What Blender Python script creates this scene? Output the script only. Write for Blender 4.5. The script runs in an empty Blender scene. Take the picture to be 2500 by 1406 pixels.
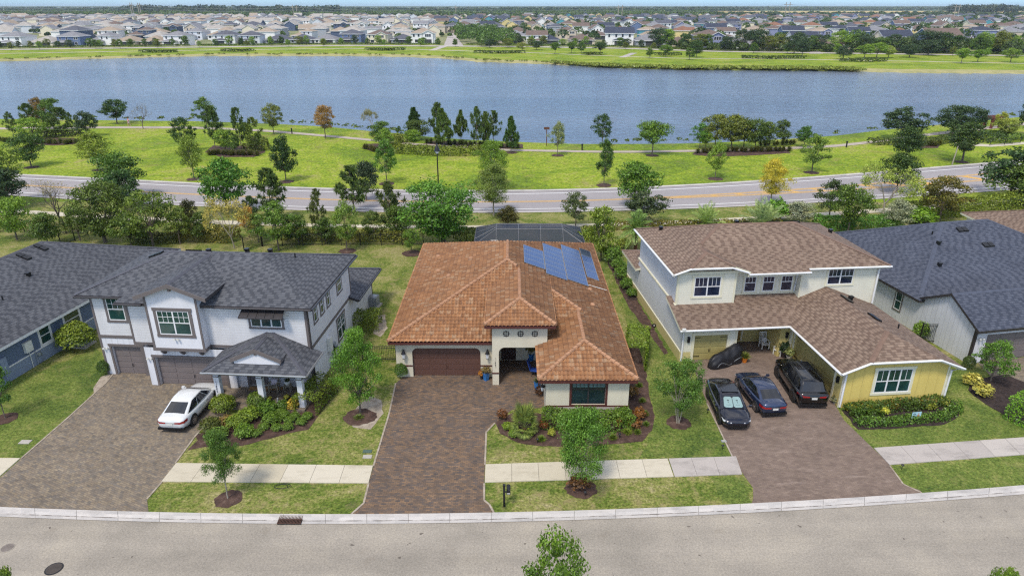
import bpy, math, random
import numpy as np
from mathutils import Vector, Matrix
R = math.radians
sc = bpy.context.scene
# ---------------------------------------------------------------- camera
H = 23.5; FPX = 1667.0; PITCH = math.atan((703-14)/FPX)
CP, SP = math.cos(PITCH), math.sin(PITCH)
cam = bpy.data.cameras.new('camera'); camo = bpy.data.objects.new('camera', cam)
sc.collection.objects.link(camo); sc.camera = camo
camo.location = (0, 0, H); camo.rotation_euler = (math.pi/2-PITCH, 0, 0)
cam.sensor_width = 36; cam.lens = FPX/2500*36; cam.clip_start = .5; cam.clip_end = 60000
# ---------------------------------------------------------------- light
w = bpy.data.worlds.new("World"); sc.world = w; w.use_nodes = True
SUN_EL, SUN_AZ = 58, 205          # azimuth clockwise from +Y (the view direction)
nt = w.node_tree; nt.nodes.clear()
sky = nt.nodes.new('ShaderNodeTexSky'); sky.sky_type = 'NISHITA'; sky.sun_disc = False
sky.sun_elevation = R(SUN_EL); sky.sun_rotation = R(SUN_AZ); sky.altitude = 0; sky.air_density = 1.0; sky.dust_density = .6; sky.ozone_density = 2.5
# thin cloud veils in the sky (world directions)
tc = nt.nodes.new('ShaderNodeTexCoord'); mp = nt.nodes.new('ShaderNodeMapping'); mp.inputs['Scale'].default_value = (1.6, 1.6, 9)
nz = nt.nodes.new('ShaderNodeTexNoise'); nz.inputs['Scale'].default_value = 1.6; nz.inputs['Detail'].default_value = 7
rp = nt.nodes.new('ShaderNodeValToRGB'); rp.color_ramp.elements[0].position = .40; rp.color_ramp.elements[1].position = .68
mx = nt.nodes.new('ShaderNodeMixRGB'); mx.inputs['Color2'].default_value = (8.4, 8.2, 8.0, 1)
bg = nt.nodes.new('ShaderNodeBackground'); bg.inputs['Strength'].default_value = .095
wo = nt.nodes.new('ShaderNodeOutputWorld')
L = nt.links.new
L(tc.outputs['Generated'], mp.inputs[0]); L(mp.outputs[0], nz.inputs['Vector']); L(nz.outputs['Fac'], rp.inputs[0])
ms = nt.nodes.new('ShaderNodeMath'); ms.operation = 'MULTIPLY'; ms.inputs[1].default_value = .85
L(rp.outputs[0], ms.inputs[0]); pass
tn = nt.nodes.new('ShaderNodeMixRGB'); tn.blend_type = 'MULTIPLY'; tn.inputs['Color2'].default_value = (.50, .78, 1.22, 1)
sz = nt.nodes.new('ShaderNodeSeparateXYZ'); mr = nt.nodes.new('ShaderNodeMapRange'); mr.inputs['From Min'].default_value = .04; mr.inputs['From Max'].default_value = .4; mr.inputs['To Min'].default_value = 1; mr.inputs['To Max'].default_value = 0
L(tc.outputs['Generated'], sz.inputs[0]); L(sz.outputs[2], mr.inputs['Value']); L(mr.outputs[0], tn.inputs[0])
m2 = nt.nodes.new('ShaderNodeMath'); m2.operation = 'MULTIPLY_ADD'; m2.inputs[1].default_value = -.93; m2.inputs[2].default_value = 1; L(mr.outputs[0], m2.inputs[0])
m3 = nt.nodes.new('ShaderNodeMath'); m3.operation = 'MULTIPLY'; L(ms.outputs[0], m3.inputs[0]); L(m2.outputs[0], m3.inputs[1]); L(m3.outputs[0], mx.inputs['Fac'])
L(sky.outputs[0], tn.inputs['Color1']); L(tn.outputs[0], mx.inputs['Color1']); L(mx.outputs[0], bg.inputs[0]); L(bg.outputs[0], wo.inputs[0])
sl = bpy.data.lights.new('sun', 'SUN'); slo = bpy.data.objects.new('sun', sl); sc.collection.objects.link(slo)
sl.energy = 1.5; sl.angle = R(11); sl.color = (1, .92, .80)
_d = Vector((math.sin(R(SUN_AZ))*math.cos(R(SUN_EL)), math.cos(R(SUN_AZ))*math.cos(R(SUN_EL)), math.sin(R(SUN_EL))))
slo.rotation_euler = (-_d).to_track_quat('-Z', 'Y').to_euler(); slo.location = (0, 0, 60)
vs = sc.view_settings; vs.view_transform = 'Standard'; vs.look = 'None'; vs.gamma = 1; vs.exposure = 1.12
sc.cycles.max_bounces = 6; sc.cycles.diffuse_bounces = 3; sc.cycles.glossy_bounces = 3; sc.cycles.transmission_bounces = 3
sc.cycles.volume_bounces = 0; sc.cycles.transparent_max_bounces = 6; sc.cycles.use_denoising = False; sc.cycles.pixel_filter_type = 'BLACKMAN_HARRIS'; sc.cycles.filter_width = 1.25; sc.cycles.sample_clamp_indirect = 4
try: sc.cycles.denoiser = 'OPENIMAGEDENOISE'
except Exception: pass
sc.cycles.use_adaptive_sampling = True; sc.cycles.adaptive_threshold = .01

# ---------------------------------------------------------------- survey: a point of the photograph on the level z
def G(u, v, z=0.0):
    dx = u-1250; dv = v-703
    t = (H-z)/(FPX*SP+dv*CP)
    return dx*t, (FPX*CP-dv*SP)*t
def ZAT(u, v, Y):
    dx = u-1250; dv = v-703; t = Y/(FPX*CP-dv*SP)
    return H-(FPX*SP+dv*CP)*t
# ---------------------------------------------------------------- objects
COL = sc.collection
ROOTS = {}
def empty(name, label, cat, loc=(0, 0, 0), rz=0, group=None, scale=None):
    o = bpy.data.objects.new(name, None); COL.objects.link(o); o.empty_display_size = .2
    o.location = loc; o.rotation_euler = (0, 0, rz)
    if scale: o.scale = scale
    o['label'] = label; o['category'] = cat
    if group: o['group'] = group
    return o
def tag(o, label, cat, group=None, kind=None):
    o['label'] = label
    if kind != 'structure': o['category'] = cat
    if group: o['group'] = group
    if kind: o['kind'] = kind
    return o
def copy_tree(o, parent=None):
    c = o.copy(); COL.objects.link(c); c.parent = parent
    for ch in o.children: copy_tree(ch, c)
    return c
def make_mesh(name, V, F, mi=None, mats=(), uv=None, smooth=False):
    me = bpy.data.meshes.new(name)
    V = np.asarray(V, dtype=np.float32).reshape(-1, 3)
    me.vertices.add(len(V)); me.vertices.foreach_set('co', V.ravel())
    if isinstance(F, np.ndarray):
        n, k = F.shape; tot = np.full(n, k, dtype=np.int32); idx = F.ravel().astype(np.int32)
    else:
        tot = np.array([len(f) for f in F], dtype=np.int32); idx = np.array([i for f in F for i in f], dtype=np.int32); n = len(F)
    me.loops.add(len(idx)); me.loops.foreach_set('vertex_index', idx)
    me.polygons.add(n); st = np.zeros(n, dtype=np.int32); st[1:] = np.cumsum(tot)[:-1]
    me.polygons.foreach_set('loop_start', st); me.polygons.foreach_set('loop_total', tot)
    if mi is not None: me.polygons.foreach_set('material_index', np.asarray(mi, dtype=np.int32))
    if smooth: me.polygons.foreach_set('use_smooth', np.ones(n, dtype=bool))
    for m in mats: me.materials.append(m)
    if uv is not None:
        l = me.uv_layers.new(name='UVMap'); l.data.foreach_set('uv', np.asarray(uv, dtype=np.float32).ravel())
    me.update(calc_edges=True); me.validate(verbose=False)
    return me
def put(name, me, parent=None):
    o = bpy.data.objects.new(name, me); COL.objects.link(o)
    if parent is not None: o.parent = parent
    return o
class MB:
    """collects faces (with uv and material slot) and links them as ONE mesh object"""
    def __init__(s): s.V = []; s.F = []; s.M = []; s.U = []
    def face(s, pts, m=0, uv=None):
        n = len(s.V); s.V += [tuple(p) for p in pts]; s.F.append(list(range(n, n+len(pts)))); s.M.append(m)
        if uv is None:
            a = Vector(pts[0]); b = Vector(pts[1])-a; c = Vector(pts[-1])-a
            nn = b.cross(c)
            if nn.length < 1e-9: uv = [(0, 0)]*len(pts)
            else:
                nn.normalize(); h = Vector((0, 0, 1)).cross(nn)
                h = Vector((1, 0, 0)) if h.length < 1e-3 else h.normalized(); q = nn.cross(h)
                uv = [(Vector(p).dot(h), Vector(p).dot(q)) for p in pts]
        s.U += list(uv)
    def box(s, x0, x1, y0, y1, z0, z1, m=0, F=None):
        T = F or (lambda a, b, c: (a, b, c))
        c = [T(x, y, z) for z in (z0, z1) for x, y in ((x0, y0), (x1, y0), (x1, y1), (x0, y1))]
        for f in ((3, 2, 1, 0), (4, 5, 6, 7), (0, 1, 5, 4), (1, 2, 6, 5), (2, 3, 7, 6), (3, 0, 4, 7)): s.face([c[i] for i in f], m)
    def tube(s, pts, rad, n=8, m=0, cap=True):
        pts = [Vector(p) for p in pts]; rings = []
        if not hasattr(rad, '__len__'): rad = [rad]*len(pts)
        for i, p in enumerate(pts):
            t = (pts[min(i+1, len(pts)-1)]-pts[max(i-1, 0)]).normalized()
            a = t.cross(Vector((0, 0, 1)) if abs(t.z) < .9 else Vector((1, 0, 0))).normalized(); b = t.cross(a)
            rings.append([p+(a*math.cos(2*math.pi*k/n)+b*math.sin(2*math.pi*k/n))*rad[i] for k in range(n)])
        for i in range(len(rings)-1):
            for k in range(n):
                k2 = (k+1) % n; s.face([rings[i][k2], rings[i][k], rings[i+1][k], rings[i+1][k2]], m)
        if cap: s.face(rings[0], m); s.face(list(reversed(rings[-1])), m)
    def lathe(s, cx, cy, prof, n=16, m=0, T=None):
        T = T or (lambda a, b, c: (a, b, c))
        rg = [[T(cx+r*math.cos(2*math.pi*k/n), cy+r*math.sin(2*math.pi*k/n), z) for k in range(n)] for r, z in prof]
        for i in range(len(rg)-1):
            for k in range(n):
                k2 = (k+1) % n; s.face([rg[i][k], rg[i][k2], rg[i+1][k2], rg[i+1][k]], m)
        s.face(list(reversed(rg[0])), m); s.face(rg[-1], m)
    def build(s, name, mats, parent=None, smooth=False):
        if not isinstance(mats, (list, tuple)): mats = [mats]
        return put(name, make_mesh(name, s.V, s.F, s.M, mats, s.U, smooth), parent)
# ---------------------------------------------------------------- materials
def lin(c):
    return tuple((x/255/12.92 if x/255 <= .04045 else ((x/255+.055)/1.055)**2.4) for x in c)
ALB = .80                                  # photo value of a sunlit surface -> base colour
def C(r, g, b, k=1.0): return tuple(min(.9, x*ALB*k) for x in lin((r, g, b)))
class NT:
    def __init__(s, name):
        s.m = bpy.data.materials.new(name); s.m.use_nodes = True; s.t = s.m.node_tree; s.t.nodes.clear()
        s.o = s.n('OutputMaterial'); s.p = s.n('BsdfPrincipled'); s.l(s.p.outputs[0], s.o.inputs[0])
    def n(s, ty, **k):
        x = s.t.nodes.new('ShaderNode'+ty)
        for a, b in k.items(): setattr(x, a, b)
        return x
    def l(s, a, b): s.t.links.new(a, b)
    def math(s, op, a, b=None, clamp=False):
        x = s.n('Math', operation=op, use_clamp=clamp)
        for i, q in enumerate((a, b)):
            if q is None: continue
            if isinstance(q, (int, float)): x.inputs[i].default_value = q
            else: s.l(q, x.inputs[i])
        return x.outputs[0]
    def coord(s, kind='Object', scale=(1, 1, 1), rot=(0, 0, 0)):
        tc = s.n('TexCoord'); mp = s.n('Mapping'); mp.inputs['Scale'].default_value = scale; mp.inputs['Rotation'].default_value = rot
        s.l(tc.outputs[kind], mp.inputs[0]); return mp.outputs[0]
    def noise(s, vec, scale, detail=4, rough=.55, dist=0):
        x = s.n('TexNoise'); x.inputs['Scale'].default_value = scale; x.inputs['Detail'].default_value = detail
        x.inputs['Roughness'].default_value = rough; x.inputs['Distortion'].default_value = dist; s.l(vec, x.inputs['Vector']); return x.outputs['Fac']
    def ramp(s, fac, stops, interp='LINEAR'):
        x = s.n('ValToRGB'); cr = x.color_ramp; cr.interpolation = interp
        while len(cr.elements) < len(stops): cr.elements.new(.5)
        for e, (p, c) in zip(cr.elements, stops): e.position = p; e.color = (*c, 1) if len(c) == 3 else c
        s.l(fac, x.inputs[0]); return x.outputs[0]
    def mix(s, f, a, b, blend='MIX'):
        x = s.n('MixRGB', blend_type=blend)
        for i, q in zip((0, 1, 2), (f, a, b)):
            if isinstance(q, (int, float)): x.inputs[i].default_value = q
            elif isinstance(q, tuple): x.inputs[i].default_value = (*q, 1) if len(q) == 3 else q
            else: s.l(q, x.inputs[i])
        return x.outputs[0]
    def bump(s, h, strength=.3, dist=.02):
        b = s.n('Bump'); b.inputs['Strength'].default_value = strength; b.inputs['Distance'].default_value = dist
        s.l(h, b.inputs['Height']); s.l(b.outputs[0], s.p.inputs['Normal']); return b
    def set(s, col=None, rough=None, metal=None, spec=None, coat=None):
        p = s.p
        if col is not None:
            if isinstance(col, tuple): p.inputs['Base Color'].default_value = (*col, 1)
            else: s.l(col, p.inputs['Base Color'])
        if rough is not None: p.inputs['Roughness'].default_value = rough
        if metal is not None: p.inputs['Metallic'].default_value = metal
        if spec is not None: p.inputs['Specular IOR Level'].default_value = spec
        if coat is not None: p.inputs['Coat Weight'].default_value = coat; p.inputs['Coat Roughness'].default_value = .03
        return s.m
def grey(v): return (v, v, v)
def plain(name, col, rough=.6, metal=0, spec=.5, coat=0, var=.12, scale=3.0):
    n = NT(name); f = n.noise(n.coord(), scale, 5)
    k = n.ramp(f, [(.3, grey(1-var)), (.7, grey(1+var*.3))])
    return n.set(n.mix(1.0, col, k, 'MULTIPLY'), rough, metal, spec, coat)
# sidings: uv = metres along and up the wall
def lap_siding(name, col, pitch=.19, dark=.78):
    n = NT(name); uv = n.coord('UV'); sx = n.n('SeparateXYZ'); n.l(uv, sx.inputs[0])
    fr = n.math('FRACT', n.math('DIVIDE', sx.outputs[1], pitch))
    ln = n.math('LESS_THAN', fr, .13)
    dirt = n.ramp(n.noise(n.coord(scale=(1, 1, .35)), 1.3, 6), [(.3, grey(.9)), (.65, grey(1.03))])
    c = n.mix(1.0, col, dirt, 'MULTIPLY'); c = n.mix(ln, c, tuple(x*dark for x in col)); n.bump(fr, .5, .02)
    return n.set(c, .55, spec=.3)
def batten_siding(name, col, pitch=.41, line=.86):
    n = NT(name); uv = n.coord('UV'); sx = n.n('SeparateXYZ'); n.l(uv, sx.inputs[0])
    fr = n.math('FRACT', n.math('DIVIDE', sx.outputs[0], pitch))
    ln = n.math('LESS_THAN', fr, .10); b = n.math('LESS_THAN', fr, .2)
    dirt = n.ramp(n.noise(n.coord(scale=(1, 1, .35)), 1.1, 6), [(.3, grey(.91)), (.65, grey(1.03))])
    c = n.mix(1.0, col, dirt, 'MULTIPLY'); c = n.mix(ln, c, tuple(x*line for x in col)); n.bump(b, .6, .02)
    return n.set(c, .55, spec=.3)
def stucco(name, col):
    n = NT(name); v = n.coord(); f = n.noise(v, 60, 3); d = n.ramp(n.noise(n.coord(scale=(1, 1, .4)), .9, 6), [(.3, grey(.9)), (.6, grey(1.02))])
    n.bump(f, .35, .01); return n.set(n.mix(1.0, col, d, 'MULTIPLY'), .8, spec=.2)
def shingles(name, cols, dark):
    """uv = metres along the eave and up the slope; cols = four shades"""
    n = NT(name); uv = n.coord('UV')
    sx = n.n('SeparateXYZ'); n.l(uv, sx.inputs[0]); RH = .2
    row = n.math('FLOOR', n.math('DIVIDE', sx.outputs[1], RH)); fr = n.math('FRACT', n.math('DIVIDE', sx.outputs[1], RH))
    wr = n.n('TexWhiteNoise', noise_dimensions='1D'); n.l(row, wr.inputs['W'])
    us = n.math('ADD', n.math('DIVIDE', sx.outputs[0], .74), n.math('MULTIPLY', wr.outputs['Value'], 9.0))
    cell = n.math('FLOOR', us); t = n.math('FRACT', us)
    cb = n.n('CombineXYZ'); n.l(cell, cb.inputs[0]); n.l(row, cb.inputs[1]); wc = n.n('TexWhiteNoise', noise_dimensions='2D'); n.l(cb.outputs[0], wc.inputs['Vector'])
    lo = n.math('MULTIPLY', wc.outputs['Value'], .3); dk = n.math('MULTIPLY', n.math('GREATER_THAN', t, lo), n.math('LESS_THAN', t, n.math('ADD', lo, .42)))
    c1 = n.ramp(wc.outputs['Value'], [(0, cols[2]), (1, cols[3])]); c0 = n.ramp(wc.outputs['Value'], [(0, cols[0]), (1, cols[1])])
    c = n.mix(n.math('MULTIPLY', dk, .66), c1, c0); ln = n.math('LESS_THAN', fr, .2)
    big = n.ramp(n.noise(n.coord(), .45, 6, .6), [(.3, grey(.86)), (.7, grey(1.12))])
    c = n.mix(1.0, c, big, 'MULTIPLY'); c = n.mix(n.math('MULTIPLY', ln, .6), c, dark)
    gr = n.ramp(n.noise(uv, 40, 2), [(.3, grey(.85)), (.7, grey(1.15))]); c = n.mix(1.0, c, gr, 'MULTIPLY')
    n.bump(fr, .5, .02)
    return n.set(c, .9, spec=.2)
def barrel_tiles(name):
    n = NT(name); uv = n.coord('UV')
    br = n.n('TexBrick'); br.offset = 0; br.offset_frequency = 2
    for k, v in (('Scale', 1.0), ('Mortar Size', .0), ('Mortar Smooth', .0), ('Bias', 0.0), ('Brick Width', .25), ('Row Height', .33)): br.inputs[k].default_value = v
    br.inputs['Color1'].default_value = (0, 0, 0, 1); br.inputs['Color2'].default_value = (1, 1, 1, 1); n.l(uv, br.inputs['Vector'])
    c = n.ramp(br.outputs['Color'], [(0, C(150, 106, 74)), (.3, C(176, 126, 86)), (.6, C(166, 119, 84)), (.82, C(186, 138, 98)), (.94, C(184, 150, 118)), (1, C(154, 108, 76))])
    big = n.ramp(n.noise(n.coord(), .5, 5, .6), [(.3, grey(.9)), (.7, grey(1.08))]); c = n.mix(1.0, c, big, 'MULTIPLY')
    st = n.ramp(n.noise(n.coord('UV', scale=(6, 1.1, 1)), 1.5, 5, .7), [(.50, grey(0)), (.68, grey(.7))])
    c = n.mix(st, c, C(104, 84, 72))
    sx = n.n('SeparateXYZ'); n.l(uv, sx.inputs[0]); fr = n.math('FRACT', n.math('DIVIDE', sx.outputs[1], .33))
    ln = n.math('MULTIPLY', n.math('LESS_THAN', fr, .11), .7); c = n.mix(ln, c, C(84, 56, 44))  # riser shade painted as a dark line along every tile course
    return n.set(c, .85, spec=.25)
def pavers(name, shades, mortar, rot=0, bw=.23, bh=.115, stain=None):
    n = NT(name); v = n.coord('Object', rot=(0, 0, rot))
    br = n.n('TexBrick'); br.offset = .5; br.offset_frequency = 2
    for k, q in (('Scale', 1.0), ('Mortar Size', .008), ('Mortar Smooth', .2), ('Bias', 0.0), ('Brick Width', bw), ('Row Height', bh)): br.inputs[k].default_value = q
    br.inputs['Color1'].default_value = (0, 0, 0, 1); br.inputs['Color2'].default_value = (1, 1, 1, 1); n.l(v, br.inputs['Vector'])
    k = len(shades)-1; c = n.ramp(br.outputs['Color'], [(i/k, s) for i, s in enumerate(shades)])
    pa = n.ramp(n.noise(v, .55, 5, .65), [(.28, grey(.86)), (.72, grey(1.14))]); c = n.mix(1.0, c, pa, 'MULTIPLY')
    pb = n.ramp(n.noise(v, 2.1, 3, .5), [(.3, grey(.86)), (.7, grey(1.12))]); c = n.mix(1.0, c, pb, 'MULTIPLY')
    if stain: c = n.mix(n.ramp(n.noise(n.coord('Object', scale=(.35, 1.6, 1), rot=(0, 0, .3)), 1.4, 7, .7), [(.56, grey(0)), (.75, grey(.55))]), c, stain)
    c = n.mix(n.math('MULTIPLY', br.outputs['Fac'], .55), c, mortar)
    n.bump(n.math('SUBTRACT', 1.0, br.outputs['Fac']), .3, .01)
    return n.set(c, .88, spec=.2)
def turf(name, a, b, c_, d, s1=.35, s2=5, fine=30, brown=None):
    n = NT(name); v = n.coord()
    f = n.noise(v, s1, 8, .68, .6); g = n.noise(v, s2, 5, .65); h = n.noise(v, fine, 3, .7)
    m = n.math('ADD', n.math('MULTIPLY', f, .62), n.math('MULTIPLY', g, .38))
    c = n.ramp(m, [(.38, a), (.46, b), (.54, c_), (.63, d)])
    c = n.mix(1.0, c, n.ramp(h, [(.32, grey(.48)), (.5, grey(1.0)), (.68, grey(1.55))]), 'MULTIPLY')
    if brown: c = n.mix(n.ramp(n.noise(n.coord(), s2*.27, 7, .72, .5), [(.53, grey(0)), (.70, grey(.75))]), c, brown)
    n.bump(h, 1.0, .08); return n.set(c, .95, spec=.1)
def mottled(name, stops, s1=.5, fine=25, rough=.9, bump=.3, spec=.2, sc_=(1, 1, 1)):
    n = NT(name); v = n.coord(scale=sc_); f = n.noise(v, s1, 8, .65, .3); h = n.noise(v, fine, 3, .6)
    c = n.ramp(f, stops); c = n.mix(1.0, c, n.ramp(h, [(.3, grey(.84)), (.7, grey(1.13))]), 'MULTIPLY')
    n.bump(h, bump, .01); return n.set(c, rough, spec=spec)
def slabs(name, a, b, stain):
    n = NT(name); g = n.n('NewGeometry'); c = n.mix(g.outputs['Random Per Island'], a, b)
    f = n.noise(n.coord(scale=(.6, 1.4, 1)), .9, 7, .7); c = n.mix(n.ramp(f, [(.5, grey(0)), (.72, grey(.6))]), c, stain)
    h = n.noise(n.coord(), 22, 3); c = n.mix(1.0, c, n.ramp(h, [(.3, grey(.92)), (.7, grey(1.06))]), 'MULTIPLY')
    n.bump(h, .15, .01); return n.set(c, .85, spec=.25)
def leafmat(name, lo=.45, hi=1.35, trans=.28):
    n = NT(name); n.t.nodes.remove(n.p)
    oi = n.n('ObjectInfo'); g = n.n('NewGeometry')
    k = n.ramp(g.outputs['Random Per Island'], [(0, grey(lo)), (.5, grey((lo+hi)/2)), (1, grey(hi))])
    cl = n.ramp(n.noise(n.coord(), 3.5, 3), [(.32, (.70, .78, .80)), (.68, (1.28, 1.2, .9))])
    c = n.mix(1.0, oi.outputs['Color'], k, 'MULTIPLY'); c = n.mix(1.0, c, cl, 'MULTIPLY')
    d = n.n('BsdfDiffuse'); tr = n.n('BsdfTranslucent'); gl = n.n('BsdfGlossy'); gl.inputs['Roughness'].default_value = .45
    a = n.n('MixShader'); b = n.n('MixShader'); a.inputs[0].default_value = trans; b.inputs[0].default_value = .03
    n.l(c, d.inputs[0]); n.l(c, tr.inputs[0]); n.l(d.outputs[0], a.inputs[1]); n.l(tr.outputs[0], a.inputs[2])
    n.l(a.outputs[0], b.inputs[1]); n.l(gl.outputs[0], b.inputs[2]); n.l(b.outputs[0], n.o.inputs[0])
    return n.m
def glassy(name, col, rough=.06, spec=.8):
    n = NT(name); f = n.noise(n.coord(), .9, 4); c = n.mix(n.ramp(f, [(.35, grey(0)), (.65, grey(1))]), col, tuple(x*1.8+.004 for x in col))
    return n.set(c, rough, 0, spec)
def paint(name, col, metal=.3): return plain(name, col, .28, metal, .5, 1.0, .04)
M = {}
M['leaf'] = leafmat('leaf'); M['bark'] = plain('bark', C(120, 108, 96), .9, var=.4, scale=9)
M['bark_pale'] = plain('bark_pale', C(176, 166, 148), .9, var=.3, scale=9); M['bark_red'] = plain('bark_red', C(110, 70, 50), .9, var=.4, scale=9)
M['asphalt'] = mottled('asphalt', [(.3, C(158, 148, 140)), (.5, C(172, 162, 152)), (.7, C(184, 173, 160))], .3, 14, .9, .5)
def asphalt_m():
    n = NT('asphalt'); v = n.coord(); f = n.noise(v, .3, 8, .65, .3); c = n.ramp(f, [(.3, C(150, 143, 132)), (.5, C(164, 156, 144)), (.7, C(176, 167, 152))])
    c = n.mix(1.0, c, n.ramp(n.noise(v, 11, 4, .7), [(.3, grey(.74)), (.7, grey(1.22))]), 'MULTIPLY')
    c = n.mix(1.0, c, n.ramp(n.noise(n.coord(scale=(.06, .9, 1)), .9, 3, .5), [(.35, grey(.90)), (.65, grey(1.05))]), 'MULTIPLY')
    c = n.mix(n.ramp(n.noise(v, 2.6, 2, .4), [(.72, grey(0)), (.76, grey(.75))]), c, C(84, 76, 70))
    c = n.mix(n.ramp(n.noise(v, .55, 3, .6), [(.64, grey(0)), (.78, grey(.35))]), c, C(120, 108, 92))
    n.bump(n.noise(v, 18, 3), .5, .01); return n.set(c, .9, spec=.2)
M['asphalt'] = asphalt_m()
M['road'] = mottled('road', [(.3, C(150, 146, 148)), (.7, C(172, 166, 166))], .12, 12, .9, .2, sc_=(.3, 1, 1))
M['gutter_dirt'] = mottled('gutter_dirt', [(.42, C(196, 190, 184)), (.55, C(120, 112, 106)), (.7, C(84, 78, 74))], 1.6, 20)
M['curb'] = slabs('curb', C(206, 200, 194), C(190, 186, 182), C(140, 136, 132))
M['walk'] = slabs('walk', C(214, 206, 188), C(196, 186, 162), C(158, 148, 126))
M['walk_grey'] = slabs('walk_grey', C(196, 188, 180), C(180, 172, 166), C(128, 122, 118))
M['joint'] = plain('joint', C(96, 90, 80), .9)
M['path'] = mottled('path', [(.3, C(172, 160, 148)), (.7, C(190, 178, 166))], .4, 12)
M['lawn'] = turf('lawn', C(76, 96, 42), C(106, 122, 52), C(142, 142, 82), C(168, 158, 116), .30, 3.6, 8, C(158, 142, 104))
M['lush'] = turf('lush', C(74, 94, 44), C(96, 114, 52), C(116, 130, 62), C(146, 146, 86), .3, 3.4, 8, C(140, 138, 84))
M['park'] = turf('park', C(100, 120, 46), C(118, 142, 42), C(146, 162, 52), C(162, 154, 98), .06, .8, 2.6, C(140, 132, 78))
M['far_ground'] = mottled('far_ground', [(.35, C(96, 112, 60)), (.5, C(150, 150, 110)), (.6, C(120, 128, 66))], .02, .3)
M['forest_floor'] = mottled('forest_floor', [(.35, C(66, 86, 52)), (.6, C(98, 116, 62)), (.75, C(128, 138, 84))], .004, .05)
M['field'] = mottled('field', [(.35, C(190, 164, 104)), (.6, C(206, 186, 120))], .01, .1)
M['sand'] = mottled('sand', [(.3, C(146, 146, 92)), (.7, C(188, 178, 126))], .2, 2)
M['bank'] = mottled('bank', [(.3, C(92, 104, 42)), (.7, C(124, 128, 60))], .5, 3)
M['mulch'] = mottled('mulch', [(.3, C(58, 46, 42)), (.55, C(92, 72, 64)), (.75, C(128, 108, 96))], 2.2, 28, .95, 1.0)
M['mulch_dark'] = mottled('mulch_dark', [(.3, C(40, 34, 34)), (.7, C(78, 66, 62))], 3, 28, .95, 1.0)
M['sandy'] = mottled('sandy', [(.3, C(140, 126, 110)), (.6, C(186, 174, 158))], 2.5, 26, .95, .6)
M['paver_brown'] = pavers('paver_brown', [C(112, 105, 97), C(134, 121, 106), C(150, 136, 115), C(120, 113, 105), C(142, 127, 107)], C(100, 90, 82), .45)
M['paver_red'] = pavers('paver_red', [C(92, 85, 82), C(116, 98, 84), C(140, 114, 90), C(102, 92, 86), C(126, 104, 84)], C(84, 74, 66), 0)
M['paver_grey'] = pavers('paver_grey', [C(126, 110, 100), C(136, 119, 107), C(120, 104, 95), C(140, 123, 110)], C(104, 90, 82), .12, stain=C(176, 158, 146))
M['shingle_grey'] = shingles('shingle_grey', [C(60, 63, 70), C(66, 69, 76), C(90, 92, 98), C(104, 106, 111)], C(56, 58, 64))
M['shingle_brown'] = shingles('shingle_brown', [C(98, 80, 70), C(106, 88, 76), C(132, 112, 98), C(148, 128, 112)], C(88, 72, 64))
M['shingle_blue'] = shingles('shingle_blue', [C(56, 62, 76), C(62, 68, 82), C(80, 85, 98), C(92, 97, 110)], C(52, 56, 70))
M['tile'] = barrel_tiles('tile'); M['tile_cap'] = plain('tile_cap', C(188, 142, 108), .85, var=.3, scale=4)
M['cap_grey'] = plain('cap_grey', C(84, 85, 94), .9, var=.2); M['cap_brown'] = plain('cap_brown', C(128, 103, 88), .9, var=.2)
M['cap_blue'] = plain('cap_blue', C(80, 86, 102), .9, var=.2)
M['stucco'] = stucco('stucco', C(222, 214, 192)); M['maroon'] = plain('maroon', C(88, 44, 38), .6, var=.1)
M['brown_door'] = plain('brown_door', C(100, 70, 60), .5, var=.1); M['dark_door'] = plain('dark_door', C(66, 42, 38), .5, var=.2)
M['white_lap'] = lap_siding('white_lap', C(228, 227, 228)); M['white_batten'] = batten_siding('white_batten', C(228, 229, 234))
M['white_panel'] = stucco('white_panel', C(230, 230, 234)); M['trim_grey'] = plain('trim_grey', C(112, 104, 102), .6, var=.06)
M['door_grey'] = plain('door_grey', C(124, 114, 112), .6, var=.06); M['gutter_dark'] = plain('gutter_dark', C(62, 58, 60), .4, .1, var=.3)
M['cream_lap'] = lap_siding('cream_lap', C(240, 236, 216)); M['cream_trim'] = plain('cream_trim', C(232, 226, 198), .5, var=.05)
M['side_lap'] = lap_siding('side_lap', C(220, 221, 222), .19, .9); M['yellow_base'] = plain('yellow_base', C(206, 192, 132), .7, var=.1)  # side_lap: cream siding again, its cool sky-lit tone put into the colour
M['yellow_batten'] = batten_siding('yellow_batten', C(226, 202, 116), .62, .84); M['yellow_panel'] = plain('yellow_panel', C(214, 196, 124), .6, var=.06)
M['door_tan'] = plain('door_tan', C(170, 158, 100), .55, var=.08); M['door_ochre'] = plain('door_ochre', C(164, 128, 66), .5, var=.1)
M['blue_lap'] = lap_siding('blue_lap', C(104, 120, 148), .2, .85); M['blue_trim'] = plain('blue_trim', C(140, 154, 178), .6)
M['lilac_batten'] = batten_siding('lilac_batten', C(214, 216, 222), .42, .87)
M['white'] = plain('white', C(236, 236, 236), .45, var=.04); M['black'] = plain('black', (.012, .012, .013), .35, .2, var=.2)
M['iron'] = plain('iron', (.02, .02, .022), .4, .4, var=.3); M['rust_iron'] = plain('rust_iron', C(96, 66, 52), .8, .2, var=.4, scale=14)
M['glass_teal'] = glassy('glass_teal', (.008, .032, .030)); M['glass_navy'] = glassy('glass_navy', (.008, .012, .028)); M['glass_dark'] = glassy('glass_dark', (.006, .007, .009))
M['upper_panel'] = plain('upper_panel', C(120, 160, 150), .5, var=.1)
M['concrete'] = plain('concrete', C(186, 180, 170), .85, var=.15); M['steel'] = plain('steel', C(170, 172, 172), .35, .6, var=.1)
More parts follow.
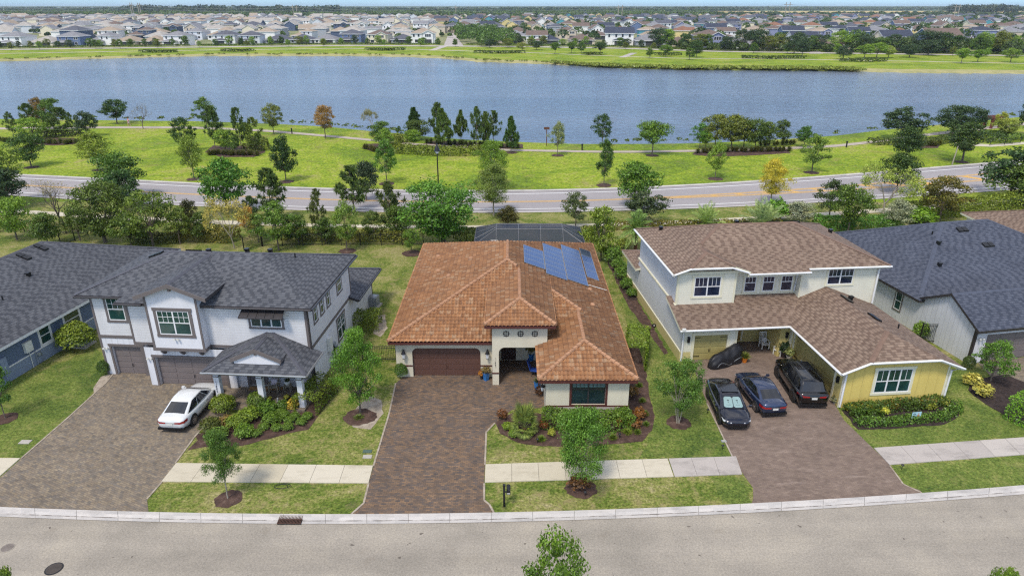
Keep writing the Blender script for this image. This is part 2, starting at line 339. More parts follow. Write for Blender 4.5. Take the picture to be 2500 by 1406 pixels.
M['plastic_white'] = plain('plastic_white', C(228, 228, 222), .4, var=.05); M['plastic_grey'] = plain('plastic_grey', C(150, 156, 160), .5)
M['plastic_green'] = plain('plastic_green', C(84, 104, 92), .6); M['blue_pot'] = plain('blue_pot', C(44, 122, 190), .35, coat=.4, var=.06)
M['orange_pot'] = plain('orange_pot', C(224, 130, 40), .4); M['blue_cloth'] = plain('blue_cloth', C(36, 78, 170), .7, var=.15)
M['wood_grey'] = plain('wood_grey', C(160, 152, 134), .8, var=.2, scale=8); M['rubber'] = plain('rubber', (.014, .014, .014), .8)
M['rim'] = plain('rim', (.35, .35, .36), .3, .8); M['tail'] = plain('tail', (.30, .012, .015), .15, coat=1)
M['lamp_white'] = plain('lamp_white', (.6, .62, .65), .1, coat=1); M['soil'] = M['mulch_dark']
M['yellow_line'] = plain('yellow_line', C(226, 178, 88), .8, var=.2); M['white_line'] = plain('white_line', C(226, 226, 224), .8, var=.1)
M['lime'] = leafmat('lime_leaf', .6, 1.3)
# ================================================================ building kit
def frame2(O, th):
    """local frame of a house: returns (origin, rotation) ; th clockwise in degrees"""
    return (O[0], O[1], 0), -R(th)
def world_of(O, th):
    t = R(th); a = (math.cos(t), -math.sin(t)); d = (math.sin(t), math.cos(t))
    return lambda x, y: (O[0]+a[0]*x+d[0]*y, O[1]+a[1]*x+d[1]*y)
def descend(o):
    for c in o.children:
        yield c; yield from descend(c)
def settle(root, loc):
    done = set()
    for c in descend(root):
        if c.data and c.data.name not in done:
            done.add(c.data.name); c.data.transform(Matrix.Translation(-Vector(loc)))
    root.location = loc
def wframe(p0, p1):
    a = Vector((p1[0]-p0[0], p1[1]-p0[1])); ln = a.length; a.normalize(); n = (a.y, -a.x)
    f = lambda s, d, z: (p0[0]+a.x*s+n[0]*d, p0[1]+a.y*s+n[1]*d, z)
    return f, ln
class Roof:
    """planes rising from the eaves of a rectangle; L R F B = None gable, 0 hip, h clipped gable starting h above the eave"""
    def __init__(s, x0, x1, y0, y1, ze, k, L=0, R=0, F=0, B=0, t=.2, kj=None):
        s.r = (x0, x1, y0, y1); s.ze = ze; s.t = t; s.P = []
        for side, (nx, ny, px, py) in zip((L, R, F, B), ((1, 0, x0, 0), (-1, 0, x1, 0), (0, 1, 0, y0), (0, -1, 0, y1))):
            if side is None: continue
            kk = k if side == 0 or kj is None else kj
            s.P.append((kk*nx, kk*ny, ze+side-kk*(nx*px+ny*py)))
    def z(s, x, y): return min(a*x+b*y+c for a, b, c in s.P)
    def inside(s, x, y): return s.r[0] <= x <= s.r[1] and s.r[2] <= y <= s.r[3]
    def faces(s):
        x0, x1, y0, y1 = s.r; out = []
        for i, (a, b, c) in enumerate(s.P):
            poly = [(x0, y0), (x1, y0), (x1, y1), (x0, y1)]
            for j, (A, B, Cc) in enumerate(s.P):
                if i == j: continue
                g = lambda p: (A-a)*p[0]+(B-b)*p[1]+(Cc-c)
                new = []
                for k in range(len(poly)):
                    p, q = poly[k], poly[(k+1) % len(poly)]; gp, gq = g(p), g(q)
                    if gp >= -1e-9: new.append(p)
                    if (gp > 1e-9 and gq < -1e-9) or (gp < -1e-9 and gq > 1e-9):
                        t = gp/(gp-gq); new.append((p[0]+(q[0]-p[0])*t, p[1]+(q[1]-p[1])*t))
                poly = new
                if len(poly) < 3: break
            if len(poly) >= 3:
                ded = []
                for p in poly:
                    if not ded or (abs(p[0]-ded[-1][0])+abs(p[1]-ded[-1][1])) > 1e-4: ded.append(p)
                if len(ded) > 2 and abs(ded[0][0]-ded[-1][0])+abs(ded[0][1]-ded[-1][1]) < 1e-4: ded.pop()
                if len(ded) >= 3: out.append([(x, y, a*x+b*y+c) for x, y in ded])
        return out
def tile_surface(polys, U=.25, Rr=.33, hh=.085):
    """clipped sheets of barrel tiles over roof polygons"""
    import bmesh
    VV = []; FF = []; UU = []
    for poly in polys:
        P0 = [Vector(p) for p in poly]; nn = (P0[1]-P0[0]).cross(P0[2]-P0[0]).normalized()
        if nn.z < 0: nn = -nn
        h = Vector((0, 0, 1)).cross(nn).normalized(); q = nn.cross(h); off = P0[0].dot(nn)
        us = [p.dot(h) for p in P0]; vs_ = [p.dot(q) for p in P0]
        nu = 6; u0 = math.floor(min(us)/U); u1 = math.ceil(max(us)/U); v0 = math.floor(min(vs_)/Rr); v1 = math.ceil(max(vs_)/Rr)
        bm = bmesh.new(); uu = [(u0+i/nu)*U for i in range((u1-u0)*nu+1)]
        prof = [hh*abs(math.cos(math.pi*(x/U)))**.8 for x in uu]
        rows = []
        for k in range(v0, v1):
            rows.append((k*Rr, .055)); rows.append(((k+1)*Rr-.004, .0))
        grid = []
        for v, e in rows: grid.append([bm.verts.new(h*x+q*v+nn*(off+e+pz+.01)) for x, pz in zip(uu, prof)])
        n = len(poly)
        cen = sum((p for p in P0), Vector())/n
        eds = []
        for i in range(n):
            a, b = P0[i], P0[(i+1) % n]; o = (b-a).cross(nn).normalized()
            if (cen-a).dot(o) > 0: o = -o
            eds.append((a, o))
        for r in range(len(grid)-1):
            for c in range(len(uu)-1):
                vs4 = (grid[r][c], grid[r][c+1], grid[r+1][c+1], grid[r+1][c])
                m = (vs4[0].co+vs4[2].co)/2
                if all((m-a).dot(o) < .35 for a, o in eds): bm.faces.new(vs4)
        for a, o in eds:
            g = bm.verts[:]+bm.edges[:]+bm.faces[:]
            bmesh.ops.bisect_plane(bm, geom=g, plane_co=a+o*.02, plane_no=o, clear_outer=True)
        bm.verts.index_update(); base = len(VV)
        VV += [tuple(v.co) for v in bm.verts]; UU_ = [(v.co.dot(h), v.co.dot(q)+.002) for v in bm.verts]
        for f in bm.faces:
            # same course for all corners of a face: nudge uv towards the face centre
            cu = sum(UU_[v.index][0] for v in f.verts)/len(f.verts); cv = sum(UU_[v.index][1] for v in f.verts)/len(f.verts)
            FF.append([base+v.index for v in f.verts]); UU += [((UU_[v.index][0]-cu)*.9+cu, (UU_[v.index][1]-cv)*.9+cv) for v in f.verts]
        bm.free()
    return VV, FF, UU
def add_roof(parent, vols, top, fascia, cap, capw=.13, tile=False, name='roof'):
    mb = MB(); polys = []
    for rv in vols:
        fs = rv.faces(); polys += fs; x0, x1, y0, y1 = rv.r; t = rv.t
        for f in fs:
            if not tile: mb.face(f, 0)
            mb.face([(x, y, z-t) for x, y, z in reversed(f)], 1)
            for i in range(len(f)):
                a, b = f[i], f[(i+1) % len(f)]
                on = any(abs(a[k]-w) < 1e-3 and abs(b[k]-w) < 1e-3 for k, w in ((0, x0), (0, x1), (1, y0), (1, y1)))
                if on: mb.face([a, (a[0], a[1], a[2]-t), (b[0], b[1], b[2]-t), b], 1)
    ro = None
    if tile:
        VV, FF, UU = tile_surface(polys); base = len(VV)
        me = make_mesh(name, VV+mb.V, FF+[[i+base for i in f] for f in mb.F], [0]*len(FF)+mb.M, [top, fascia], UU+mb.U)
        ro = put(name, me, parent)
    else: ro = mb.build(name, [top, fascia], parent)
    cb = MB(); any_ = False
    for rv in vols:
        ed = {}
        for f in rv.faces():
            for i in range(len(f)):
                a, b = f[i], f[(i+1) % len(f)]; k = tuple(sorted((tuple(round(q, 2) for q in a), tuple(round(q, 2) for q in b))))
                ed.setdefault(k, []).append((a, b))
        for k, l in ed.items():
            if len(l) < 2: continue
            a, b = Vector(k[0]), Vector(k[1])
            if a.z > b.z: a, b = b, a
            N = max(2, int((b-a).length/.35)); run = []
            for i in range(N+1):
                p = a.lerp(b, i/N); vis = all(o is rv or not o.inside(p.x, p.y) or o.z(p.x, p.y) <= p.z-.018 for o in vols)
                if vis: run.append(p)
                if (not vis or i == N) and run:
                    if len(run) > 1:
                        any_ = True
                        if tile:
                            for j in range(len(run)-1): cb.tube([run[j]+Vector((0, 0, .12)), run[j+1]+Vector((0, 0, .09))], [capw, capw*.82], 8)
                        else:
                            p0, p1 = run[0], run[-1]; d = (p1-p0).normalized(); sd = d.cross(Vector((0, 0, 1))).normalized()*capw
                            up = Vector((0, 0, .028))
                            def zz(p): return Vector((p.x, p.y, rv.z(min(max(p.x, rv.r[0]), rv.r[1]), min(max(p.y, rv.r[2]), rv.r[3]))))
                            A, B = zz(p0+sd), zz(p0-sd); A2, B2 = zz(p1+sd), zz(p1-sd)
                            cb.face([A+up*.4, p0+up, p1+up, A2+up*.4]); cb.face([p0+up, B+up*.4, B2+up*.4, p1+up])
                    run = []
    if any_: cb.build('ridge_cap', cap, ro)
    return ro
def wall(mb, p0, p1, z0, top, holes=(), m=0, depth=.16, mr=None, n=1, s_off=0):
    """front skin of a wall with openings and their reveals; top = number or f(x,y)"""
    F, ln = wframe(p0, p1); mr = m if mr is None else mr
    ss = {0.0, ln}
    for h in holes: ss |= {h[0], h[1]}
    if callable(top):
        for i in range(1, 24): ss.add(ln*i/24)
    ss = sorted(ss); T = (lambda s: top(*F(s, 0, 0)[:2])) if callable(top) else (lambda s: top)
    def q(a, b, za0, za1, zb0, zb1):
        mb.face([F(a, 0, za0), F(b, 0, zb0), F(b, 0, zb1), F(a, 0, za1)], m, [(a+s_off, za0), (b+s_off, zb0), (b+s_off, zb1), (a+s_off, za1)])
    for a, b in zip(ss, ss[1:]):
        if b-a < 1e-5: continue
        cuts = sorted((h[2], h[3]) for h in holes if h[0] < (a+b)/2 < h[1]); z = z0
        for c0, c1 in cuts:
            if c0 > z+1e-4: q(a, b, z, c0, z, c0)
            z = c1
        q(a, b, z, T(a), z, T(b))
    for h in holes:
        a, b, c, d = h[:4]; e = -depth
        mb.face([F(a, 0, c), F(a, 0, d), F(a, e, d), F(a, e, c)], mr); mb.face([F(b, 0, d), F(b, 0, c), F(b, e, c), F(b, e, d)], mr)
        mb.face([F(a, 0, d), F(b, 0, d), F(b, e, d), F(a, e, d)], mr)
        if c > z0+.01: mb.face([F(b, 0, c), F(a, 0, c), F(a, e, c), F(b, e, c)], mr)
    return F
def window(parent, F, s0, s1, z0, z1, trim, frame, glass, tw=.12, cols=2, mun=3, horiz=1, sill=True, rail=.5, upper_panel=None, label=None):
    t = MB()
    if tw > 0:
        t.box(s0-tw, s0, -.02, .035, z0, z1, 0, F); t.box(s1, s1+tw, -.02, .035, z0, z1, 0, F)
        t.box(s0-tw-.04, s1+tw+.04, -.02, .055, z1, z1+tw, 0, F); t.box(s0-tw-.02, s1+tw+.02, -.02, .05, z0-tw, z0, 0, F)
    else: t.box(s0, s1, -.02, .01, z0-.04, z0, 0, F)
    w_ = t.build('window', trim, parent)
    f = MB(); b = .055
    f.box(s0, s0+b, -.02, .03, z0, z1, 0, F); f.box(s1-b, s1, -.02, .03, z0, z1, 0, F)
    f.box(s0+b, s1-b, -.02, .03, z0, z0+b, 0, F); f.box(s0+b, s1-b, -.02, .03, z1-b, z1, 0, F)
    zr = z0+(z1-z0)*rail; cw = (s1-s0)/cols
    for i in range(cols):
        a = s0+cw*i; e = a+cw
        if i: f.box(a-.045, a+.045, -.02, .031, z0+b, z1-b, 0, F)
        aa = a+(.045 if i else b); ee = e-(.045 if i < cols-1 else b)
        f.box(aa, ee, -.02, .026, zr-.03, zr+.03, 0, F)
        for j in range(1, mun): x = aa+(ee-aa)*j/mun; f.box(x-.014, x+.014, -.02, .02, zr+.03, z1-b, 0, F)
        if horiz: z = (zr+.03+z1-b)/2; f.box(aa, ee, -.02, .017, z-.014, z+.014, 0, F)
    f.build('frame', frame, w_)
    p = MB(); p.face([F(s0, .006, z0), F(s1, .006, z0), F(s1, .006, z1), F(s0, .006, z1)]); p.build('pane', glass, w_)
    return w_
def garage_door(parent, F, s0, s1, z0, z1, mat, rows=4, cols=4, d=-.13, strap=False, hw='black'):
    g = MB(); g.face([F(s0, d, z0), F(s1, d, z0), F(s1, d, z1), F(s0, d, z1)], 0)
    rh = (z1-z0)/rows; cw = (s1-s0)/cols
    for i in range(rows):
        for j in range(cols):
            a, e, c, h = s0+cw*j+.05, s0+cw*(j+1)-.05, z0+rh*i+.05, z0+rh*(i+1)-.05
            g.box(a, e, d+.001, d+.022, c, h, 0, F); g.box(a+.1, e-.1, d+.022, d+.03, (c+h)/2-.012, (c+h)/2+.012, 0, F)
    o = g.build('garage_door', mat, parent); h = MB(); m_ = (s0+s1)/2
    h.box(m_-.06, m_-.03, d+.03, d+.06, z0+rh*1.3, z0+rh*1.3+.22, 0, F); h.box(m_+.03, m_+.06, d+.03, d+.06, z0+rh*1.3, z0+rh*1.3+.22, 0, F)
    if strap:
        for z in (z0+rh*.6, z0+rh*3.5):
            h.box(s0+.03, s0+.5, d+.03, d+.05, z, z+.045, 0, F); h.box(s1-.5, s1-.03, d+.03, d+.05, z, z+.045, 0, F)
    h.build('handle', M[hw], o); return o
def lantern(parent, F, s, z, size=.45, style=0, mat='iron'):
    b = MB(); k = size
    if style == 0:
        b.box(s-.05*k, s+.05*k, 0, .1*k, z-.1*k, z+.35*k, 0, F); b.tube([F(s, .05*k, z+.1*k), F(s, .3*k, z+.38*k)], .03*k, 6)
        b.lathe(0, 0, [(.05*k, z-.5*k), (.12*k, z-.45*k), (.14*k, z-.4*k)], 8, 0, lambda x, y, q: F(s+x, .3*k+y, q))
        b.lathe(0, 0, [(.22*k, z+.05*k), (.12*k, z+.25*k), (.03*k, z+.5*k)], 8, 0, lambda x, y, q: F(s+x, .3*k+y, q))
    else: b.box(s-.08, s+.08, 0, .14, z-.22, z+.22, 0, F); b.box(s-.055, s+.055, .14, .16, z-.16, z+.16, 0, F)
    o = b.build('wall_lantern', M[mat], parent)
    if style == 0:
        g = MB(); g.lathe(0, 0, [(.13*k, z-.4*k), (.19*k, z+.05*k)], 8, 0, lambda x, y, q: F(s+x, .3*k+y, q)); g.build('lamp_glass', M['lamp_white'], o)
    return o
def roof_vent(parent, rv, x, y, kind=0, mat='black'):
    b = MB(); z = rv.z(x, y)
    if kind == 0: b.box(x-.12, x+.12, y-.12, y+.12, z-.05, z+.22); b.box(x-.14, x+.14, y-.2, y+.1, z+.2, z+.3)
    elif kind == 1:      # flat off-ridge vent
        e = .5
        for i in range(2):
            a = x-e+i*e; P = [(a+.03, y-.22), (a+e-.03, y-.22), (a+e-.03, y+.22), (a+.03, y+.22)]
            T = [(p[0], p[1], rv.z(*p)+.13) for p in P]; Bt = [(p[0], p[1], rv.z(*p)-.02) for p in P]
            b.face(T)
            for q in range(4): b.face([Bt[q], Bt[(q+1) % 4], T[(q+1) % 4], T[q]])
    else: b.tube([(x, y, z-.05), (x, y, z+.32)], .05, 8)
    return b.build('roof_vent', M[mat], parent)
def letters(F, txt, s, z, h, mat, parent, name, vertical=False, d=.004):
    """digits and capitals as seven-segment style strokes in thin bars"""
    seg = {'0': 'abcdef', '1': 'bc', '2': 'abged', '3': 'abgcd', '4': 'fgbc', '5': 'afgcd', '6': 'afgedc', '7': 'abc', '8': 'abcdefg', '9': 'abfgcd', 'T': 'at', 'E': 'afged'}
    b = MB(); w_ = h*.55; th = h*.14; x = s; zz = z
    for ch in txt:
        for g in seg.get(ch, 'abcdefg'):
            r = {'a': (0, w_, h-th, h), 'd': (0, w_, 0, th), 'g': (0, w_, h/2-th/2, h/2+th/2), 'f': (0, th, h/2, h), 'e': (0, th, 0, h/2), 'b': (w_-th, w_, h/2, h), 'c': (w_-th, w_, 0, h/2), 't': (w_/2-th/2, w_/2+th/2, 0, h)}[g]
            b.box(x+r[0], x+r[1], d, d+.008, zz+r[2], zz+r[3], 0, F)
        if vertical: zz -= h*1.35
        else: x += w_*1.45
    return b.build(name, mat, parent)
# ================================================================ near houses
def arch_fill(mb, F, s, z, r, sx, m=0, n=6):
    """fills the upper corner of an opening with a concave quarter"""
    cx, cz = s-sx*r*-1, z-r
    arc = [(s+sx*r-sx*r*math.cos(t), z-r+r*math.sin(t)) for t in [math.pi/2*i/n for i in range(n+1)]]
    for (a, b), (c, d) in zip(arc, arc[1:]):
        mb.face([F(s, 0, z), F(a, 0, b), F(c, 0, d)], m); mb.face([F(a, 0, b), F(a, -.16, b), F(c, -.16, d), F(c, 0, d)], m)
def house_center():
    h = empty('tiled_house', 'single storey cream stucco house with orange barrel tile roof and solar panels', 'house')
    k = .365
    A = Roof(-8.25, 7.52, 40.45, 60.6, 2.88, k); Wg = Roof(1.56, 7.523, 35.45, 43.0, 2.882, k, B=None)
    Pt = Roof(-1.78, 2.82, 39.36, 47.45, 4.604, .366, B=None)
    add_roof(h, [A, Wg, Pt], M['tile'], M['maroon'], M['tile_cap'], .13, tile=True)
    mb = MB(); T = lambda rv: (lambda x, y: rv.z(x, y)-.21)
    lt = lambda v: v
    F1 = wall(mb, (-7.85, 40.94), (-1.3, 40.94), 0, 2.72, [(1.1, 5.72, -.01, 2.2)], 0, .22)
    arch_fill(mb, F1, 1.1, 2.2, .38, 1); arch_fill(mb, F1, 5.72, 2.2, .38, -1)
    wall(mb, (-7.85, 60.1), (-7.85, 40.94), 0, 2.72, m=0); wall(mb, (7.1, 35.9), (7.1, 60.1), 0, 2.72); wall(mb, (7.1, 60.1), (-7.85, 60.1), 0, 2.72)
    F2 = wall(mb, (-1.3, 39.84), (2.3, 39.84), 0, 4.42, [(.43, 3.2, -.01, 2.82)], 0, .42)
    arch_fill(mb, F2, .43, 2.82, .4, 1); arch_fill(mb, F2, 3.2, 2.82, .4, -1)
    wall(mb, (-1.3, 43.4), (-1.3, 39.84), 0, 4.42); wall(mb, (2.3, 39.84), (2.3, 46), 0, 4.42)
    wall(mb, (-.87, 40.26), (-.87, 43.3), 0, 2.9)
    F3 = wall(mb, (-.87, 43.3), (2.4, 43.3), 0, 3.0, [(.1, 1.15, .02, 2.35), (1.65, 3.1, 1.2, 2.3)], 0, .1)
    mb.face([(-.9, 39.9, 3.0), (2.3, 39.9, 3.0), (2.3, 43.3, 3.0), (-.9, 43.3, 3.0)])
    F4 = wall(mb, (2.06, 35.9), (7.1, 35.9), 0, 2.72, [(1.56, 3.62, .95, 2.62)], 0, .14)
    F5 = wall(mb, (2.06, 43.3), (2.06, 35.9), 0, 2.72)
    mb.build('wall', M['stucco'], h)
    tr = MB()
    def band(F, s0, s1, z): tr.box(s0, s1, 0, .03, z, z+.09, 0, F)
    band(F1, 0, 1.1, .82); band(F1, 5.72, 6.55, .82); band(F2, -.0, .43, .86); band(F4, -.02, 5.06, .80)
    tr.box(-1.33, -1.3, 39.84, 41.0, .86, .95)
    b4 = 1.56
    tr.box(b4-.13, b4, 0, .03, .89, 2.7, 0, F4); tr.box(3.62, 3.75, 0, .03, .89, 2.7, 0, F4); tr.box(b4, 3.62, 0, .035, .84, .95, 0, F4)
    tr.build('trim_band', M['maroon'], h)
    lg = MB(); lg.box(-.04, 5.1, 0, .07, .62, .78, 0, F4); lg.build('foundation_ledge', M['concrete'], h)
    # front bedroom window: dark frame set in maroon surround
    window(h, lambda s, d, z: F4(s, d-.1, z), b4, 3.62, .95, 2.62, M['maroon'], M['gutter_dark'], glassy('glass_deep', (.006, .016, .020)), 0, 2, 4, 1, rail=.62)
    bl = MB(); bl.box(b4+.06, 3.56, -.094, -.090, 2.12, 2.56, 0, F4); bl.build('upper_panel', plain('panel_teal', C(104, 134, 134), .5, var=.1), h)  # teal-grey panel over the top part of the window
    garage_door(h, F1, 1.1, 5.72, 0, 2.2, M['brown_door'], 5, 4, -.2, hw='brown_door')
    # entry
    d = MB(); d.box(.1, 1.15, -.08, -.04, .02, 2.35, 0, F3)
    for z in (.3, 1.35): d.box(.22, 1.03, -.04, -.02, z, z+.8, 0, F3)
    do = d.build('front_door', M['dark_door'], h); hd = MB(); hd.tube([F3(1.03, 0, 1.0), F3(1.03, .05, 1.1), F3(1.03, .05, 1.4), F3(1.03, 0, 1.5)], .018, 6); hd.build('handle', M['steel'], do)
    window(h, lambda s, d_, z: F3(s, d_-.06, z), 1.65, 3.1, 1.2, 2.3, M['maroon'], M['maroon'], M['glass_dark'], 0, 2, 2, 0)
    # three square iron grilles high on the portico
    for i in range(3):
        s = .42+.50+i*.93; z = 3.83; g = MB(); e = .17
        for a, b, c, f in ((-e, e, e-.045, e), (-e, e, -e, -e+.045), (-e, -e+.045, -e+.045, e-.045), (e-.045, e, -e+.045, e-.045), (-.012, .012, -e, e), (-e, -.012, -.012, .012), (.012, e, -.012, .012)):
            g.box(s+a, s+b, 0, .035, z+c, z+f, 0, F2)
        for a, b in ((0, e), (0, -e), (e, 0), (-e, 0)): g.box(s+a-.035, s+a+.035, .005, .045, z+b-.035, z+b+.035, 0, F2)
        g.build('window_grille', M['gutter_dark'], h)
    lantern(h, F1, .55, 1.85, .75); lantern(h, F1, 6.2, 1.85, .75); lantern(h, F5, 6.6, 1.7, .6)
    letters(F2, '11221', .17, 1.95, .12, M['iron'], h, 'house_number', True)
    # vents
    for x, y in ((-6.3, 55.0), (-5.9, 51.2), (-3.3, 51.5), (-4.9, 49.2), (5.9, 47.9), (5.8, 45.0)):
        v = MB(); z = A.z(x, y); v.lathe(x, y, [(.2, z-.1), (.2, z+.12), (.14, z+.2), (.05, z+.23)], 10); v.build('roof_vent', M['tile_cap'], h)
    for x, y in ((-1.6, 57.2), (-1.5, 54.6), (1.1, 57)):
        v = MB(); z = A.z(x, y); v.box(x-.3, x+.3, y-.16, y+.16, z-.15, z+.17); v.build('roof_vent', M['concrete'], h)
    # solar panels lie 12 cm above the tiles of the east slope
    pv = NT('solar_cell'); uv = pv.coord('UV'); sx = pv.n('SeparateXYZ'); pv.l(uv, sx.inputs[0])
    gx = pv.math('LESS_THAN', pv.math('FRACT', pv.math('DIVIDE', sx.outputs[0], .163)), .075); gy = pv.math('LESS_THAN', pv.math('FRACT', pv.math('DIVIDE', sx.outputs[1], .163)), .075)
    cc = pv.mix(pv.noise(pv.coord(), 2.5, 3), C(24, 46, 98), C(44, 74, 128)); cc = pv.mix(pv.math('MULTIPLY', pv.math('MAXIMUM', gx, gy), .6), cc, C(128, 150, 186))
    pv.set(cc, .3, .0, .35, .12)
    pd = NT('solar_cell_dark'); uv = pd.coord('UV'); sx = pd.n('SeparateXYZ'); pd.l(uv, sx.inputs[0])
    gx = pd.math('LESS_THAN', pd.math('FRACT', pd.math('DIVIDE', sx.outputs[0], .163)), .06)
    pd.set(pd.mix(pd.math('MULTIPLY', gx, .5), C(28, 36, 60), C(90, 108, 150)), .3, 0, .35, .1)
    def panel(x0, x1, y0, y1, m_):
        b = MB(); zz = lambda x: 2.88+k*(7.52-x)+.13
        P = [(x0, y0), (x1, y0), (x1, y1), (x0, y1)]; L_ = (x1-x0)*math.sqrt(1+k*k)
        b.face([(x, y, zz(x)+.035) for x, y in P], 0, [(0, 0), (L_, 0), (L_, y1-y0), (0, y1-y0)])
        for i in range(4):
            a, c = P[i], P[(i+1) % 4]; b.face([(*a, zz(a[0])), (*c, zz(c[0])), (*c, zz(c[0])+.035), (*a, zz(a[0])+.035)], 1, [(0, 0)]*4)
        e = .035
        for a0, a1, b0, b1 in ((x0, x0+e, y0, y1), (x1-e, x1, y0, y1), (x0+e, x1-e, y0, y0+e), (x0+e, x1-e, y1-e, y1)):
            b.face([(a0, b0, zz(a0)+.038), (a1, b0, zz(a1)+.038), (a1, b1, zz(a1)+.038), (a0, b1, zz(a0)+.038)], 1, [(0, 0)]*4)
        b.build('solar_panel', [m_, M['steel']], h)
    def strip(x0, x1, y0, y1, n, m_=pv.m, dark=0):
        s_ = (y1-y0)/n
        for i in range(n): panel(x0, x1, y0+s_*i+.008, y0+s_*(i+1)-.008, pd.m if i >= n-dark else m_)
    strip(.93, 2.55, 48.85, 53.0, 4); strip(2.59, 4.21, 48.1, 55.2, 7); strip(4.25, 5.87, 48.4, 56.6, 8); strip(5.97, 6.95, 50.5, 57.5, 4, dark=1)
    c = MB(); zz = lambda x: 2.88+k*(7.52-x)
    c.tube([(5.9, 48.8, zz(5.9)+.12), (7.4, 49.0, zz(7.4)+.12), (7.56, 49.0, 2.9), (7.56, 49.0, 2.6)], .03, 6); c.build('conduit', M['plastic_white'], h)
    settle(h, (-.4, 47.5, 0))
    # pool screen enclosure behind
    e = empty('screen_enclosure', 'dark screened pool enclosure with pale frame behind the tiled roof', 'screen enclosure')
    sn = NT('dark_screen'); tr_ = sn.n('BsdfTransparent'); mxs = sn.n('MixShader'); mxs.inputs[0].default_value = .3; sn.set(C(44, 52, 70), .7)
    sn.l(sn.p.outputs[0], mxs.inputs[1]); sn.l(tr_.outputs[0], mxs.inputs[2]); sn.l(mxs.outputs[0], sn.o.inputs[0])
    T_ = [(-1.5, 62.5), (4.85, 62.5), (4.85, 64.15), (-1.5, 64.15)]; Bs = [(-3.6, 60.75), (6.9, 60.75), (6.9, 66.3), (-3.6, 66.3)]; zt, zb = 3.78, 2.75
    s = MB(); fr = MB()
    top = [(x, y, zt) for x, y in T_]; bt = [(x, y, zb) for x, y in Bs]
    s.face(top)
    for i in range(4): s.face([bt[i], bt[(i+1) % 4], top[(i+1) % 4], top[i]])
    for i in (1, 2, 3): a, b = bt[i], bt[(i+1) % 4]; s.face([(a[0], a[1], 0), (b[0], b[1], 0), b, a])
    def bar(a, b, r=.03): fr.tube([a, b], r, 4)
    for i in range(4): bar(top[i], top[(i+1) % 4]); bar(bt[i], bt[(i+1) % 4]); bar(bt[i], top[i]); bar((bt[i][0], bt[i][1], 0), bt[i])
    for i in range(1, 3):
        x = -1.5+6.35*i/3; bar((x, 62.5, zt), (x, 64.15, zt)); bar((x, 60.75, zb+.05), (x, 62.5, zt)); bar((x, 64.15, zt), (x, 66.3, zb)); bar((x, 66.3, zb), (x, 66.3, 0))
    for x, sx in ((-1.5, 1), (4.85, -1)): bar((x, 60.75, zb+.05), (x, 62.5, zt))
    for i in range(1, 3):
        y = 60.75+5.5*i/3
        for xb, xt in ((-3.6, -1.5), (6.9, 4.85)):
            yt = 62.5+1.65*i/3; bar((xb, y, zb), (xt, yt, zt), .02); bar((xb, y, zb), (xb, y, 0))
    s.build('screen_panel', sn.m, e); fr.build('frame', plain('cage_frame', C(116, 116, 118), .5), e)
    settle(e, (1.6, 63.5, 0))
    return h
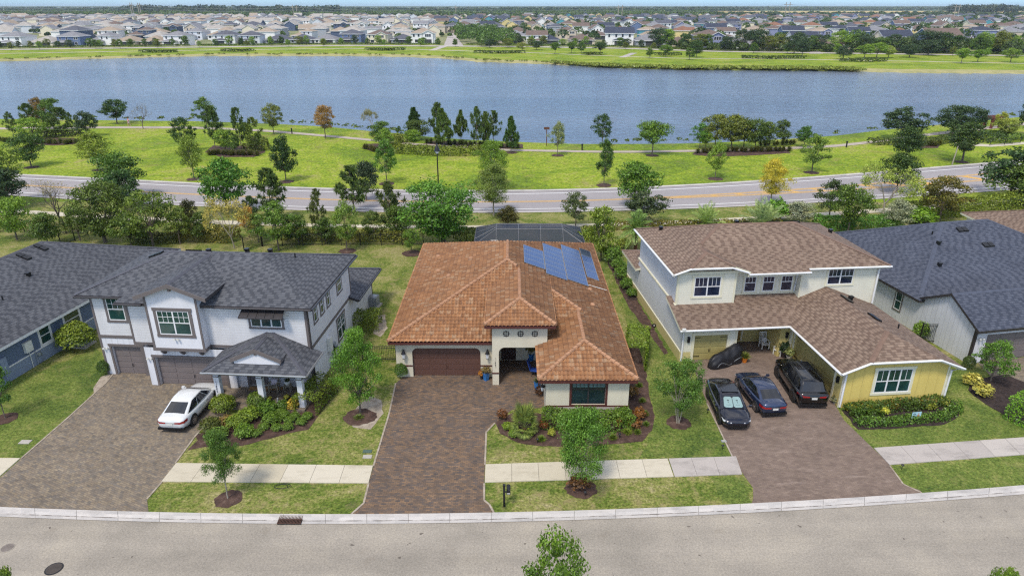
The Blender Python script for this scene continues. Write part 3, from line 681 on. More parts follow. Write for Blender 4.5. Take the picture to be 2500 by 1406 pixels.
def house_left():
    O = (-13.0, 39.24); th = 4.2
    h = empty('white_grey_house', 'two storey white house with grey trim, grey shingle roof and columned porch', 'house', (O[0], O[1], 0), -R(th))
    k = .36
    A = Roof(-15.6, -5, .5, 9.4, 6.1, k, R=None); B = Roof(-12.3, .5, -.45, 9.52, 6.1, k)
    Gb = Roof(-10.45, -5.8, -1.12, 4.4, 6.84, .385, F=None, B=None)
    rear = Roof(-9.5, .72, 8.3, 15.1, 2.9, k, F=None); Pc = Roof(-5.8, .72, -3.02, .05, 2.82, .43, B=None)
    Pg = Roof(-4.15, -.95, -2.45, -.6, 3.48, .43, F=None, B=None)
    add_roof(h, [A, B, Gb], M['shingle_grey'], M['gutter_dark'], M['cap_grey'], .16); add_roof(h, [rear], M['shingle_grey'], M['gutter_dark'], M['cap_grey'], .16, name='rear_roof')
    add_roof(h, [Pc, Pg], M['shingle_grey'], M['trim_grey'], M['cap_grey'], .14, name='porch_roof')
    up, lo = MB(), MB()
    wall(up, (-15, 1.0), (-12.1, 1.0), 2.85, 5.95); wall(up, (-12.1, 1.0), (-12.1, .3), 2.85, 5.95); wall(up, (-12.1, .3), (-10.1, .3), 2.85, 5.95)
    wall(up, (-6.65, 0), (0, 0), 2.85, 5.95); FR_ = wall(up, (0, 0), (0, 9.0), 2.9, 5.95); wall(up, (0, 9), (-15, 9), 0, 5.95); wall(up, (-15, 9), (-15, 1.0), 0, 5.95)
    up.build('upper_wall', M['white_lap'], h)
    zt = lambda x, y: Gb.z(min(max(x, -10.4), -5.9), y)-.22
    pp = MB(); FP = wall(pp, (-10.1, -.7), (-6.65, -.7), 3.0, zt); wall(pp, (-10.1, .6), (-10.1, -.7), 3.0, 6.8); wall(pp, (-6.65, -.7), (-6.65, .6), 3.0, 6.8)
    pp.face([(-10.1, -.7, 3.0), (-6.65, -.7, 3.0), (-6.65, .3, 3.0), (-10.1, .3, 3.0)]); pp.build('gable_wall', M['white_panel'], h)
    F1 = wall(lo, (-15, 1.0), (-12.1, 1.0), 0, 2.85, [(.72, 2.9, -.01, 2.2)], 0, .25)
    F2 = wall(lo, (-11.15, -.2), (-5.2, -.2), 0, 2.85, [(.6, 5.3, -.01, 2.15)], 0, .3)
    wall(lo, (-11.15, 1.0), (-11.15, -.2), 0, 2.85); wall(lo, (-12.1, 1.0), (-11.15, 1.0), 0, 2.85); wall(lo, (-5.2, -.2), (-5.2, .0), 0, 2.85)
    F3 = wall(lo, (-5.2, 0.0), (0, 0.0), 0, 2.85, [(.75, 1.95, .17, 2.5)], 0, .12)
    F4 = wall(lo, (0, 0), (0, 14.6), 0, 2.85); wall(lo, (0, 14.6), (-9, 14.6), 0, 2.8)
    lo.build('lower_wall', M['white_batten'], h)
    t = MB()
    def vb(F, s, w_, z0, z1, d=.03): t.box(s, s+w_, -.01, d, z0, z1, 0, F)
    def hb(F, s0, s1, z, w_, d=.034): t.box(s0, s1, -.01, d, z, z+w_, 0, F)
    FA = wframe((-15, 1.0), (-12.1, 1.0))[0]; FB = wframe((-12.1, .3), (-10.1, .3))[0]; FC = wframe((-6.65, 0), (0, 0))[0]
    vb(FA, 0, .14, 0, 5.95); vb(FA, 2.76, .14, 0, 5.95, .04); hb(FA, .14, 2.76, 2.8, .22)
    hb(FB, 0, 2, 2.75, .2); vb(FB, 0, .12, 2.95, 5.95); vb(FC, 6.5, .15, 0, 5.95); hb(FC, 0, 6.5, 2.9, .2)
    vb(FR_, 0, .15, 0, 5.95); hb(FR_, .15, 8.86, 2.88, .22); vb(FR_, 8.86, .15, 2.8, 5.95); vb(F4, 14.45, .15, 0, 2.8)
    vb(FP, 0, .14, 3.0, 6.75); vb(FP, 3.31, .14, 3.0, 6.75); hb(FP, -.03, 3.48, 2.92, .2, .06); hb(wframe((-6.65, -.7), (-6.65, .3))[0], -.03, .9, 2.92, .2, .06)
    for i in range(3):   # brackets under the pop-out
        s = .45+i*1.27; t.box(s-.06, s+.06, -.45, .0, 2.8, 2.92, 0, FP); t.box(s-.06, s+.06, -.45, -.3, 2.5, 2.8, 0, FP)
        P = [FP(s, -.3, 2.5), FP(s, 0, 2.8), FP(s, -.3, 2.8)]; t.face([(p[0]-.05, p[1], p[2]) for p in P]); t.face([(p[0]+.05, p[1], p[2]) for p in P]); t.face([(P[0][0]-.05, *P[0][1:]), (P[0][0]+.05, *P[0][1:]), (P[1][0]+.05, *P[1][1:]), (P[1][0]-.05, *P[1][1:])])
    # garage surrounds
    for F, a, b, z in ((F1, .72, 2.9, 2.2), (F2, .6, 5.3, 2.15)):
        t.box(a-.14, a, -.01, .04, 0, z, 0, F); t.box(b, b+.14, -.01, .04, 0, z, 0, F); t.box(a-.2, b+.2, -.01, .06, z, z+.16, 0, F)
    t.box(.63, .75, -.01, .03, 0, 2.6, 0, F3); t.box(1.95, 2.07, -.01, .03, 0, 2.6, 0, F3)
    # bargeboards of the two gables
    for rv, dz in ((Gb, .0), (Pg, .0)):
        x0, x1, y0, _ = rv.r; xm = (x0+x1)/2
        for a, b in ((x0, xm), (xm, x1)):
            za, zb_ = rv.z(a, y0)+.01, rv.z(b, y0)+.01; yy = y0-.04
            t.face([(a, yy, za-.26), (b, yy, zb_-.26), (b, yy, zb_), (a, yy, za)]); t.face([(a, yy, za), (b, yy, zb_), (b, y0+.02, zb_), (a, y0+.02, za)])
    t.box(-2.62, -2.48, -2.44, -2.36, 3.75, 3.93); t.box(-8.2, -8.06, -1.05, -.72, 7.2, 7.45)
    t.build('trim', M['trim_grey'], h)
    gw = MB(); wall(gw, (-4.0, -2.36), (-1.1, -2.36), 3.1, lambda x, y: Pg.z(x, -2)-.22); gw.build('porch_gable_wall', M['white_panel'], h)
    garage_door(h, F1, .72, 2.9, 0, 2.2, M['door_grey'], 5, 2, -.22, hw='trim_grey'); garage_door(h, F2, .6, 5.3, 0, 2.15, M['door_grey'], 5, 4, -.27, hw='trim_grey')
    tm, wf, gl = M['trim_grey'], M['white'], M['glass_teal']
    window(h, FA, 1.1, 2.25, 4.15, 5.75, tm, wf, gl, .17, 1, 3); window(h, FP, .67, 2.78, 4.1, 5.75, tm, wf, gl, .2, 2, 3)
    window(h, FC, 2.95, 4.97, 4.5, 5.4, tm, wf, gl, .14, 3, 1, 0, rail=.96)
    for a, b in ((1.15, 1.7), (2.45, 3.0), (3.75, 4.3), (6.0, 6.95)): window(h, FR_, a, b, 4.35, 5.6, tm, wf, gl, .13, 1, 1, 0)
    window(h, F4, 5.3, 6.9, .95, 2.55, tm, wf, gl, .15, 2, 2, 1)
    aw = MB()      # bahama shutter
    a0, a1, b0, b1 = FC(2.6, .04, 5.85), FC(5.3, .04, 5.85), FC(2.55, .78, 5.45), FC(5.35, .78, 5.45)
    for i in range(5):
        u0, u1 = i/5+.006, (i+1)/5-.006; lp = lambda A_, B_, q: tuple(A_[j]+(B_[j]-A_[j])*q for j in range(3))
        t0, t1, c0, c1 = lp(a0, a1, u0), lp(a0, a1, u1), lp(b0, b1, u0), lp(b0, b1, u1)
        aw.face([c0, c1, t1, t0]); aw.face([(q[0], q[1], q[2]-.05) for q in (t0, t1, c1, c0)])
    aw.face([(b0[0], b0[1], b0[2]-.06), (b1[0], b1[1], b1[2]-.06), b1, b0]); aw.tube([b0, b1], .03, 6); aw.tube([a0, b0], .03, 6); aw.tube([a1, b1], .03, 6)
    aw.tube([FC(5.2, .05, 5.1), FC(5.25, .7, 5.43)], .02, 5); aw.build('awning', M['gutter_dark'], h)
    d = MB(); d.box(.75, 1.95, -.1, -.06, .17, 2.5, 0, F3); d.box(.9, 1.8, -.06, -.04, .35, 1.2, 0, F3); d.box(.9, 1.8, -.06, -.04, 1.4, 2.3, 0, F3); d.build('front_door', M['trim_grey'], h)
    # porch
    for i, x in enumerate((-5.3, -2.55, .0)):
        c = MB(); c.box(x-.17, x+.17, -2.45, -2.11, 0.0, 2.62); c.box(x-.2, x+.2, -2.48, -2.08, 2.1, 2.14); co = c.build('porch_column', M['white_panel'], h)
        bnd = MB(); bnd.box(x-.205, x+.205, -2.485, -2.075, 2.14, 2.19); bnd.build('column_band', M['trim_grey'], co)
    bm_ = MB(); bm_.box(-5.5, .2, -2.46, -2.1, 2.62, 2.8); bm_.box(-.1, .2, -2.1, 0, 2.62, 2.8); bm_.box(-5.5, -5.2, -2.1, -.2, 2.62, 2.8); bm_.build('porch_beam', M['white'], h)
    fl = MB(); fl.box(-4.45, .25, -2.75, 0, 0, .17); fl.build('porch_floor', M['paver_brown'], h)
    letters(wframe((-5.47, -2.46), (-5.13, -2.46))[0], '11225', .08, 1.75, .13, M['iron'], h, 'house_number', True)
    g = MB()   # gutters and downpipe
    for p, q in (((-15.6, .43, 6.0), (-12.3, .43, 6.0)), ((-12.3, -.52, 6.0), (-10.45, -.52, 6.0)), ((-5.8, -.52, 6.0), (.55, -.52, 6.0)), ((.57, -.5, 6.0), (.57, 9.5, 6.0)), ((.8, 8.3, 2.83), (.8, 15, 2.83))): g = MB(); g.tube([p, q], .075, 6); g.build('gutter', M['gutter_dark'], h)
    g = MB(); g.tube([(.12, -.1, 5.9), (.12, -.1, 2.6), (.12, -.1, .1)], .05, 6); g.build('downpipe', M['gutter_dark'], h)
    g = MB(); g.tube([(-5.85, -3.08, 2.76), (.76, -3.08, 2.76)], .07, 6); g.tube([(.78, -3.05, 2.76), (.78, 0, 2.76)], .07, 6); g.build('porch_gutter', M['steel'], h)
    for x, y, kd, rv in ((-12.6, 5.4, 1, A), (-9.9, 5.6, 1, A), (-8.9, 5.8, 0, B), (-6.0, 5.6, 0, B), (-4.6, 6.2, 0, B), (-2.6, 5.6, 2, B)): roof_vent(h, rv, x, y, kd)
    def flood(F, s, z):
        b = MB(); b.lathe(0, 0, [(.07, 0), (.07, .05)], 8, 0, lambda x, y, q: F(s+x, q, z+y))
        for q in (-.12, .12): b.lathe(0, 0, [(.05, 0), (.075, .13)], 8, 0, lambda x, y, zz: F(s+q+x, .06+zz, z+.05+y))
        b.build('flood_light', M['plastic_white'], h)
    flood(F1, .35, 2.0); flood(F2, .3, 2.0); flood(FP, 1.7, 3.75)
    m_ = MB(); m_.box(2.9, 3.35, .01, .25, 1.3, 2.3, 0, F4); m_.tube([F4(3.1, .08, 1.3), F4(3.1, .08, .2)], .03, 6); m_.build('electric_panel', M['plastic_white'], h)
    m_ = MB(); m_.box(3.8, 4.1, .01, .2, .9, 1.5, 0, F4); m_.lathe(0, 0, [(.14, 0), (.14, .14)], 10, 0, lambda x, y, q: F4(3.95+x, .2+q, 1.2+y)); m_.tube([F4(3.6, .08, 1.0), F4(3.6, .08, .1), F4(3.6, .3, 0.02)], .03, 6); m_.tube([F4(3.95, .1, .9), F4(3.95, .1, .05)], .03, 6); m_.build('electric_meter', M['plastic_grey'], h)
    return h
def house_right():
    O = (12.9, 43.19); th = -5.2
    h = empty('cream_yellow_house', 'two storey cream house with brown shingle roof and yellow garage wing', 'house', (O[0], O[1], 0), -R(th))
    k = .36; x0 = -1.32
    Mn = Roof(x0, 15.0, 2.1, 12.5, 6.0, k); Ex = Roof(4.1, 8.75, 1.7, 3.4, 5.857, k, L=None, R=None, B=None)
    Up = Roof(x0-.004, 4.3, 1.75, 9.0, 6.0, k, F=.42, B=None)
    add_roof(h, [Mn, Ex, Up], M['shingle_brown'], M['cream_trim'], M['cap_brown'], .16)
    Lw = Roof(x0+.05, 9.0, -.55, 3.25, 2.76, .255, L=None, R=None, B=None)
    Wn = Roof(6.62, 14.55, -7.3, 2.6, 2.76, .4, F=.68, B=None); Bk = Roof(-1.35, 1.2, 11.3, 16.2, 2.8, .22, F=None)
    add_roof(h, [Lw, Wn], M['shingle_brown'], M['cream_trim'], M['cap_brown'], .16, name='lower_roof'); add_roof(h, [Bk], M['shingle_brown'], M['cream_trim'], M['cap_brown'], .16, name='rear_roof')
    c = MB(); zu = lambda x, y: min(Up.z(min(max(x, x0), 4.2), 2.3), 6.9)-.22
    FU = wall(c, (-.85, 2.2), (3.5, 2.2), 3.2, zu); wall(c, (3.5, 2.2), (3.5, 3.1), 3.2, 6.1); FM = wall(c, (3.5, 3.1), (8.5, 3.1), 3.3, 6.0)
    wall(c, (8.5, 3.1), (8.5, 2.5), 3.3, 6.0); FW = wall(c, (8.5, 2.5), (14.5, 2.5), 2.6, 5.95)
    wall(c, (14.5, 2.5), (14.5, 12.1), 0, 5.85); wall(c, (14.5, 12.1), (-.85, 12.1), 0, 5.85); c.build('upper_wall', M['cream_lap'], h)
    s = MB(); FS = wall(s, (-.85, 12.1), (-.85, 2.2), 3.4, 5.8, s_off=0); wall(s, (-.93, 15.6), (-.93, 0), .75, lambda x, y: 2.6 if y > 12.3 else 3.45 if y > 2.5 else max(Lw.z(-1, min(max(y, -.5), 3.2))-.2, 2.4)); s.build('side_wall', M['side_lap'], h)
    b = MB(); b.box(-.99, -.9, 0, 15.6, 0, .75); wall(b, (-.9, -.012), (-.2, -.012), 0, .75); b.build('base_band', M['yellow_base'], h)
    f = MB(); F1 = wall(f, (-.9, .0), (3.1, .0), .0, 2.6, [(.9, 3.3, -.01, 2.03)], 0, .14); f.build('front_wall', M['cream_lap'], h)
    y = MB()
    wall(y, (3.1, 0), (3.1, 2.6), 0, 2.7); F2 = wall(y, (3.1, 2.6), (7.2, 2.6), 0, 2.75, [(.35, 1.45, .1, 2.3)], 0, .1); wall(y, (6.3, 2.6), (6.3, 0.1), 0, 2.7); F3 = wall(y, (6.3, .1), (7.15, .1), 0, 2.7)
    y.face([(3.1, -.1, 2.6), (7.1, -.1, 2.6), (7.1, 2.6, 2.6), (3.1, 2.6, 2.6)]); y.build('entry_wall', M['yellow_panel'], h)
    F4q = wframe((7.15, .1), (7.15, -6.8))[0]
    g = MB(); wall(g, (7.15, .1), (7.15, -6.8), 0, 2.62, [(.6, 5.9, -.01, 2.15)], 0, .2); g.build('garage_side_wall', M['yellow_panel'], h)
    q = MB(); zw = lambda x, y_: min(Wn.z(min(max(x, 6.7), 14.5), -6.75), 4)-.22
    F5 = wall(q, (7.15, -6.8), (14.05, -6.8), 0, zw); wall(q, (14.05, -6.8), (14.05, 2.6), 0, 2.62); q.build('wing_wall', M['yellow_batten'], h)
    garage_door(h, F1, .9, 3.3, 0, 2.03, M['door_tan'], 4, 2, -.12, strap=True); garage_door(h, F4q, .6, 5.9, 0, 2.15, M['door_tan'], 4, 4, -.18, strap=True)
    d = MB(); d.box(.35, 1.45, -.08, -.04, .1, 2.3, 0, F2); d.box(.5, 1.3, -.04, -.02, .3, 1.1, 0, F2); d.box(.5, 1.3, -.04, -.02, 1.3, 2.15, 0, F2); d.build('front_door', M['door_ochre'], h)
    tm, wf, gn = M['cream_trim'], M['white'], M['glass_navy']
    window(h, FU, 1.25, 3.2, 4.05, 5.55, tm, wf, gn, .16, 2, 3, 0)
    for a in (1.05, 2.45, 3.85): window(h, FM, a, a+.88, 3.9, 5.08, tm, wf, gn, .12, 1, 3, 0, rail=.6)
    window(h, FW, 2.05, 4.0, 4.5, 5.75, tm, wf, gn, .14, 2, 3, 0)
    window(h, F5, 2.1, 4.45, .95, 2.6, tm, wf, M['glass_teal'], .16, 3, 2, 0)
    t = MB()
    def vb(F, s, w_, z0, z1, dd=.03): t.box(s, s+w_, -.01, dd, z0, z1, 0, F)
    vb(FU, 0, .12, 3.3, 6.0); vb(FU, 4.23, .12, 3.3, 6.0); t.box(0, 4.35, -.01, .035, 3.3, 3.45, 0, FU); t.box(0, 5, -.01, .035, 3.62, 3.76, 0, FM); vb(FW, 5.88, .12, 2.7, 5.95); vb(FW, 0, .12, 3.3, 5.95)
    vb(F1, 0, .12, .0, 2.6); vb(F1, 3.88, .12, 0, 2.6); t.box(.72, .9, -.01, .03, 0, 2.03, 0, F1); t.box(3.3, 3.48, -.01, .03, 0, 2.03, 0, F1); t.box(.68, 3.52, -.01, .045, 2.03, 2.22, 0, F1)
    vb(F5, 0, .14, 0, 2.6); vb(F5, 6.76, .14, 0, 2.75); t.box(6.84-.02, 6.9, -.01, .03, 0, 2.6, 0, F4q); t.box(.42, .6, -.01, .03, 0, 2.15, 0, F4q); t.box(5.9, 6.08, -.01, .03, 0, 2.15, 0, F4q); t.box(.4, 6.1, -.01, .045, 2.15, 2.3, 0, F4q)
    vb(FS, 9.78, .12, 3.4, 5.85); t.box(-.96, -.84, 2.1, 12.2, 3.38, 3.52); t.box(-.99, -.93, 0, 15.6, .75, .82); t.box(1.5, 1.62, -.01, .03, .1, 2.5, 0, F2)
    t.box(7.02, 7.28, -.15, .12, 0, 2.62); t.build('trim', tm, h)
    def gut(*P): gt = MB(); gt.tube(P, .07, 6); gt.build('gutter', M['white'], h)
    gut((x0, 1.68, 5.95), (-.15, 1.68, 6.36), (2.86, 1.68, 6.36), (4.1, 1.68, 5.95), (4.15, 1.63, 5.83), (8.75, 1.63, 5.83)); gut((8.75, 2.03, 5.93), (15.05, 2.03, 5.93)); gut((x0-.07, 1.75, 5.93), (x0-.07, 12.5, 5.93))
    gut((x0, -.62, 2.7), (6.6, -.62, 2.7)); gut((6.55, -.6, 2.7), (6.55, -7.3, 2.7)); gut((6.6, -7.37, 2.7), (8.3, -7.37, 3.38), (12.85, -7.37, 3.38), (14.58, -7.37, 2.7))
    gut((14.2, 2.1, 5.9), (14.35, 2.4, 5.6), (14.35, 2.4, 2.9)); gut((-1.1, -.5, 2.65), (-.86, -.06, 2.4), (-.86, -.06, .1)); gut((14.5, -7.2, 2.65), (14.1, -6.9, 2.4), (14.1, -6.86, .1)); gut((6.7, -7.2, 2.65), (7.2, -6.9, 2.4), (7.2, -6.88, .1))
    gut((8.55, 1.8, 5.8), (8.42, 2.9, 5.5), (8.42, 2.98, 3.9))
    lantern(h, F1, .45, 1.75, 1, 1); lantern(h, F3, .5, 1.75, 1, 1); lantern(h, F4q, 6.4, 1.75, 1, 1)
    letters(F5, '1129', .02, 2.0, .12, M['iron'], h, 'house_number', True, .035)
    for x, yy, kd, rv in ((.2, 10.3, 0, Mn), (13.9, 8.8, 0, Mn), (5.6, 8.2, 0, Mn), (8.5, 8.0, 1, Mn), (10.3, 8.2, 1, Mn), (6.2, 8.0, 1, Mn)): roof_vent(h, rv, x, yy, kd)
    for x, yy, kd in ((11.6, .9, 0), (11.0, .4, 3), (11.4, -2.4, 3), (12.9, -2.9, 2)):
        if kd == 3:
            v = MB(); P = [(x-.2, yy-.55), (x+.2, yy-.55), (x+.2, yy+.55), (x-.2, yy+.55)]; T = [(p[0], p[1], Wn.z(*p)+.12) for p in P]; B_ = [(p[0], p[1], Wn.z(*p)-.02) for p in P]
            v.face(T); [v.face([B_[i], B_[(i+1) % 4], T[(i+1) % 4], T[i]]) for i in range(4)]; v.build('roof_vent', M['black'], h)
        else: roof_vent(h, Wn, x, yy, kd)
    cam_ = MB(); cam_.box(-1.2, -.95, -.72, -.55, 2.72, 2.9); cam_.build('flood_light', M['plastic_white'], h)
    return h
def house_far_right():
    O = (32.35, 42.77); th = -10.5
    h = empty('blue_roofed_house', 'single storey pale house with slate blue shingle roof at the right edge', 'house', (O[0], O[1], 0), -R(th))
    Mn = Roof(-.5, 20, 5.0, 21.0, 2.8, .42); Gr = Roof(-.3, 14, -.45, 5.45, 2.77, .55, L=None, R=None)
    Gr = Roof(-.3, 10.5, -.45, 10.5, 2.77, .5, L=None, R=None, B=0)
    Gr = Roof(-.3, 9, -.45, 5.5, 2.79, .54, L=None)
    add_roof(h, [Mn, Gr], M['shingle_blue'], M['gutter_dark'], M['cap_blue'], .16)
    w_ = MB(); zt = lambda x, y: (Gr.z(-.1, min(max(y, -.4), 5.4)) if y < 5.4 else 2.85)-.2
    FS = wall(w_, (0, 20.5), (0, 0), 0, zt); w_.build('side_wall', M['lilac_batten'], h)
    f = MB(); F1 = wall(f, (0, 0), (9, 0), 0, 2.62, [(1.0, 6.0, -.01, 2.2)], 0, .2); wall(f, (9, 0), (9, 6), 0, 2.6); f.build('front_wall', M['white_panel'], h)
    garage_door(h, F1, 1.0, 6.0, 0, 2.2, M['door_grey'], 4, 4, -.18, hw='trim_grey')
    t = MB(); t.box(-.02, .14, -.01, .03, 0, 2.6, 0, F1); t.box(20.36, 20.5, -.01, .03, 0, 2.6, 0, FS); t.build('trim', M['gutter_dark'], h)
    window(h, FS, 8.9, 9.6, .9, 2.4, M['cream_trim'], M['white'], M['glass_teal'], .1, 1, 1, 0); window(h, FS, 12.6, 13.3, .9, 2.4, M['trim_grey'], M['white'], M['glass_teal'], .1, 1, 1, 0)
    b = MB(); b.tube([F1(.45, .05, 2.0), F1(.45, .12, 2.0)], .07, 8)
    for q in (-.12, .12): b.tube([F1(.45+q, .1, 2.0), F1(.45+q*1.3, .25, 1.95)], [.04, .07], 8)
    b.build('flood_light', M['plastic_white'], h)
    for x, y, kd in ((8.6, 11.9, 1), (9.6, 10.0, 1), (5.2, 10.5, 0), (3.6, 8.2, 0), (5.8, 12, 2)): roof_vent(h, Mn, x, y, kd)
    return h
def house_far_left():
    O = (-33.88, 40.91); th = 8.5
    h = empty('blue_walled_house', 'single storey blue house with dark grey shingle roof at the left edge', 'house', (O[0], O[1], 0), -R(th))
    Mn = Roof(-14, .5, -8, 19, 2.75, .385)
    add_roof(h, [Mn], M['shingle_grey'], M['white'], M['cap_grey'], .16)
    u = MB(); FS = wall(u, (0, -7.5), (0, 18.5), .95, 2.6); wall(u, (0, 18.5), (-13.5, 18.5), 0, 2.6); wall(u, (-13.5, -7.5), (0, -7.5), 0, 2.6); u.build('upper_wall', M['blue_lap'], h)
    l = MB(); l.box(-.1, .03, -7.5, 18.5, 0, .95); l.build('base_band', M['blue_trim'], h)
    t = MB(); t.box(-.02, .06, -7.5, 10.4, .95, 1.03); t.build('trim', M['white'], h)
    F = lambda s, d, z: FS(s+7.5, d, z)
    window(h, F, 2.55, 3.5, 1.15, 2.4, M['white'], M['white'], M['glass_teal'], .12, 1, 1, 0)
    window(h, F, 4.9, 6.4, 1.15, 2.45, M['white'], M['white'], M['glass_teal'], .12, 1, 1, 0)
    for a, b, z0, z1, n, mt in ((1.0, 1.6, 1.3, 2.05, 'electric_panel', 'plastic_white'), (-1.1, -.6, .8, 1.9, 'electric_panel', 'blue_trim')):
        m_ = MB(); m_.box(a, b, 0.03, .25, z0, z1, 0, F); m_.tube([F((a+b)/2, .12, z0), F((a+b)/2, .12, .05)], .025, 6); m_.build(n, M[mt], h)
    m_ = MB(); m_.lathe(0, 0, [(.13, 0), (.13, .16)], 10, 0, lambda x, y, q: F(1.95+x, .05+q, .75+y)); m_.tube([F(1.75, .12, 1.1), F(1.75, .12, .1), F(2.2, .12, .1), F(2.2, .12, .9)], .025, 6); m_.build('gas_meter', M['plastic_grey'], h)
    for x, y, kd in ((-6.1, 10.9, 1), (-5.9, 8.9, 1), (-4.0, 7.0, 0), (-5.0, 2.5, 0), (-4.2, .5, 0), (-3.0, 3.4, 2), (-6.6, 6.4, 1), (-3.2, -2, 0)): roof_vent(h, Mn, x, y, kd)
    # neighbour at the far right, only a corner of roof and eave show
    return h
def house_corner():
    O = G(2500, 600); h = empty('brown_roofed_house', 'brown shingle roof of a house behind the slate blue roof', 'house', (48.3, 54.5, 0), R(-1))
    Rf = Roof(0, 17, 0, 17, 2.8, .36); add_roof(h, [Rf], M['shingle_brown'], M['cream_trim'], M['cap_brown'], .16)
    w_ = MB(); wall(w_, (.5, 16.5), (.5, .5), 0, 2.6); wall(w_, (.5, .5), (15.5, .5), 0, 2.6); wall(w_, (15.5, .5), (15.5, 16.5), 0, 2.6); wall(w_, (15.5, 16.5), (.5, 16.5), 0, 2.6); w_.build('wall', M['cream_lap'], h)
house_center(); house_left(); house_right(); house_far_right(); house_far_left(); house_corner()
# ================================================================ the ground, roads and water
def curve_v(pts, deg=3):
    """smooth line through points of the photograph: v as a function of u, straight beyond the ends"""
    us = np.array([p[0] for p in pts], float); vs_ = np.array([p[1] for p in pts], float)
    m0, s0 = us.mean(), us.std(); c = np.polyfit((us-m0)/s0, vs_, deg); a, b = us.min(), us.max()
    f0 = lambda u: float(np.polyval(c, (u-m0)/s0)); da = (f0(a+20)-f0(a))/20; db = (f0(b)-f0(b-20))/20
    def f(u):
        if u < a: return f0(a)+(u-a)*da
        if u > b: return f0(b)+(u-b)*db
        return f0(u)
    return f
def smooth_v(pts):
    us = [p[0] for p in pts]; vs_ = [p[1] for p in pts]
    def f(u):
        s = 0; n = 0
        for k in range(-3, 4):
            w_ = 4-abs(k); s += w_*np.interp(u+k*9, us, vs_); n += w_
        return float(s/n)
    return f
def ribbon(mb, fa, fb, z, u0=-500, u1=3000, n=120, m=0):
    P = [[(*G(u0+(u1-u0)*i/n, f(u0+(u1-u0)*i/n)), z) for i in range(n+1)] for f in (fa, fb)]
    for i in range(n): mb.face([P[1][i], P[1][i+1], P[0][i+1], P[0][i]], m, [p[:2] for p in (P[1][i], P[1][i+1], P[0][i+1], P[0][i])])
def structure(name, mb, mats):
    o = mb.build(name, mats); o['kind'] = 'structure'; o['label'] = name.replace('_', ' '); return o
near_sh = smooth_v([(-600, 294), (0, 294), (230, 297), (496, 300), (650, 305), (804, 313), (900, 323), (994, 331), (1052, 338), (1150, 345), (1285, 351), (1398, 355), (1550, 355), (1667, 354), (1800, 349), (1940, 341), (2027, 335), (2150, 320), (2281, 308), (2407, 296), (2500, 287), (3100, 240)])
far_sh = smooth_v([(-600, 158), (0, 151), (238, 144.5), (510, 137.7), (850, 138), (980, 139.5), (1097, 144.5), (1165, 152), (1250, 154.7), (1352, 158), (1471, 166), (1675, 171.5), (1990, 173.5), (2228, 179), (2500, 181), (3100, 188)])
far_rd = smooth_v([(-800, 128), (0, 121.5), (400, 116.5), (850, 111.5), (1250, 114), (1500, 118), (1750, 126), (2100, 131), (2500, 136.5), (3300, 144)])
WZ = -.7
def build_ground():
    # x(u) columns at the shore lines; every column runs from behind the camera to the horizon
    US = list(np.linspace(-560, 3060, 330)); rows = []
    for u in US:
        n1 = G(u, near_sh(u), WZ); f1 = G(u, far_sh(u), WZ); fr = G(u, far_rd(u))
        nt_ = (n1[0], n1[1]-2.2); wob = 1.2*math.sin(u*.09)+.8*math.sin(u*.23)
        k = (u-1250)/1543
        col = [(k*60-0, -60, 0), (k*58, 30, 0), (k*95, 86, 0), (nt_[0], nt_[1]-14, 0), (nt_[0], nt_[1], -.05), (n1[0], n1[1]+.3, WZ-.12), (n1[0], n1[1]+8, -2.6),
               (f1[0], f1[1]-10, -2.6), (f1[0], f1[1]-.8+wob, WZ-.1), (f1[0], f1[1]+3.2+wob, -.35), (f1[0], f1[1]+9, 0), (fr[0], fr[1]+14, 0), (k*1500, 1500, 0), (k*2560, 2560, 0), (k*3300, 3300, 0), (k*26000, 26000, 0)]
        rows.append(col)
    slot = [0, 0, 1, 1, 2, 3, 3, 3, 4, 4, 1, 5, 6, 7, 6]
    mb = MB(); V = [p for c in rows for p in c]; K = len(rows[0]); F = []; Mi = []
    for i in range(len(rows)-1):
        for j in range(K-1):
            F.append([i*K+j, (i+1)*K+j, (i+1)*K+j+1, i*K+j+1]); m = slot[j]
            if j == 13 and US[i] < 1650: m = 6
            if j in (8, 9) and 1380 < US[i] < 2080: m = 2
            Mi.append(m)
    me = make_mesh('ground', V, F, Mi, [M['lawn'], M['park'], M['bank'], M['bank'], M['sand'], M['far_ground'], M['forest_floor'], M['field']])
    o = put('ground', me); o['kind'] = 'structure'; o['label'] = 'ground'
    # lush strips of turf round the house at the right
    # lake
    n = NT('water'); v = n.coord('Object', scale=(.6, .42, 1)); a = n.noise(v, 1.2, 5, .7, .8); b = n.noise(n.coord('Object', scale=(.06, .32, 1)), 1.0, 4, .6, .2); c = n.noise(n.coord('Object', scale=(.12, 1, 1)), .03, 4)
    hgt = n.math('ADD', n.math('MULTIPLY', a, .5), n.math('MULTIPLY', b, .6))
    bp = n.bump(hgt, .56, 1.3); n.set(n.mix(n.ramp(c, [(.4, grey(0)), (.6, grey(1))]), C(90, 102, 122), C(106, 116, 134)), .12, 0, .5)
    n.p.inputs['IOR'].default_value = 1.33
    wv = []; 
    for u in US: wv += [(*G(u, near_sh(u), WZ), WZ), (*G(u, far_sh(u), WZ), WZ)]
    wv = [(x, y+(-5 if i % 2 == 0 else 6), z) for i, (x, y, z) in enumerate(wv)]
    F = [[2*i, 2*i+2, 2*i+3, 2*i+1] for i in range(len(US)-1)]
    o = put('lake_water', make_mesh('lake_water', wv, F, None, [n.m])); o['kind'] = 'structure'; o['label'] = 'lake water'
build_ground()
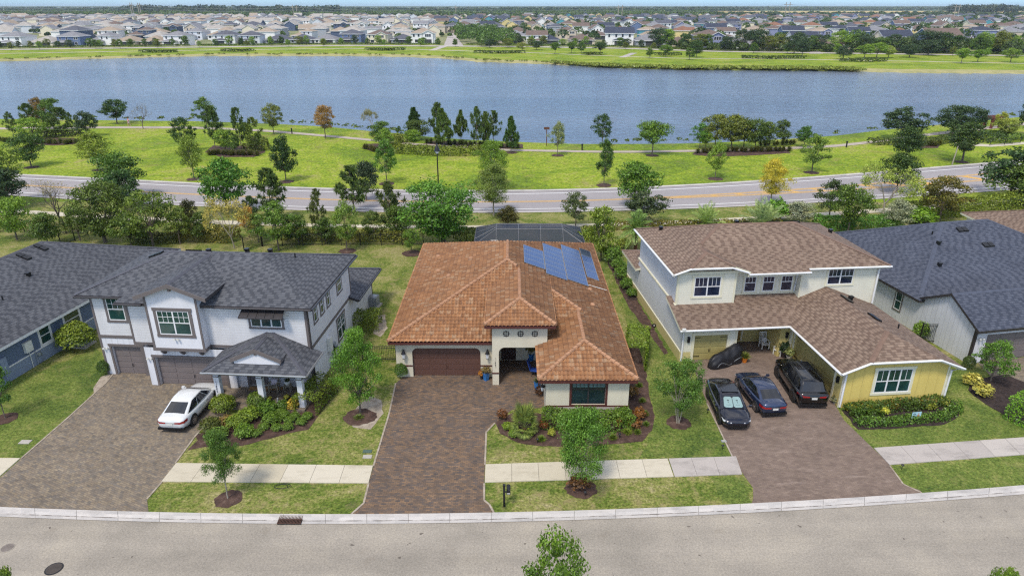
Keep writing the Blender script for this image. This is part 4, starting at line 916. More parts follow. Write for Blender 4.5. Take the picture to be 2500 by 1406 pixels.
# near street
c_top = curve_v([(0, 1241), (370, 1250), (677, 1259.3), (880, 1258.8), (1150, 1253.8), (1330, 1251), (1750, 1236), (2148, 1213), (2500, 1187)])
c_bot = curve_v([(0, 1261.5), (370, 1272), (677, 1280), (880, 1279.8), (1150, 1275), (1330, 1271), (1750, 1257), (2148, 1232), (2500, 1207)])
b = MB(); ribbon(b, lambda u: c_bot(u)-3, lambda u: 1900, .004, -900, 3400); structure('street', b, M['asphalt'])
b = MB(); N = 34
xs = [c for c in np.linspace(-420, 2920, N)]
for a, c in zip(xs, xs[1:]):
    k = [a+(c-a)*t for t in (0.004, .34, .67, .996)]
    for p, q in zip(k, k[1:]):
        A0, A1 = G(p, c_top(p)), G(q, c_top(q)); B0, B1 = G(p, c_bot(p)), G(q, c_bot(q)); mid = lambda P, Q, t: (P[0]+(Q[0]-P[0])*t, P[1]+(Q[1]-P[1])*t)
        ls = [(0, .10), (.35, .085), (.62, .018), (1, .03)]
        for (t0, z0), (t1, z1) in zip(ls, ls[1:]):
            P = [(*mid(A0, B0, t1), z1), (*mid(A1, B1, t1), z1), (*mid(A1, B1, t0), z0), (*mid(A0, B0, t0), z0)]
            n0 = len(b.V); b.face(P)
        b.face([(A0[0], A0[1], 0), (A1[0], A1[1], 0), (A1[0], A1[1], .1), (A0[0], A0[1], .1)])
structure('street_curb', b, M['curb'])
b = MB(); ribbon(b, lambda u: c_top(u)+1, lambda u: c_bot(u)+.6, .003, -420, 2920); structure('curb_joints', b, M['joint'])
b = MB(); gm_ = lambda u, t: c_top(u)+(c_bot(u)-c_top(u))*t
for i in range(150):
    u = -420+i*22.3; w_ = .5+.4*math.sin(i*1.7)+.3*math.sin(i*.37); P = []
    for uu, t in ((u, .66+.03*w_), (u+22.3, .66+.03*w_), (u+22.3, .60), (u, .60)): P.append((*G(uu, gm_(uu, t)), .0245))
    b.face(P)
structure('gutter_dirt', b, M['gutter_dirt'])
def poly(name, pts, z, mat, kind='structure', label=None, cat=None):
    b = MB(); P = [(*G(*p), z) for p in pts]
    if 'lawn' in name or name == 'planting_bed' or 'sandy' in name:      # ragged outline
        rg = random.Random(int(sum(p[0] for p in pts))); Q = []; am = .16 if 'lawn' in name else .07
        for a, c in zip(P, P[1:]+P[:1]):
            L_ = math.hypot(c[0]-a[0], c[1]-a[1]); k = max(1, int(L_/.45))
            for i in range(k): Q.append((a[0]+(c[0]-a[0])*i/k+rg.uniform(-am, am), a[1]+(c[1]-a[1])*i/k+rg.uniform(-am, am), z))
        P = Q
    import mathutils
    tri = mathutils.geometry.tessellate_polygon([[Vector(p) for p in P]])
    for t in tri:
        q = [P[i] for i in t]
        a = (Vector(q[1])-Vector(q[0])).cross(Vector(q[2])-Vector(q[0]))
        if a.z < 0: q.reverse()
        b.face(q)
    o = b.build(name, mat); o['kind'] = kind; o['label'] = label or name.replace('_', ' '); return o
# turf of the right-hand gardens is greener (its own grass)
T = lambda x: c_top(x)
poly('side_lawn', [(1500, 660), (1560, 640), (1700, 900), (1745, 1000), (1790, 1116), (1560, 1118), (1600, 1020), (1570, 880), (1530, 780)], .003, M['lush'])
poly('corner_lawn', [(2090, 1093), (2060, 1048), (2300, 930), (2340, 880), (2560, 960), (2720, 1060), (2560, 1062), (2132, 1094)], .003, M['lush'])
poly('verge_lawn', [(2172, 1135), (2700, 1095), (2720, T(2720)), (2500, T(2500)), (2250, T(2250)), (2215, 1185)], .003, M['lush'])
poly('verge_lawn', [(1735, 1164), (1815, 1160), (1838, 1195), (1833, T(1835)-2), (1772, T(1770)-2), (1750, 1200)], .003, M['lush'])
poly('side_lawn', [(-60, 800), (0, 925), (100, 905), (235, 850), (262, 880), (240, 945), (168, 1018), (52, 1119), (-200, 1119), (-300, 900)], .003, M['lush'])
# driveways
poly('driveway', [(366, 902), (276, 902), (258, 936), (168, 1018), (52, 1119), (-65, 1225), (-90, T(-90)), (100, T(100)), (240, T(240)), (363, T(363)), (359, 1218), (396, 1176), (428, 1131), (475, 1067), (505, 1035), (545, 1028), (566, 990), (590, 975), (655, 960), (655, 926), (400, 922)], .010, M['paver_brown'])
poly('driveway', [(966, 936), (950, 1010), (912, 1137), (900, 1180), (888, 1228), (855, T(855)), (1000, T(1000)), (1206, T(1206)), (1195, 1232), (1183, 1221), (1182, 1180), (1184, 1134), (1187, 1055), (1206, 1036), (1213, 1030), (1250, 1000), (1332, 995), (1345, 900), (1330, 860), (1200, 860), (1190, 905), (1000, 905)], .010, M['paver_red'])
poly('driveway', [(1684, 872), (1726, 985), (1788, 1115), (1815, 1158), (1838, 1190), (1839, 1213), (1835, T(1835)), (2040, T(2040)), (2255, T(2255)), (2245, 1196), (2205, 1182), (2172, 1135), (2130, 1093), (2060, 1025), (2040, 990), (1960, 840), (1800, 830), (1780, 872)], .010, M['paver_grey'])
poly('driveway', [(2385, 884), (2520, 870), (2700, 900), (2640, 990), (2530, 950), (2430, 930)], .010, M['paver_brown'])
def edging(pts, mat='curb', w_=.12):
    b = MB(); P = [G(*p) for p in pts]
    for p, q in zip(P, P[1:]):
        d = Vector((q[0]-p[0], q[1]-p[1])); d.normalize(); n_ = Vector((-d.y, d.x))*w_/2
        for z0, z1 in ((0, .035),):
            Q = [(p[0]+n_.x, p[1]+n_.y), (q[0]+n_.x, q[1]+n_.y), (q[0]-n_.x, q[1]-n_.y), (p[0]-n_.x, p[1]-n_.y)]
            b.face([(x, y, z1) for x, y in Q]); [b.face([(*Q[i], z0), (*Q[(i+1) % 4], z0), (*Q[(i+1) % 4], z1), (*Q[i], z1)]) for i in range(4)]
    structure('driveway_edging', b, M[mat])
edging([(276, 914), (258, 936), (168, 1018), (52, 1119)], 'sandy', .09)
edging([(359, 1218), (396, 1176)], 'sandy', .09); edging([(428, 1131), (475, 1067), (500, 1038)], 'sandy', .09)
edging([(966, 936), (950, 1010), (912, 1137)], 'sandy', .1); edging([(900, 1180), (888, 1228), (858, 1255)], 'sandy', .1)
edging([(1206, 1252), (1195, 1232), (1182, 1221), (1182, 1180)], 'sandy', .1); edging([(1184, 1134), (1187, 1055), (1208, 1033)], 'sandy', .1)
edging([(2250, 1203), (2205, 1182), (2172, 1137)], 'sandy', .08); edging([(1726, 985), (1788, 1115)], 'sandy', .08)
def sidewalk(a0, a1, b0, b1, n, mat):
    """slabs between the line a0-a1 (upper) and b0-b1 (lower)"""
    b = MB(); A0, A1, B0, B1 = G(*a0), G(*a1), G(*b0), G(*b1); L_ = lambda P, Q, t: (P[0]+(Q[0]-P[0])*t, P[1]+(Q[1]-P[1])*t)
    for i in range(n):
        t0, t1 = (i+.006)/n, (i+1-.006)/n; Q = [L_(B0, B1, t0), L_(B0, B1, t1), L_(A0, A1, t1), L_(A0, A1, t0)]
        b.face([(x, y, .045) for x, y in Q]); [b.face([(*Q[j], -.02), (*Q[(j+1) % 4], -.02), (*Q[(j+1) % 4], .045), (*Q[j], .045)]) for j in range(4)]
    structure('sidewalk', b, M[mat])
    j = MB(); Q = [L_(B0, B1, .01), L_(B0, B1, .99), L_(A0, A1, .99), L_(A0, A1, .01)]; j.face([(x, y, .012) for x, y in Q]); structure('sidewalk_joints', j, M['joint'])
sidewalk((430, 1131), (911, 1137), (394, 1176), (900, 1180), 7, 'walk')
sidewalk((1185, 1134), (1630, 1120), (1183, 1178), (1645, 1164), 7, 'walk'); sidewalk((1632, 1120), (1797, 1114.5), (1647, 1164), (1812, 1158), 3, 'walk_grey')
sidewalk((2133, 1094), (2700, 1054), (2171, 1135), (2740, 1092), 9, 'walk_grey'); sidewalk((-420, 1117), (50, 1119), (-460, 1160), (0, 1163), 7, 'walk')
# planting beds
poly('planting_bed', [(460, 1098), (483, 1074), (475, 1062), (563, 1029), (603, 999), (646, 992), (732, 996), (758, 934), (770, 905), (800, 937), (812, 946), (809, 970), (782, 1011), (752, 1047), (684, 1065), (591, 1089), (500, 1090)], .014, M['mulch'])
poly('planting_bed', [(1209, 1031), (1222, 1058), (1264, 1081), (1323, 1088.6), (1400, 1090), (1495, 1085), (1565, 1075.5), (1594, 1051), (1599, 1024), (1589, 982), (1575, 900), (1560, 850), (1530, 850), (1535, 1000), (1320, 1010), (1260, 1000)], .014, M['mulch'])
poly('planting_bed', [(2054, 1000), (2094, 1049), (2189, 1046.5), (2305, 1036), (2343, 1017), (2346, 995), (2313, 965), (2200, 970)], .014, M['mulch_dark'])
poly('planting_bed', [(2362, 952), (2405, 987), (2492, 1038), (2560, 1070), (2560, 960), (2460, 915), (2378, 925)], .014, M['mulch_dark'])
poly('sandy_patch', [(850, 1025), (860, 1042), (905, 1048), (935, 1010), (930, 975), (905, 968), (880, 985)], .012, M['sandy'])
poly('sandy_patch', [(232, 940), (246, 920), (270, 912), (268, 925), (240, 965), (222, 975)], .006, M['sandy'])
poly('sandy_patch', [(925, 770), (940, 768), (946, 800), (930, 822), (912, 815)], .006, M['sandy'])
poly('planting_bed', [(1482, 640), (1500, 640), (1545, 712), (1632, 862), (1622, 866), (1532, 745)], .006, M['mulch'])
def disc(u, v, r, mat, name='mulch_ring', z=.02, ry=None, seed=0):
    x, y = G(u, v); rr = random.Random(int(u*7+v)); b = MB(); n = 26; ry = ry or r
    P = []
    for i in range(n):
        t = 2*math.pi*i/n; k = 1+rr.uniform(-.09, .09); P.append((x+r*k*math.cos(t), y+ry*k*math.sin(t), z))
    c = (x, y, z+.05)
    for i in range(n): b.face([c, P[i], P[(i+1) % n]])
    o = b.build(name, M[mat]); o['kind'] = 'structure'; o['label'] = name.replace('_', ' '); return o
# parkway
pk_up = curve_v([(82, 428), (248, 437.7), (496, 450), (700, 457.5), (804, 460.4), (991, 464), (1300, 465.7), (1462, 462.8), (1588, 457.5), (1856, 442), (2092, 424), (2415, 399)], 4)
pk_lo = curve_v([(64, 479), (190, 488), (437, 500), (501, 504), (702, 513), (819, 515), (1229, 519), (1375, 517), (1608, 511.5), (1827, 503), (1975, 495), (2252, 479), (2427, 466)], 4)
pk_ce = curve_v([(82, 453), (350, 468), (496, 475.6), (600, 479), (804, 486.7), (1154, 491.6), (1244, 493), (1506, 486.7), (1608, 482)], 3)
pk_c1 = curve_v([(1500, 487), (1608, 481), (1842, 470), (2106, 450), (2407, 424)], 2); pk_c2 = curve_v([(1500, 487.4), (1608, 483.5), (1800, 477), (2100, 461), (2407, 439)], 2)
b = MB(); ribbon(b, pk_up, pk_lo, .004); structure('parkway', b, M['road'])
b = MB(); ribbon(b, lambda u: pk_up(u)-1.5, lambda u: pk_up(u)+2.3, .05); ribbon(b, lambda u: pk_lo(u)-1, lambda u: pk_lo(u)+1.2, .05); structure('parkway_curb', b, M['curb'])
b = MB(); ribbon(b, lambda u: pk_up(u)+7, lambda u: pk_up(u)+8.2, .012); ribbon(b, lambda u: pk_lo(u)-9, lambda u: pk_lo(u)-7.7, .012); structure('edge_lines', b, M['white_line'])
b = MB(); ribbon(b, lambda u: pk_ce(u)-.6, lambda u: pk_ce(u)+.3, .012, -500, 1540, 70); ribbon(b, lambda u: pk_ce(u)+1.1, lambda u: pk_ce(u)+2.0, .012, -500, 1540, 70)
for f in (pk_c1, pk_c2):
    ribbon(b, lambda u: f(u)-.8, lambda u: f(u)+.2, .012, 1540, 3000, 50); ribbon(b, lambda u: f(u)+1, lambda u: f(u)+2, .012, 1540, 3000, 50)
for i, u in enumerate(range(1660, 2900, 62)):
    a0, a1 = G(u, pk_c1(u)+1), G(u+14, pk_c1(u+14)+1); d = 26+ (u-1660)*.045; c0, c1 = G(u+d, pk_c2(u+d)), G(u+d+14, pk_c2(u+d+14)); b.face([(*c0, .0125), (*c1, .0125), (*a1, .0125), (*a0, .0125)])
structure('centre_lines', b, M['yellow_line'])
sw_u = curve_v([(79, 514), (213, 524), (414, 530), (627, 544), (725, 546), (979, 550), (1154, 550), (1506, 544), (1675, 539), (1842, 531), (1987, 520), (2135, 510), (2500, 483)], 4)
sw_l = curve_v([(79, 523), (213, 534), (414, 541), (627, 552), (725, 554), (979, 556), (1154, 556.5), (1506, 551.5), (1675, 547), (1842, 540), (1987, 530), (2135, 517.5), (2500, 490.5)], 4)
b = MB(); ribbon(b, sw_u, sw_l, .03); structure('parkway_sidewalk', b, M['walk'])
# lakeside path
pth = smooth_v([(-600, 316), (0, 314.5), (117, 313), (242, 311.7), (423, 311.7), (502, 313), (653, 320), (760, 329), (892, 341), (960, 348), (1029, 354), (1177, 363), (1229, 366.5), (1300, 368), (1462, 371), (1560, 371), (1681, 369), (1800, 366), (1946, 361), (2033, 357), (2100, 350), (2179, 340), (2240, 332), (2296, 325), (2360, 318), (2430, 310), (2520, 300), (3000, 262)])
b = MB(); ribbon(b, lambda u: pth(u)-2.4, lambda u: pth(u)+2.4+max(0, min(2, (u-1700)/400)), .02, -500, 3000, 240); structure('lakeside_path', b, M['path'])
b = MB(); pts = [(2330, 352), (2420, 356), (2500, 350)]
for (u, v), (u2, v2) in zip(pts, pts[1:]): b.face([(*G(u, v+3), .02), (*G(u2, v2+3), .02), (*G(u2, v2-3), .02), (*G(u, v-3), .02)])
structure('garden_path', b, M['walk'])
# far side
b = MB(); ribbon(b, lambda u: far_rd(u)-1.0, lambda u: far_rd(u)+1.5, .05, -800, 3300, 160); structure('far_road', b, M['walk_grey'])
fp = smooth_v([(-600, 137), (0, 131.5), (400, 124.5), (850, 119), (1000, 121), (1160, 126), (1280, 128.5), (1420, 135), (1650, 143), (1900, 145), (2150, 149), (2500, 156), (3100, 166)])
b = MB(); ribbon(b, lambda u: fp(u)-.4, lambda u: fp(u)+.5, .05, -600, 3100, 160); structure('far_path', b, M['walk'])
b = MB(); q = [(1083, 113), (1132, 113), (1108, 82), (1096, 82)]; b.face([(*G(*p), .04) for p in q]); q = [(1045, 124), (1062, 124), (1100, 112), (1080, 112)]; b.face([(*G(*p), .045) for p in q])
q = [(465, 112), (482, 112), (492, 96), (484, 96)]; b.face([(*G(*p), .04) for p in q]); q = [(1510, 141), (1528, 141), (1556, 130), (1540, 130)]; b.face([(*G(*p), .045) for p in q]); q = [(1975, 132), (2010, 132), (1998, 123), (1980, 123)]; b.face([(*G(*p), .045) for p in q])
structure('side_street', b, M['walk_grey'])
# stains on the street
for (u, v, r, ry) in ((35, 1336, .35, .2), (540, 1320, .9, .4), (1570, 1330, .3, .2), (2110, 1322, .35, .2), (1700, 1300, .6, .25)):
    pass
# ================================================================ vegetation: unit plants (height 1, crown width 1), then copies
def leaf_quads(P, N, S, asp=1.7, rs=None):
    """P centres, N normals, S half lengths -> rhombic leaves"""
    n = len(P); rnd = rs.normal(size=(n, 3)); T = np.cross(N, rnd); T /= (np.linalg.norm(T, axis=1, keepdims=True)+1e-9); B = np.cross(N, T)
    S = S[:, None]; a, b = T*S, B*S/asp
    V = np.stack([P-a, P+b, P+a, P-b], 1).reshape(-1, 3); return V, np.arange(4*n, dtype=np.int32).reshape(n, 4)
def unit(v): return v/(np.linalg.norm(v, axis=1, keepdims=True)+1e-9)
PROF = {
 'round': lambda t: np.sqrt(np.clip(1-(2*t-1)**2, 0, 1))**.8,
 'oval': lambda t: np.sqrt(np.clip(1-(2*t-1)**2, 0, 1))*(.85+.15*np.cos(3*t)),
 'top': lambda t: np.clip(t*2.2, 0, 1)**.6*np.sqrt(np.clip(1-(np.clip(t-.62, 0, 1)/.40)**2, 0, 1)),
 'cone': lambda t: np.clip(1.08-t, 0, 1)**.75*np.clip(t*6, 0, 1),
}
def twig_tube(V, F, p, q, r0, r1, n=5):
    d = q-p; L_ = np.linalg.norm(d)
    if L_ < 1e-6: return
    d = d/L_; a = np.cross(d, [0, 0, 1.0] if abs(d[2]) < .9 else [1.0, 0, 0]); a /= np.linalg.norm(a); b = np.cross(d, a); k0 = len(V)
    for c, r in ((p, r0), (q, r1)):
        for k in range(n): t = 2*math.pi*k/n; V.append(c+(a*math.cos(t)+b*math.sin(t))*r)
    for k in range(n): F.append([k0+k, k0+(k+1) % n, k0+n+(k+1) % n, k0+n+k])
def make_crown(seed, prof='round', zb=.25, n=4200, K=55, leaf=.030, spread=.105, holes=.0, drop=.5, lobes=.22):
    rs = np.random.RandomState(seed); t = rs.beta(1.25, 1.15, K); th = rs.uniform(0, 2*math.pi, K)
    rr = rs.uniform(.0, 1, K)**.42; lob = 1+lobes*np.sin(th*3+seed)+lobes*.7*np.sin(th*2+t*5+seed*2)
    R_ = .5*PROF[prof](t)*lob*rr*.86
    Cc = np.stack([R_*np.cos(th), R_*np.sin(th), zb+(1-zb)*(.04+.9*t)], 1); cs = spread*1.12*rs.uniform(.65, 1.35, K)
    m = n//K; P = []; N = []
    for i in range(K):
        d = unit(rs.normal(size=(m, 3))); r = rs.uniform(0, 1, m)**(1/2.2)
        q = Cc[i]+d*r[:, None]*cs[i]*np.array([1.15, 1.15, .72*.9]); P.append(q); N.append(d*np.array([1, 1, 1.4])+rs.normal(size=(m, 3))*.7+np.array([0, 0, .35]))
    P = np.concatenate(P); N = unit(np.concatenate(N)); S = leaf*rs.uniform(.6, 1.3, len(P))
    k = .5/np.percentile(np.abs(P[:, :2]), 98.5); P[:, :2] *= k; Cc[:, :2] *= k; P[:, 2] = zb+(P[:, 2]-zb)*(1-zb)/(np.percentile(P[:, 2], 99.7)-zb)
    V, F = leaf_quads(P, N, S, rs=rs); return V, F, Cc
def make_trunk(seed, Cc, zb, r=.022, lean=0, nl=14, multi=1, h=None):
    rs = np.random.RandomState(seed+99); V = []; F = []
    for m in range(multi):
        off = np.array([rs.uniform(-.02, .02), rs.uniform(-.02, .02), 0])*(0 if multi == 1 else 2)
        p = off.copy(); p[2] = -.02; top = np.array([lean+off[0]*3, off[1]*3, zb+.18*(1-zb)]); k = 5; pts = [p+(top-p)*i/k+np.array([rs.normal()*.006, rs.normal()*.006, 0])*(0 if i in (0,) else 1) for i in range(k+1)]
        for i in range(k): twig_tube(V, F, pts[i], pts[i+1], r*(1.25-.55*i/k)/(multi**.5), r*(1.25-.55*(i+1)/k)/(multi**.5), 7)
        idx = rs.choice(len(Cc), min(nl//multi+1, len(Cc)), replace=False)
        for j in idx:
            s = pts[3]+(pts[5]-pts[3])*rs.uniform(0, 1); c = Cc[j]; mid = (s+c)/2+np.array([0, 0, -.02]); twig_tube(V, F, s, mid, r*.42, r*.26, 5); twig_tube(V, F, mid, c, r*.26, r*.08, 4)
    return np.array(V), F
def bare_branches(seed, zb=.25, depth=6, r=.026, fan=.62, leaves=0, wide=.5):
    rs = np.random.RandomState(seed); V = []; F = []; tips = []
    def go(p, d, L_, rad, k):
        n_ = 2; q = p
        for i in range(n_):
            d2 = d+rs.normal(size=3)*.09; d2 /= np.linalg.norm(d2); q2 = q+d2*L_/n_; twig_tube(V, F, q, q2, rad*(1-.15*i), rad*(1-.15*(i+1)), 5 if k > 3 else 3); q = q2; d = d2
        if k == 0: tips.append(q); return
        for j in range(3 if k in (depth, depth-1, 3) else 2):
            a = rs.normal(size=3); a -= a.dot(d)*d; a /= np.linalg.norm(a)+1e-9; nd = d+a*fan*rs.uniform(.6, 1.25)+np.array([0, 0, .06]); nd /= np.linalg.norm(nd)
            go(q, nd, L_*rs.uniform(.66, .84), rad*.62, k-1)
    go(np.array([0, 0, -.02]), np.array([0, 0, 1.0]), zb, r, depth)
    V = np.array(V); mxr = np.abs(V[:, :2]).max(); V[:, :2] *= wide/mxr; top = V[:, 2].max(); s = np.where(V[:, 2] > zb, (1-zb)/(top-zb), 1); V[:, 2] = np.where(V[:, 2] > zb, zb+(V[:, 2]-zb)*s, V[:, 2])
    tp = np.array(tips); tp[:, :2] *= wide/mxr; tp[:, 2] = np.where(tp[:, 2] > zb, zb+(tp[:, 2]-zb)*(1-zb)/(top-zb), tp[:, 2])
    return V, F, tp
def pine_crown(seed, zb=.28, tiers=11, n=150, shape=.75, w_=.5, gap=1.0):
    rs = np.random.RandomState(seed); P = []; N = []; T = []; bv = []; bf = []
    for i in range(tiers):
        t = i/(tiers-1); z = zb+(1-zb)*(.05+.9*t); R_ = w_*((1.04-t)**shape)*(.72+.5*rs.rand())*min(1, .55+t*3)
        for k in range(rs.randint(4, 7) if t < .9 else 2):
            th = rs.uniform(0, 6.28); ln = R_*rs.uniform(.7, 1.05); e = np.array([math.cos(th)*ln, math.sin(th)*ln, z+ln*.22]); s = np.array([0, 0, z-.01]); twig_tube(bv, bf, s, e, .006, .002, 4)
            for f in (rs.uniform(.55, .75), 1.0):
                c = s+(e-s)*f+rs.normal(size=3)*.012; m = int(n/3*(.6+.5*f)); d = unit(rs.normal(size=(m, 3))+np.array([0, 0, .55])); ln2 = .06*rs.uniform(.7, 1.25, m); P.append(c+d*ln2[:, None]*.75); T.append(d*ln2[:, None])
    c = np.array([0, 0, 1.0-.05]); m = 60; d = unit(rs.normal(size=(m, 3))+np.array([0, 0, .9])); P.append(c+d*.03); T.append(d*.045)
    P = np.concatenate(P); T = np.concatenate(T); rn = rs.normal(size=P.shape); B = unit(np.cross(T, rn))*.0105; V = np.stack([P-T, P+B, P+T, P-B], 1).reshape(-1, 3); F = np.arange(4*len(P), dtype=np.int32).reshape(-1, 4)
    V[:, 2] = np.minimum(V[:, 2], 1.0); tv = []; tf = []
    for i in range(6): a, b = i/6, (i+1)/6; twig_tube(tv, tf, np.array([.012*math.sin(a*5+seed), .01*math.cos(a*4), a*.97-.01]), np.array([.012*math.sin(b*5+seed), .01*math.cos(b*4), b*.97-.01]), .018*(1.1-a), .018*(1.1-b), 6)
    k = len(tv); tf += [[q+k for q in f] for f in bf]; return V, F, np.array(tv+bv), tf
def palm_parts(seed, hz=.5, nf=30, droop=.55, w_=.5, fan=False, lw=.011):
    rs = np.random.RandomState(seed); V = []; F = []
    def quad(a, b, c, d): k = len(V); V.extend([a, b, c, d]); F.append([k, k+1, k+2, k+3])
    for i in range(nf):
        th = i*2.39996+rs.uniform(-.1, .1); el = math.pi/2*(1-(i/nf)**.8)*.98-.15; ln = w_*rs.uniform(.85, 1.1); d = np.array([math.cos(th)*math.cos(el), math.sin(th)*math.cos(el), math.sin(el)*(1-hz)/w_*1.15]); p = np.array([0, 0, hz]); m = 26; side = np.array([-math.sin(th), math.cos(th), 0])
        if fan:      # stiff palmate fan on a stalk
            c = p+d*ln*.45
            for k in range(17):
                a = (k-8)/8*1.35; e = c+(d*math.cos(a)+side*math.sin(a))*ln*.55; e[2] -= abs(a)*.02+.03; q = np.cross(d, side)*0+side*.0; n_ = (d*-math.sin(a)+side*math.cos(a))*.014; quad(c, (c+e)/2+n_, e, (c+e)/2-n_)
            quad(p, p+side*.006, c+side*.004, c-side*.004); continue
        prev = p
        for k in range(m):
            f = (k+1)/m; q = p+d*ln*f; q[2] = p[2]+d[2]*ln*f-droop*ln*f**2.2*(.6+.5*(i/nf)); tg = q-prev; tg /= np.linalg.norm(tg)+1e-9; L_ = ln*.30*math.sin(math.pi*min(1, .12+f*.84))**.8
            for sg in (-1, 1):
                dr = side*sg*.72+tg*.62+np.array([0, 0, .12-.3*rs.rand()]); e = q+dr*L_; nn = tg*lw; quad(q-nn*.6, (q+e)/2-nn, e, (q+e)/2+nn)
            nn = np.array([0, 0, .004]); quad(prev-nn, q-nn, q+nn, prev+nn); prev = q
    tv = []; tf = []
    for i in range(8): a, b = i/8*hz, (i+1)/8*hz; r = .05; twig_tube(tv, tf, np.array([0, 0, a-.01]), np.array([0, 0, b]), r*(1.05 if i % 2 else .92), r*(.92 if i % 2 else 1.05), 9)
    return np.array(V), np.array(F, dtype=np.int32), np.array(tv), tf
def bush_leaves(seed, n=2600, leaf=.05, box=False, rough=.10, flat=1.0, inner=.55):
    rs = np.random.RandomState(seed)
    if box: q = rs.uniform(-1, 1, (n, 3)); ax = rs.randint(0, 5, n); ar = np.arange(n); q[ar, np.where(ax < 4, ax//2, 2)] = np.where(ax == 4, 1, np.where(ax % 2 == 0, 1, -1)); d = np.zeros((n, 3)); d[ar, np.where(ax < 4, ax//2, 2)] = q[ar, np.where(ax < 4, ax//2, 2)]; q[:, 2] = (q[:, 2]+1)/2; P = q*np.array([.5, .5, 1])
    else:
        d = unit(rs.normal(size=(n, 3))); d[:, 2] = np.where(d[:, 2] < -.25, -d[:, 2], d[:, 2]); k = 1+rough*np.sin(d[:, 0]*7+seed)*np.cos(d[:, 1]*6+d[:, 2]*5); P = d*(rs.uniform(inner, 1, n)**.6*k)[:, None]*np.array([.5, .5, .56]); P[:, 2] += .44; P[:, 2] = np.maximum(P[:, 2], .0)
    P = P+rs.normal(size=(n, 3))*.018; N = unit(d+rs.normal(size=(n, 3))*.75+np.array([0, 0, .3])); return leaf_quads(P, N, leaf*rs.uniform(.5, 1.2, n), rs=rs)
LIB = {}
def proto(key):
    """meshes (leaves, trunk) of a unit plant"""
    if key in LIB: return LIB[key]
    kind, var = key.split('/') if '/' in key else (key, '0'); s = int(var)*17+hash_(kind)
    def fin(V, F, tv=None, tf=None, bark='bark', leafname='leaf', fol='crown'):
        a = make_mesh(fol, V, F, None, [M[leafname]]); b = make_mesh('trunk', tv, tf, None, [M[bark]], smooth=True) if tv is not None and len(tv) else None; LIB[key] = (a, b, fol); return LIB[key]
    P = dict(oak=('round', .22, 5200, 60, .026, .115), dense=('oval', .2, 6000, 60, .026, .12), light=('oval', .26, 5200, 60, .022, .095), loose=('oval', .24, 4200, 60, .023, .085), spread=('top', .3, 5200, 70, .024, .10),
             tall=('oval', .2, 4800, 55, .024, .10), lolly=('top', .34, 5200, 60, .026, .12), big=('top', .12, 11000, 110, .019, .10), street=('oval', .3, 15000, 95, .0135, .080), street2=('oval', .25, 16000, 95, .014, .09), streetlow=('oval', .13, 16000, 95, .0135, .085), crape=('top', .22, 14000, 95, .0135, .080), far=('round', .18, 900, 26, .055, .15), farpine=('cone', .15, 700, 26, .05, .10), topper=('oval', .15, 12000, 80, .015, .075))
    if kind in P:
        p, zb, n, K, lf, sp = P[kind]; V, F, Cc = make_crown(s, p, zb, n, K, lf, sp); multi = 4 if kind == 'crape' else 1
        tv, tf = make_trunk(s, Cc, zb, .02 if kind != 'big' else .03, 0, 8 if kind.startswith('far') else 18, multi); return fin(V, F, tv, tf, 'bark_pale' if kind in ('crape', 'street', 'street2') else 'bark')
    if kind == 'bare': tv, tf, tips = bare_branches(s, .24, 7, .02, .6); rs = np.random.RandomState(s); P_ = tips[rs.choice(len(tips), 500)]+rs.normal(size=(500, 3))*.02; V, F = leaf_quads(P_, unit(rs.normal(size=(500, 3))), np.full(500, .010), rs=rs); return fin(V, F, tv, tf, 'bark')
    if kind == 'sparse': tv, tf, tips = bare_branches(s, .26, 7, .02, .62); rs = np.random.RandomState(s); m = 3600; P_ = tips[rs.choice(len(tips), m)]+rs.normal(size=(m, 3))*.028; V, F = leaf_quads(P_, unit(rs.normal(size=(m, 3))+np.array([0, 0, .5])), .0155*rs.uniform(.6, 1.3, m), rs=rs); return fin(V, F, tv, tf, 'bark_pale')
    if kind == 'pine': V, F, tv, tf = pine_crown(s, .2, 9, 100, .55); return fin(V, F, tv, tf, 'bark')
    if kind == 'youngpine': V, F, tv, tf = pine_crown(s, .12, 8, 80, .7); return fin(V, F, tv, tf, 'bark')
    if kind == 'cedar': V, F, tv, tf = pine_crown(s, .14, 13, 170, .75); return fin(V, F, tv, tf, 'bark')
    if kind == 'palm': V, F, tv, tf = palm_parts(s, .48, 34); return fin(V, F, tv, tf, 'bark_red', 'leaf', 'frond_crown')
    if kind == 'shortpalm': V, F, tv, tf = palm_parts(s, .16, 40, .5); return fin(V, F, tv, tf, 'bark_red', 'leaf', 'frond_crown')
    if kind == 'fanpalm': V, F, tv, tf = palm_parts(s, .22, 34, .3, .5, True); return fin(V, F, tv, tf, 'bark_red', 'leaf', 'frond_crown')
    if kind == 'bush': V, F = bush_leaves(s, 3400, .040); return fin(V, F, fol='foliage')
    if kind == 'shrub': V, F = bush_leaves(s, 1500, .060, rough=.2, inner=.3); return fin(V, F, fol='foliage')
    if kind == 'croton': V, F = bush_leaves(s, 420, .12, rough=.3, inner=.1); return fin(V, F, fol='foliage')
    if kind == 'tuft':
        rs = np.random.RandomState(s); n = 260; th = rs.uniform(0, 6.28, n); el = rs.uniform(.25, 1.5, n); d = np.stack([np.cos(th)*np.cos(el), np.sin(th)*np.cos(el), np.sin(el)], 1); sd = np.stack([-np.sin(th), np.cos(th), 0*th], 1)*.013; ln = rs.uniform(.35, .55, n)[:, None]
        a = d*ln*.03; b = d*ln*np.array([1, 1, 1.7])*.6; c = d*ln*1.1*np.array([1.05, 1.05, 1.25]); V = np.stack([a-sd, b-sd, c, b+sd], 1).reshape(-1, 3); return fin(V, np.arange(4*n, dtype=np.int32).reshape(n, 4), fol='blades')
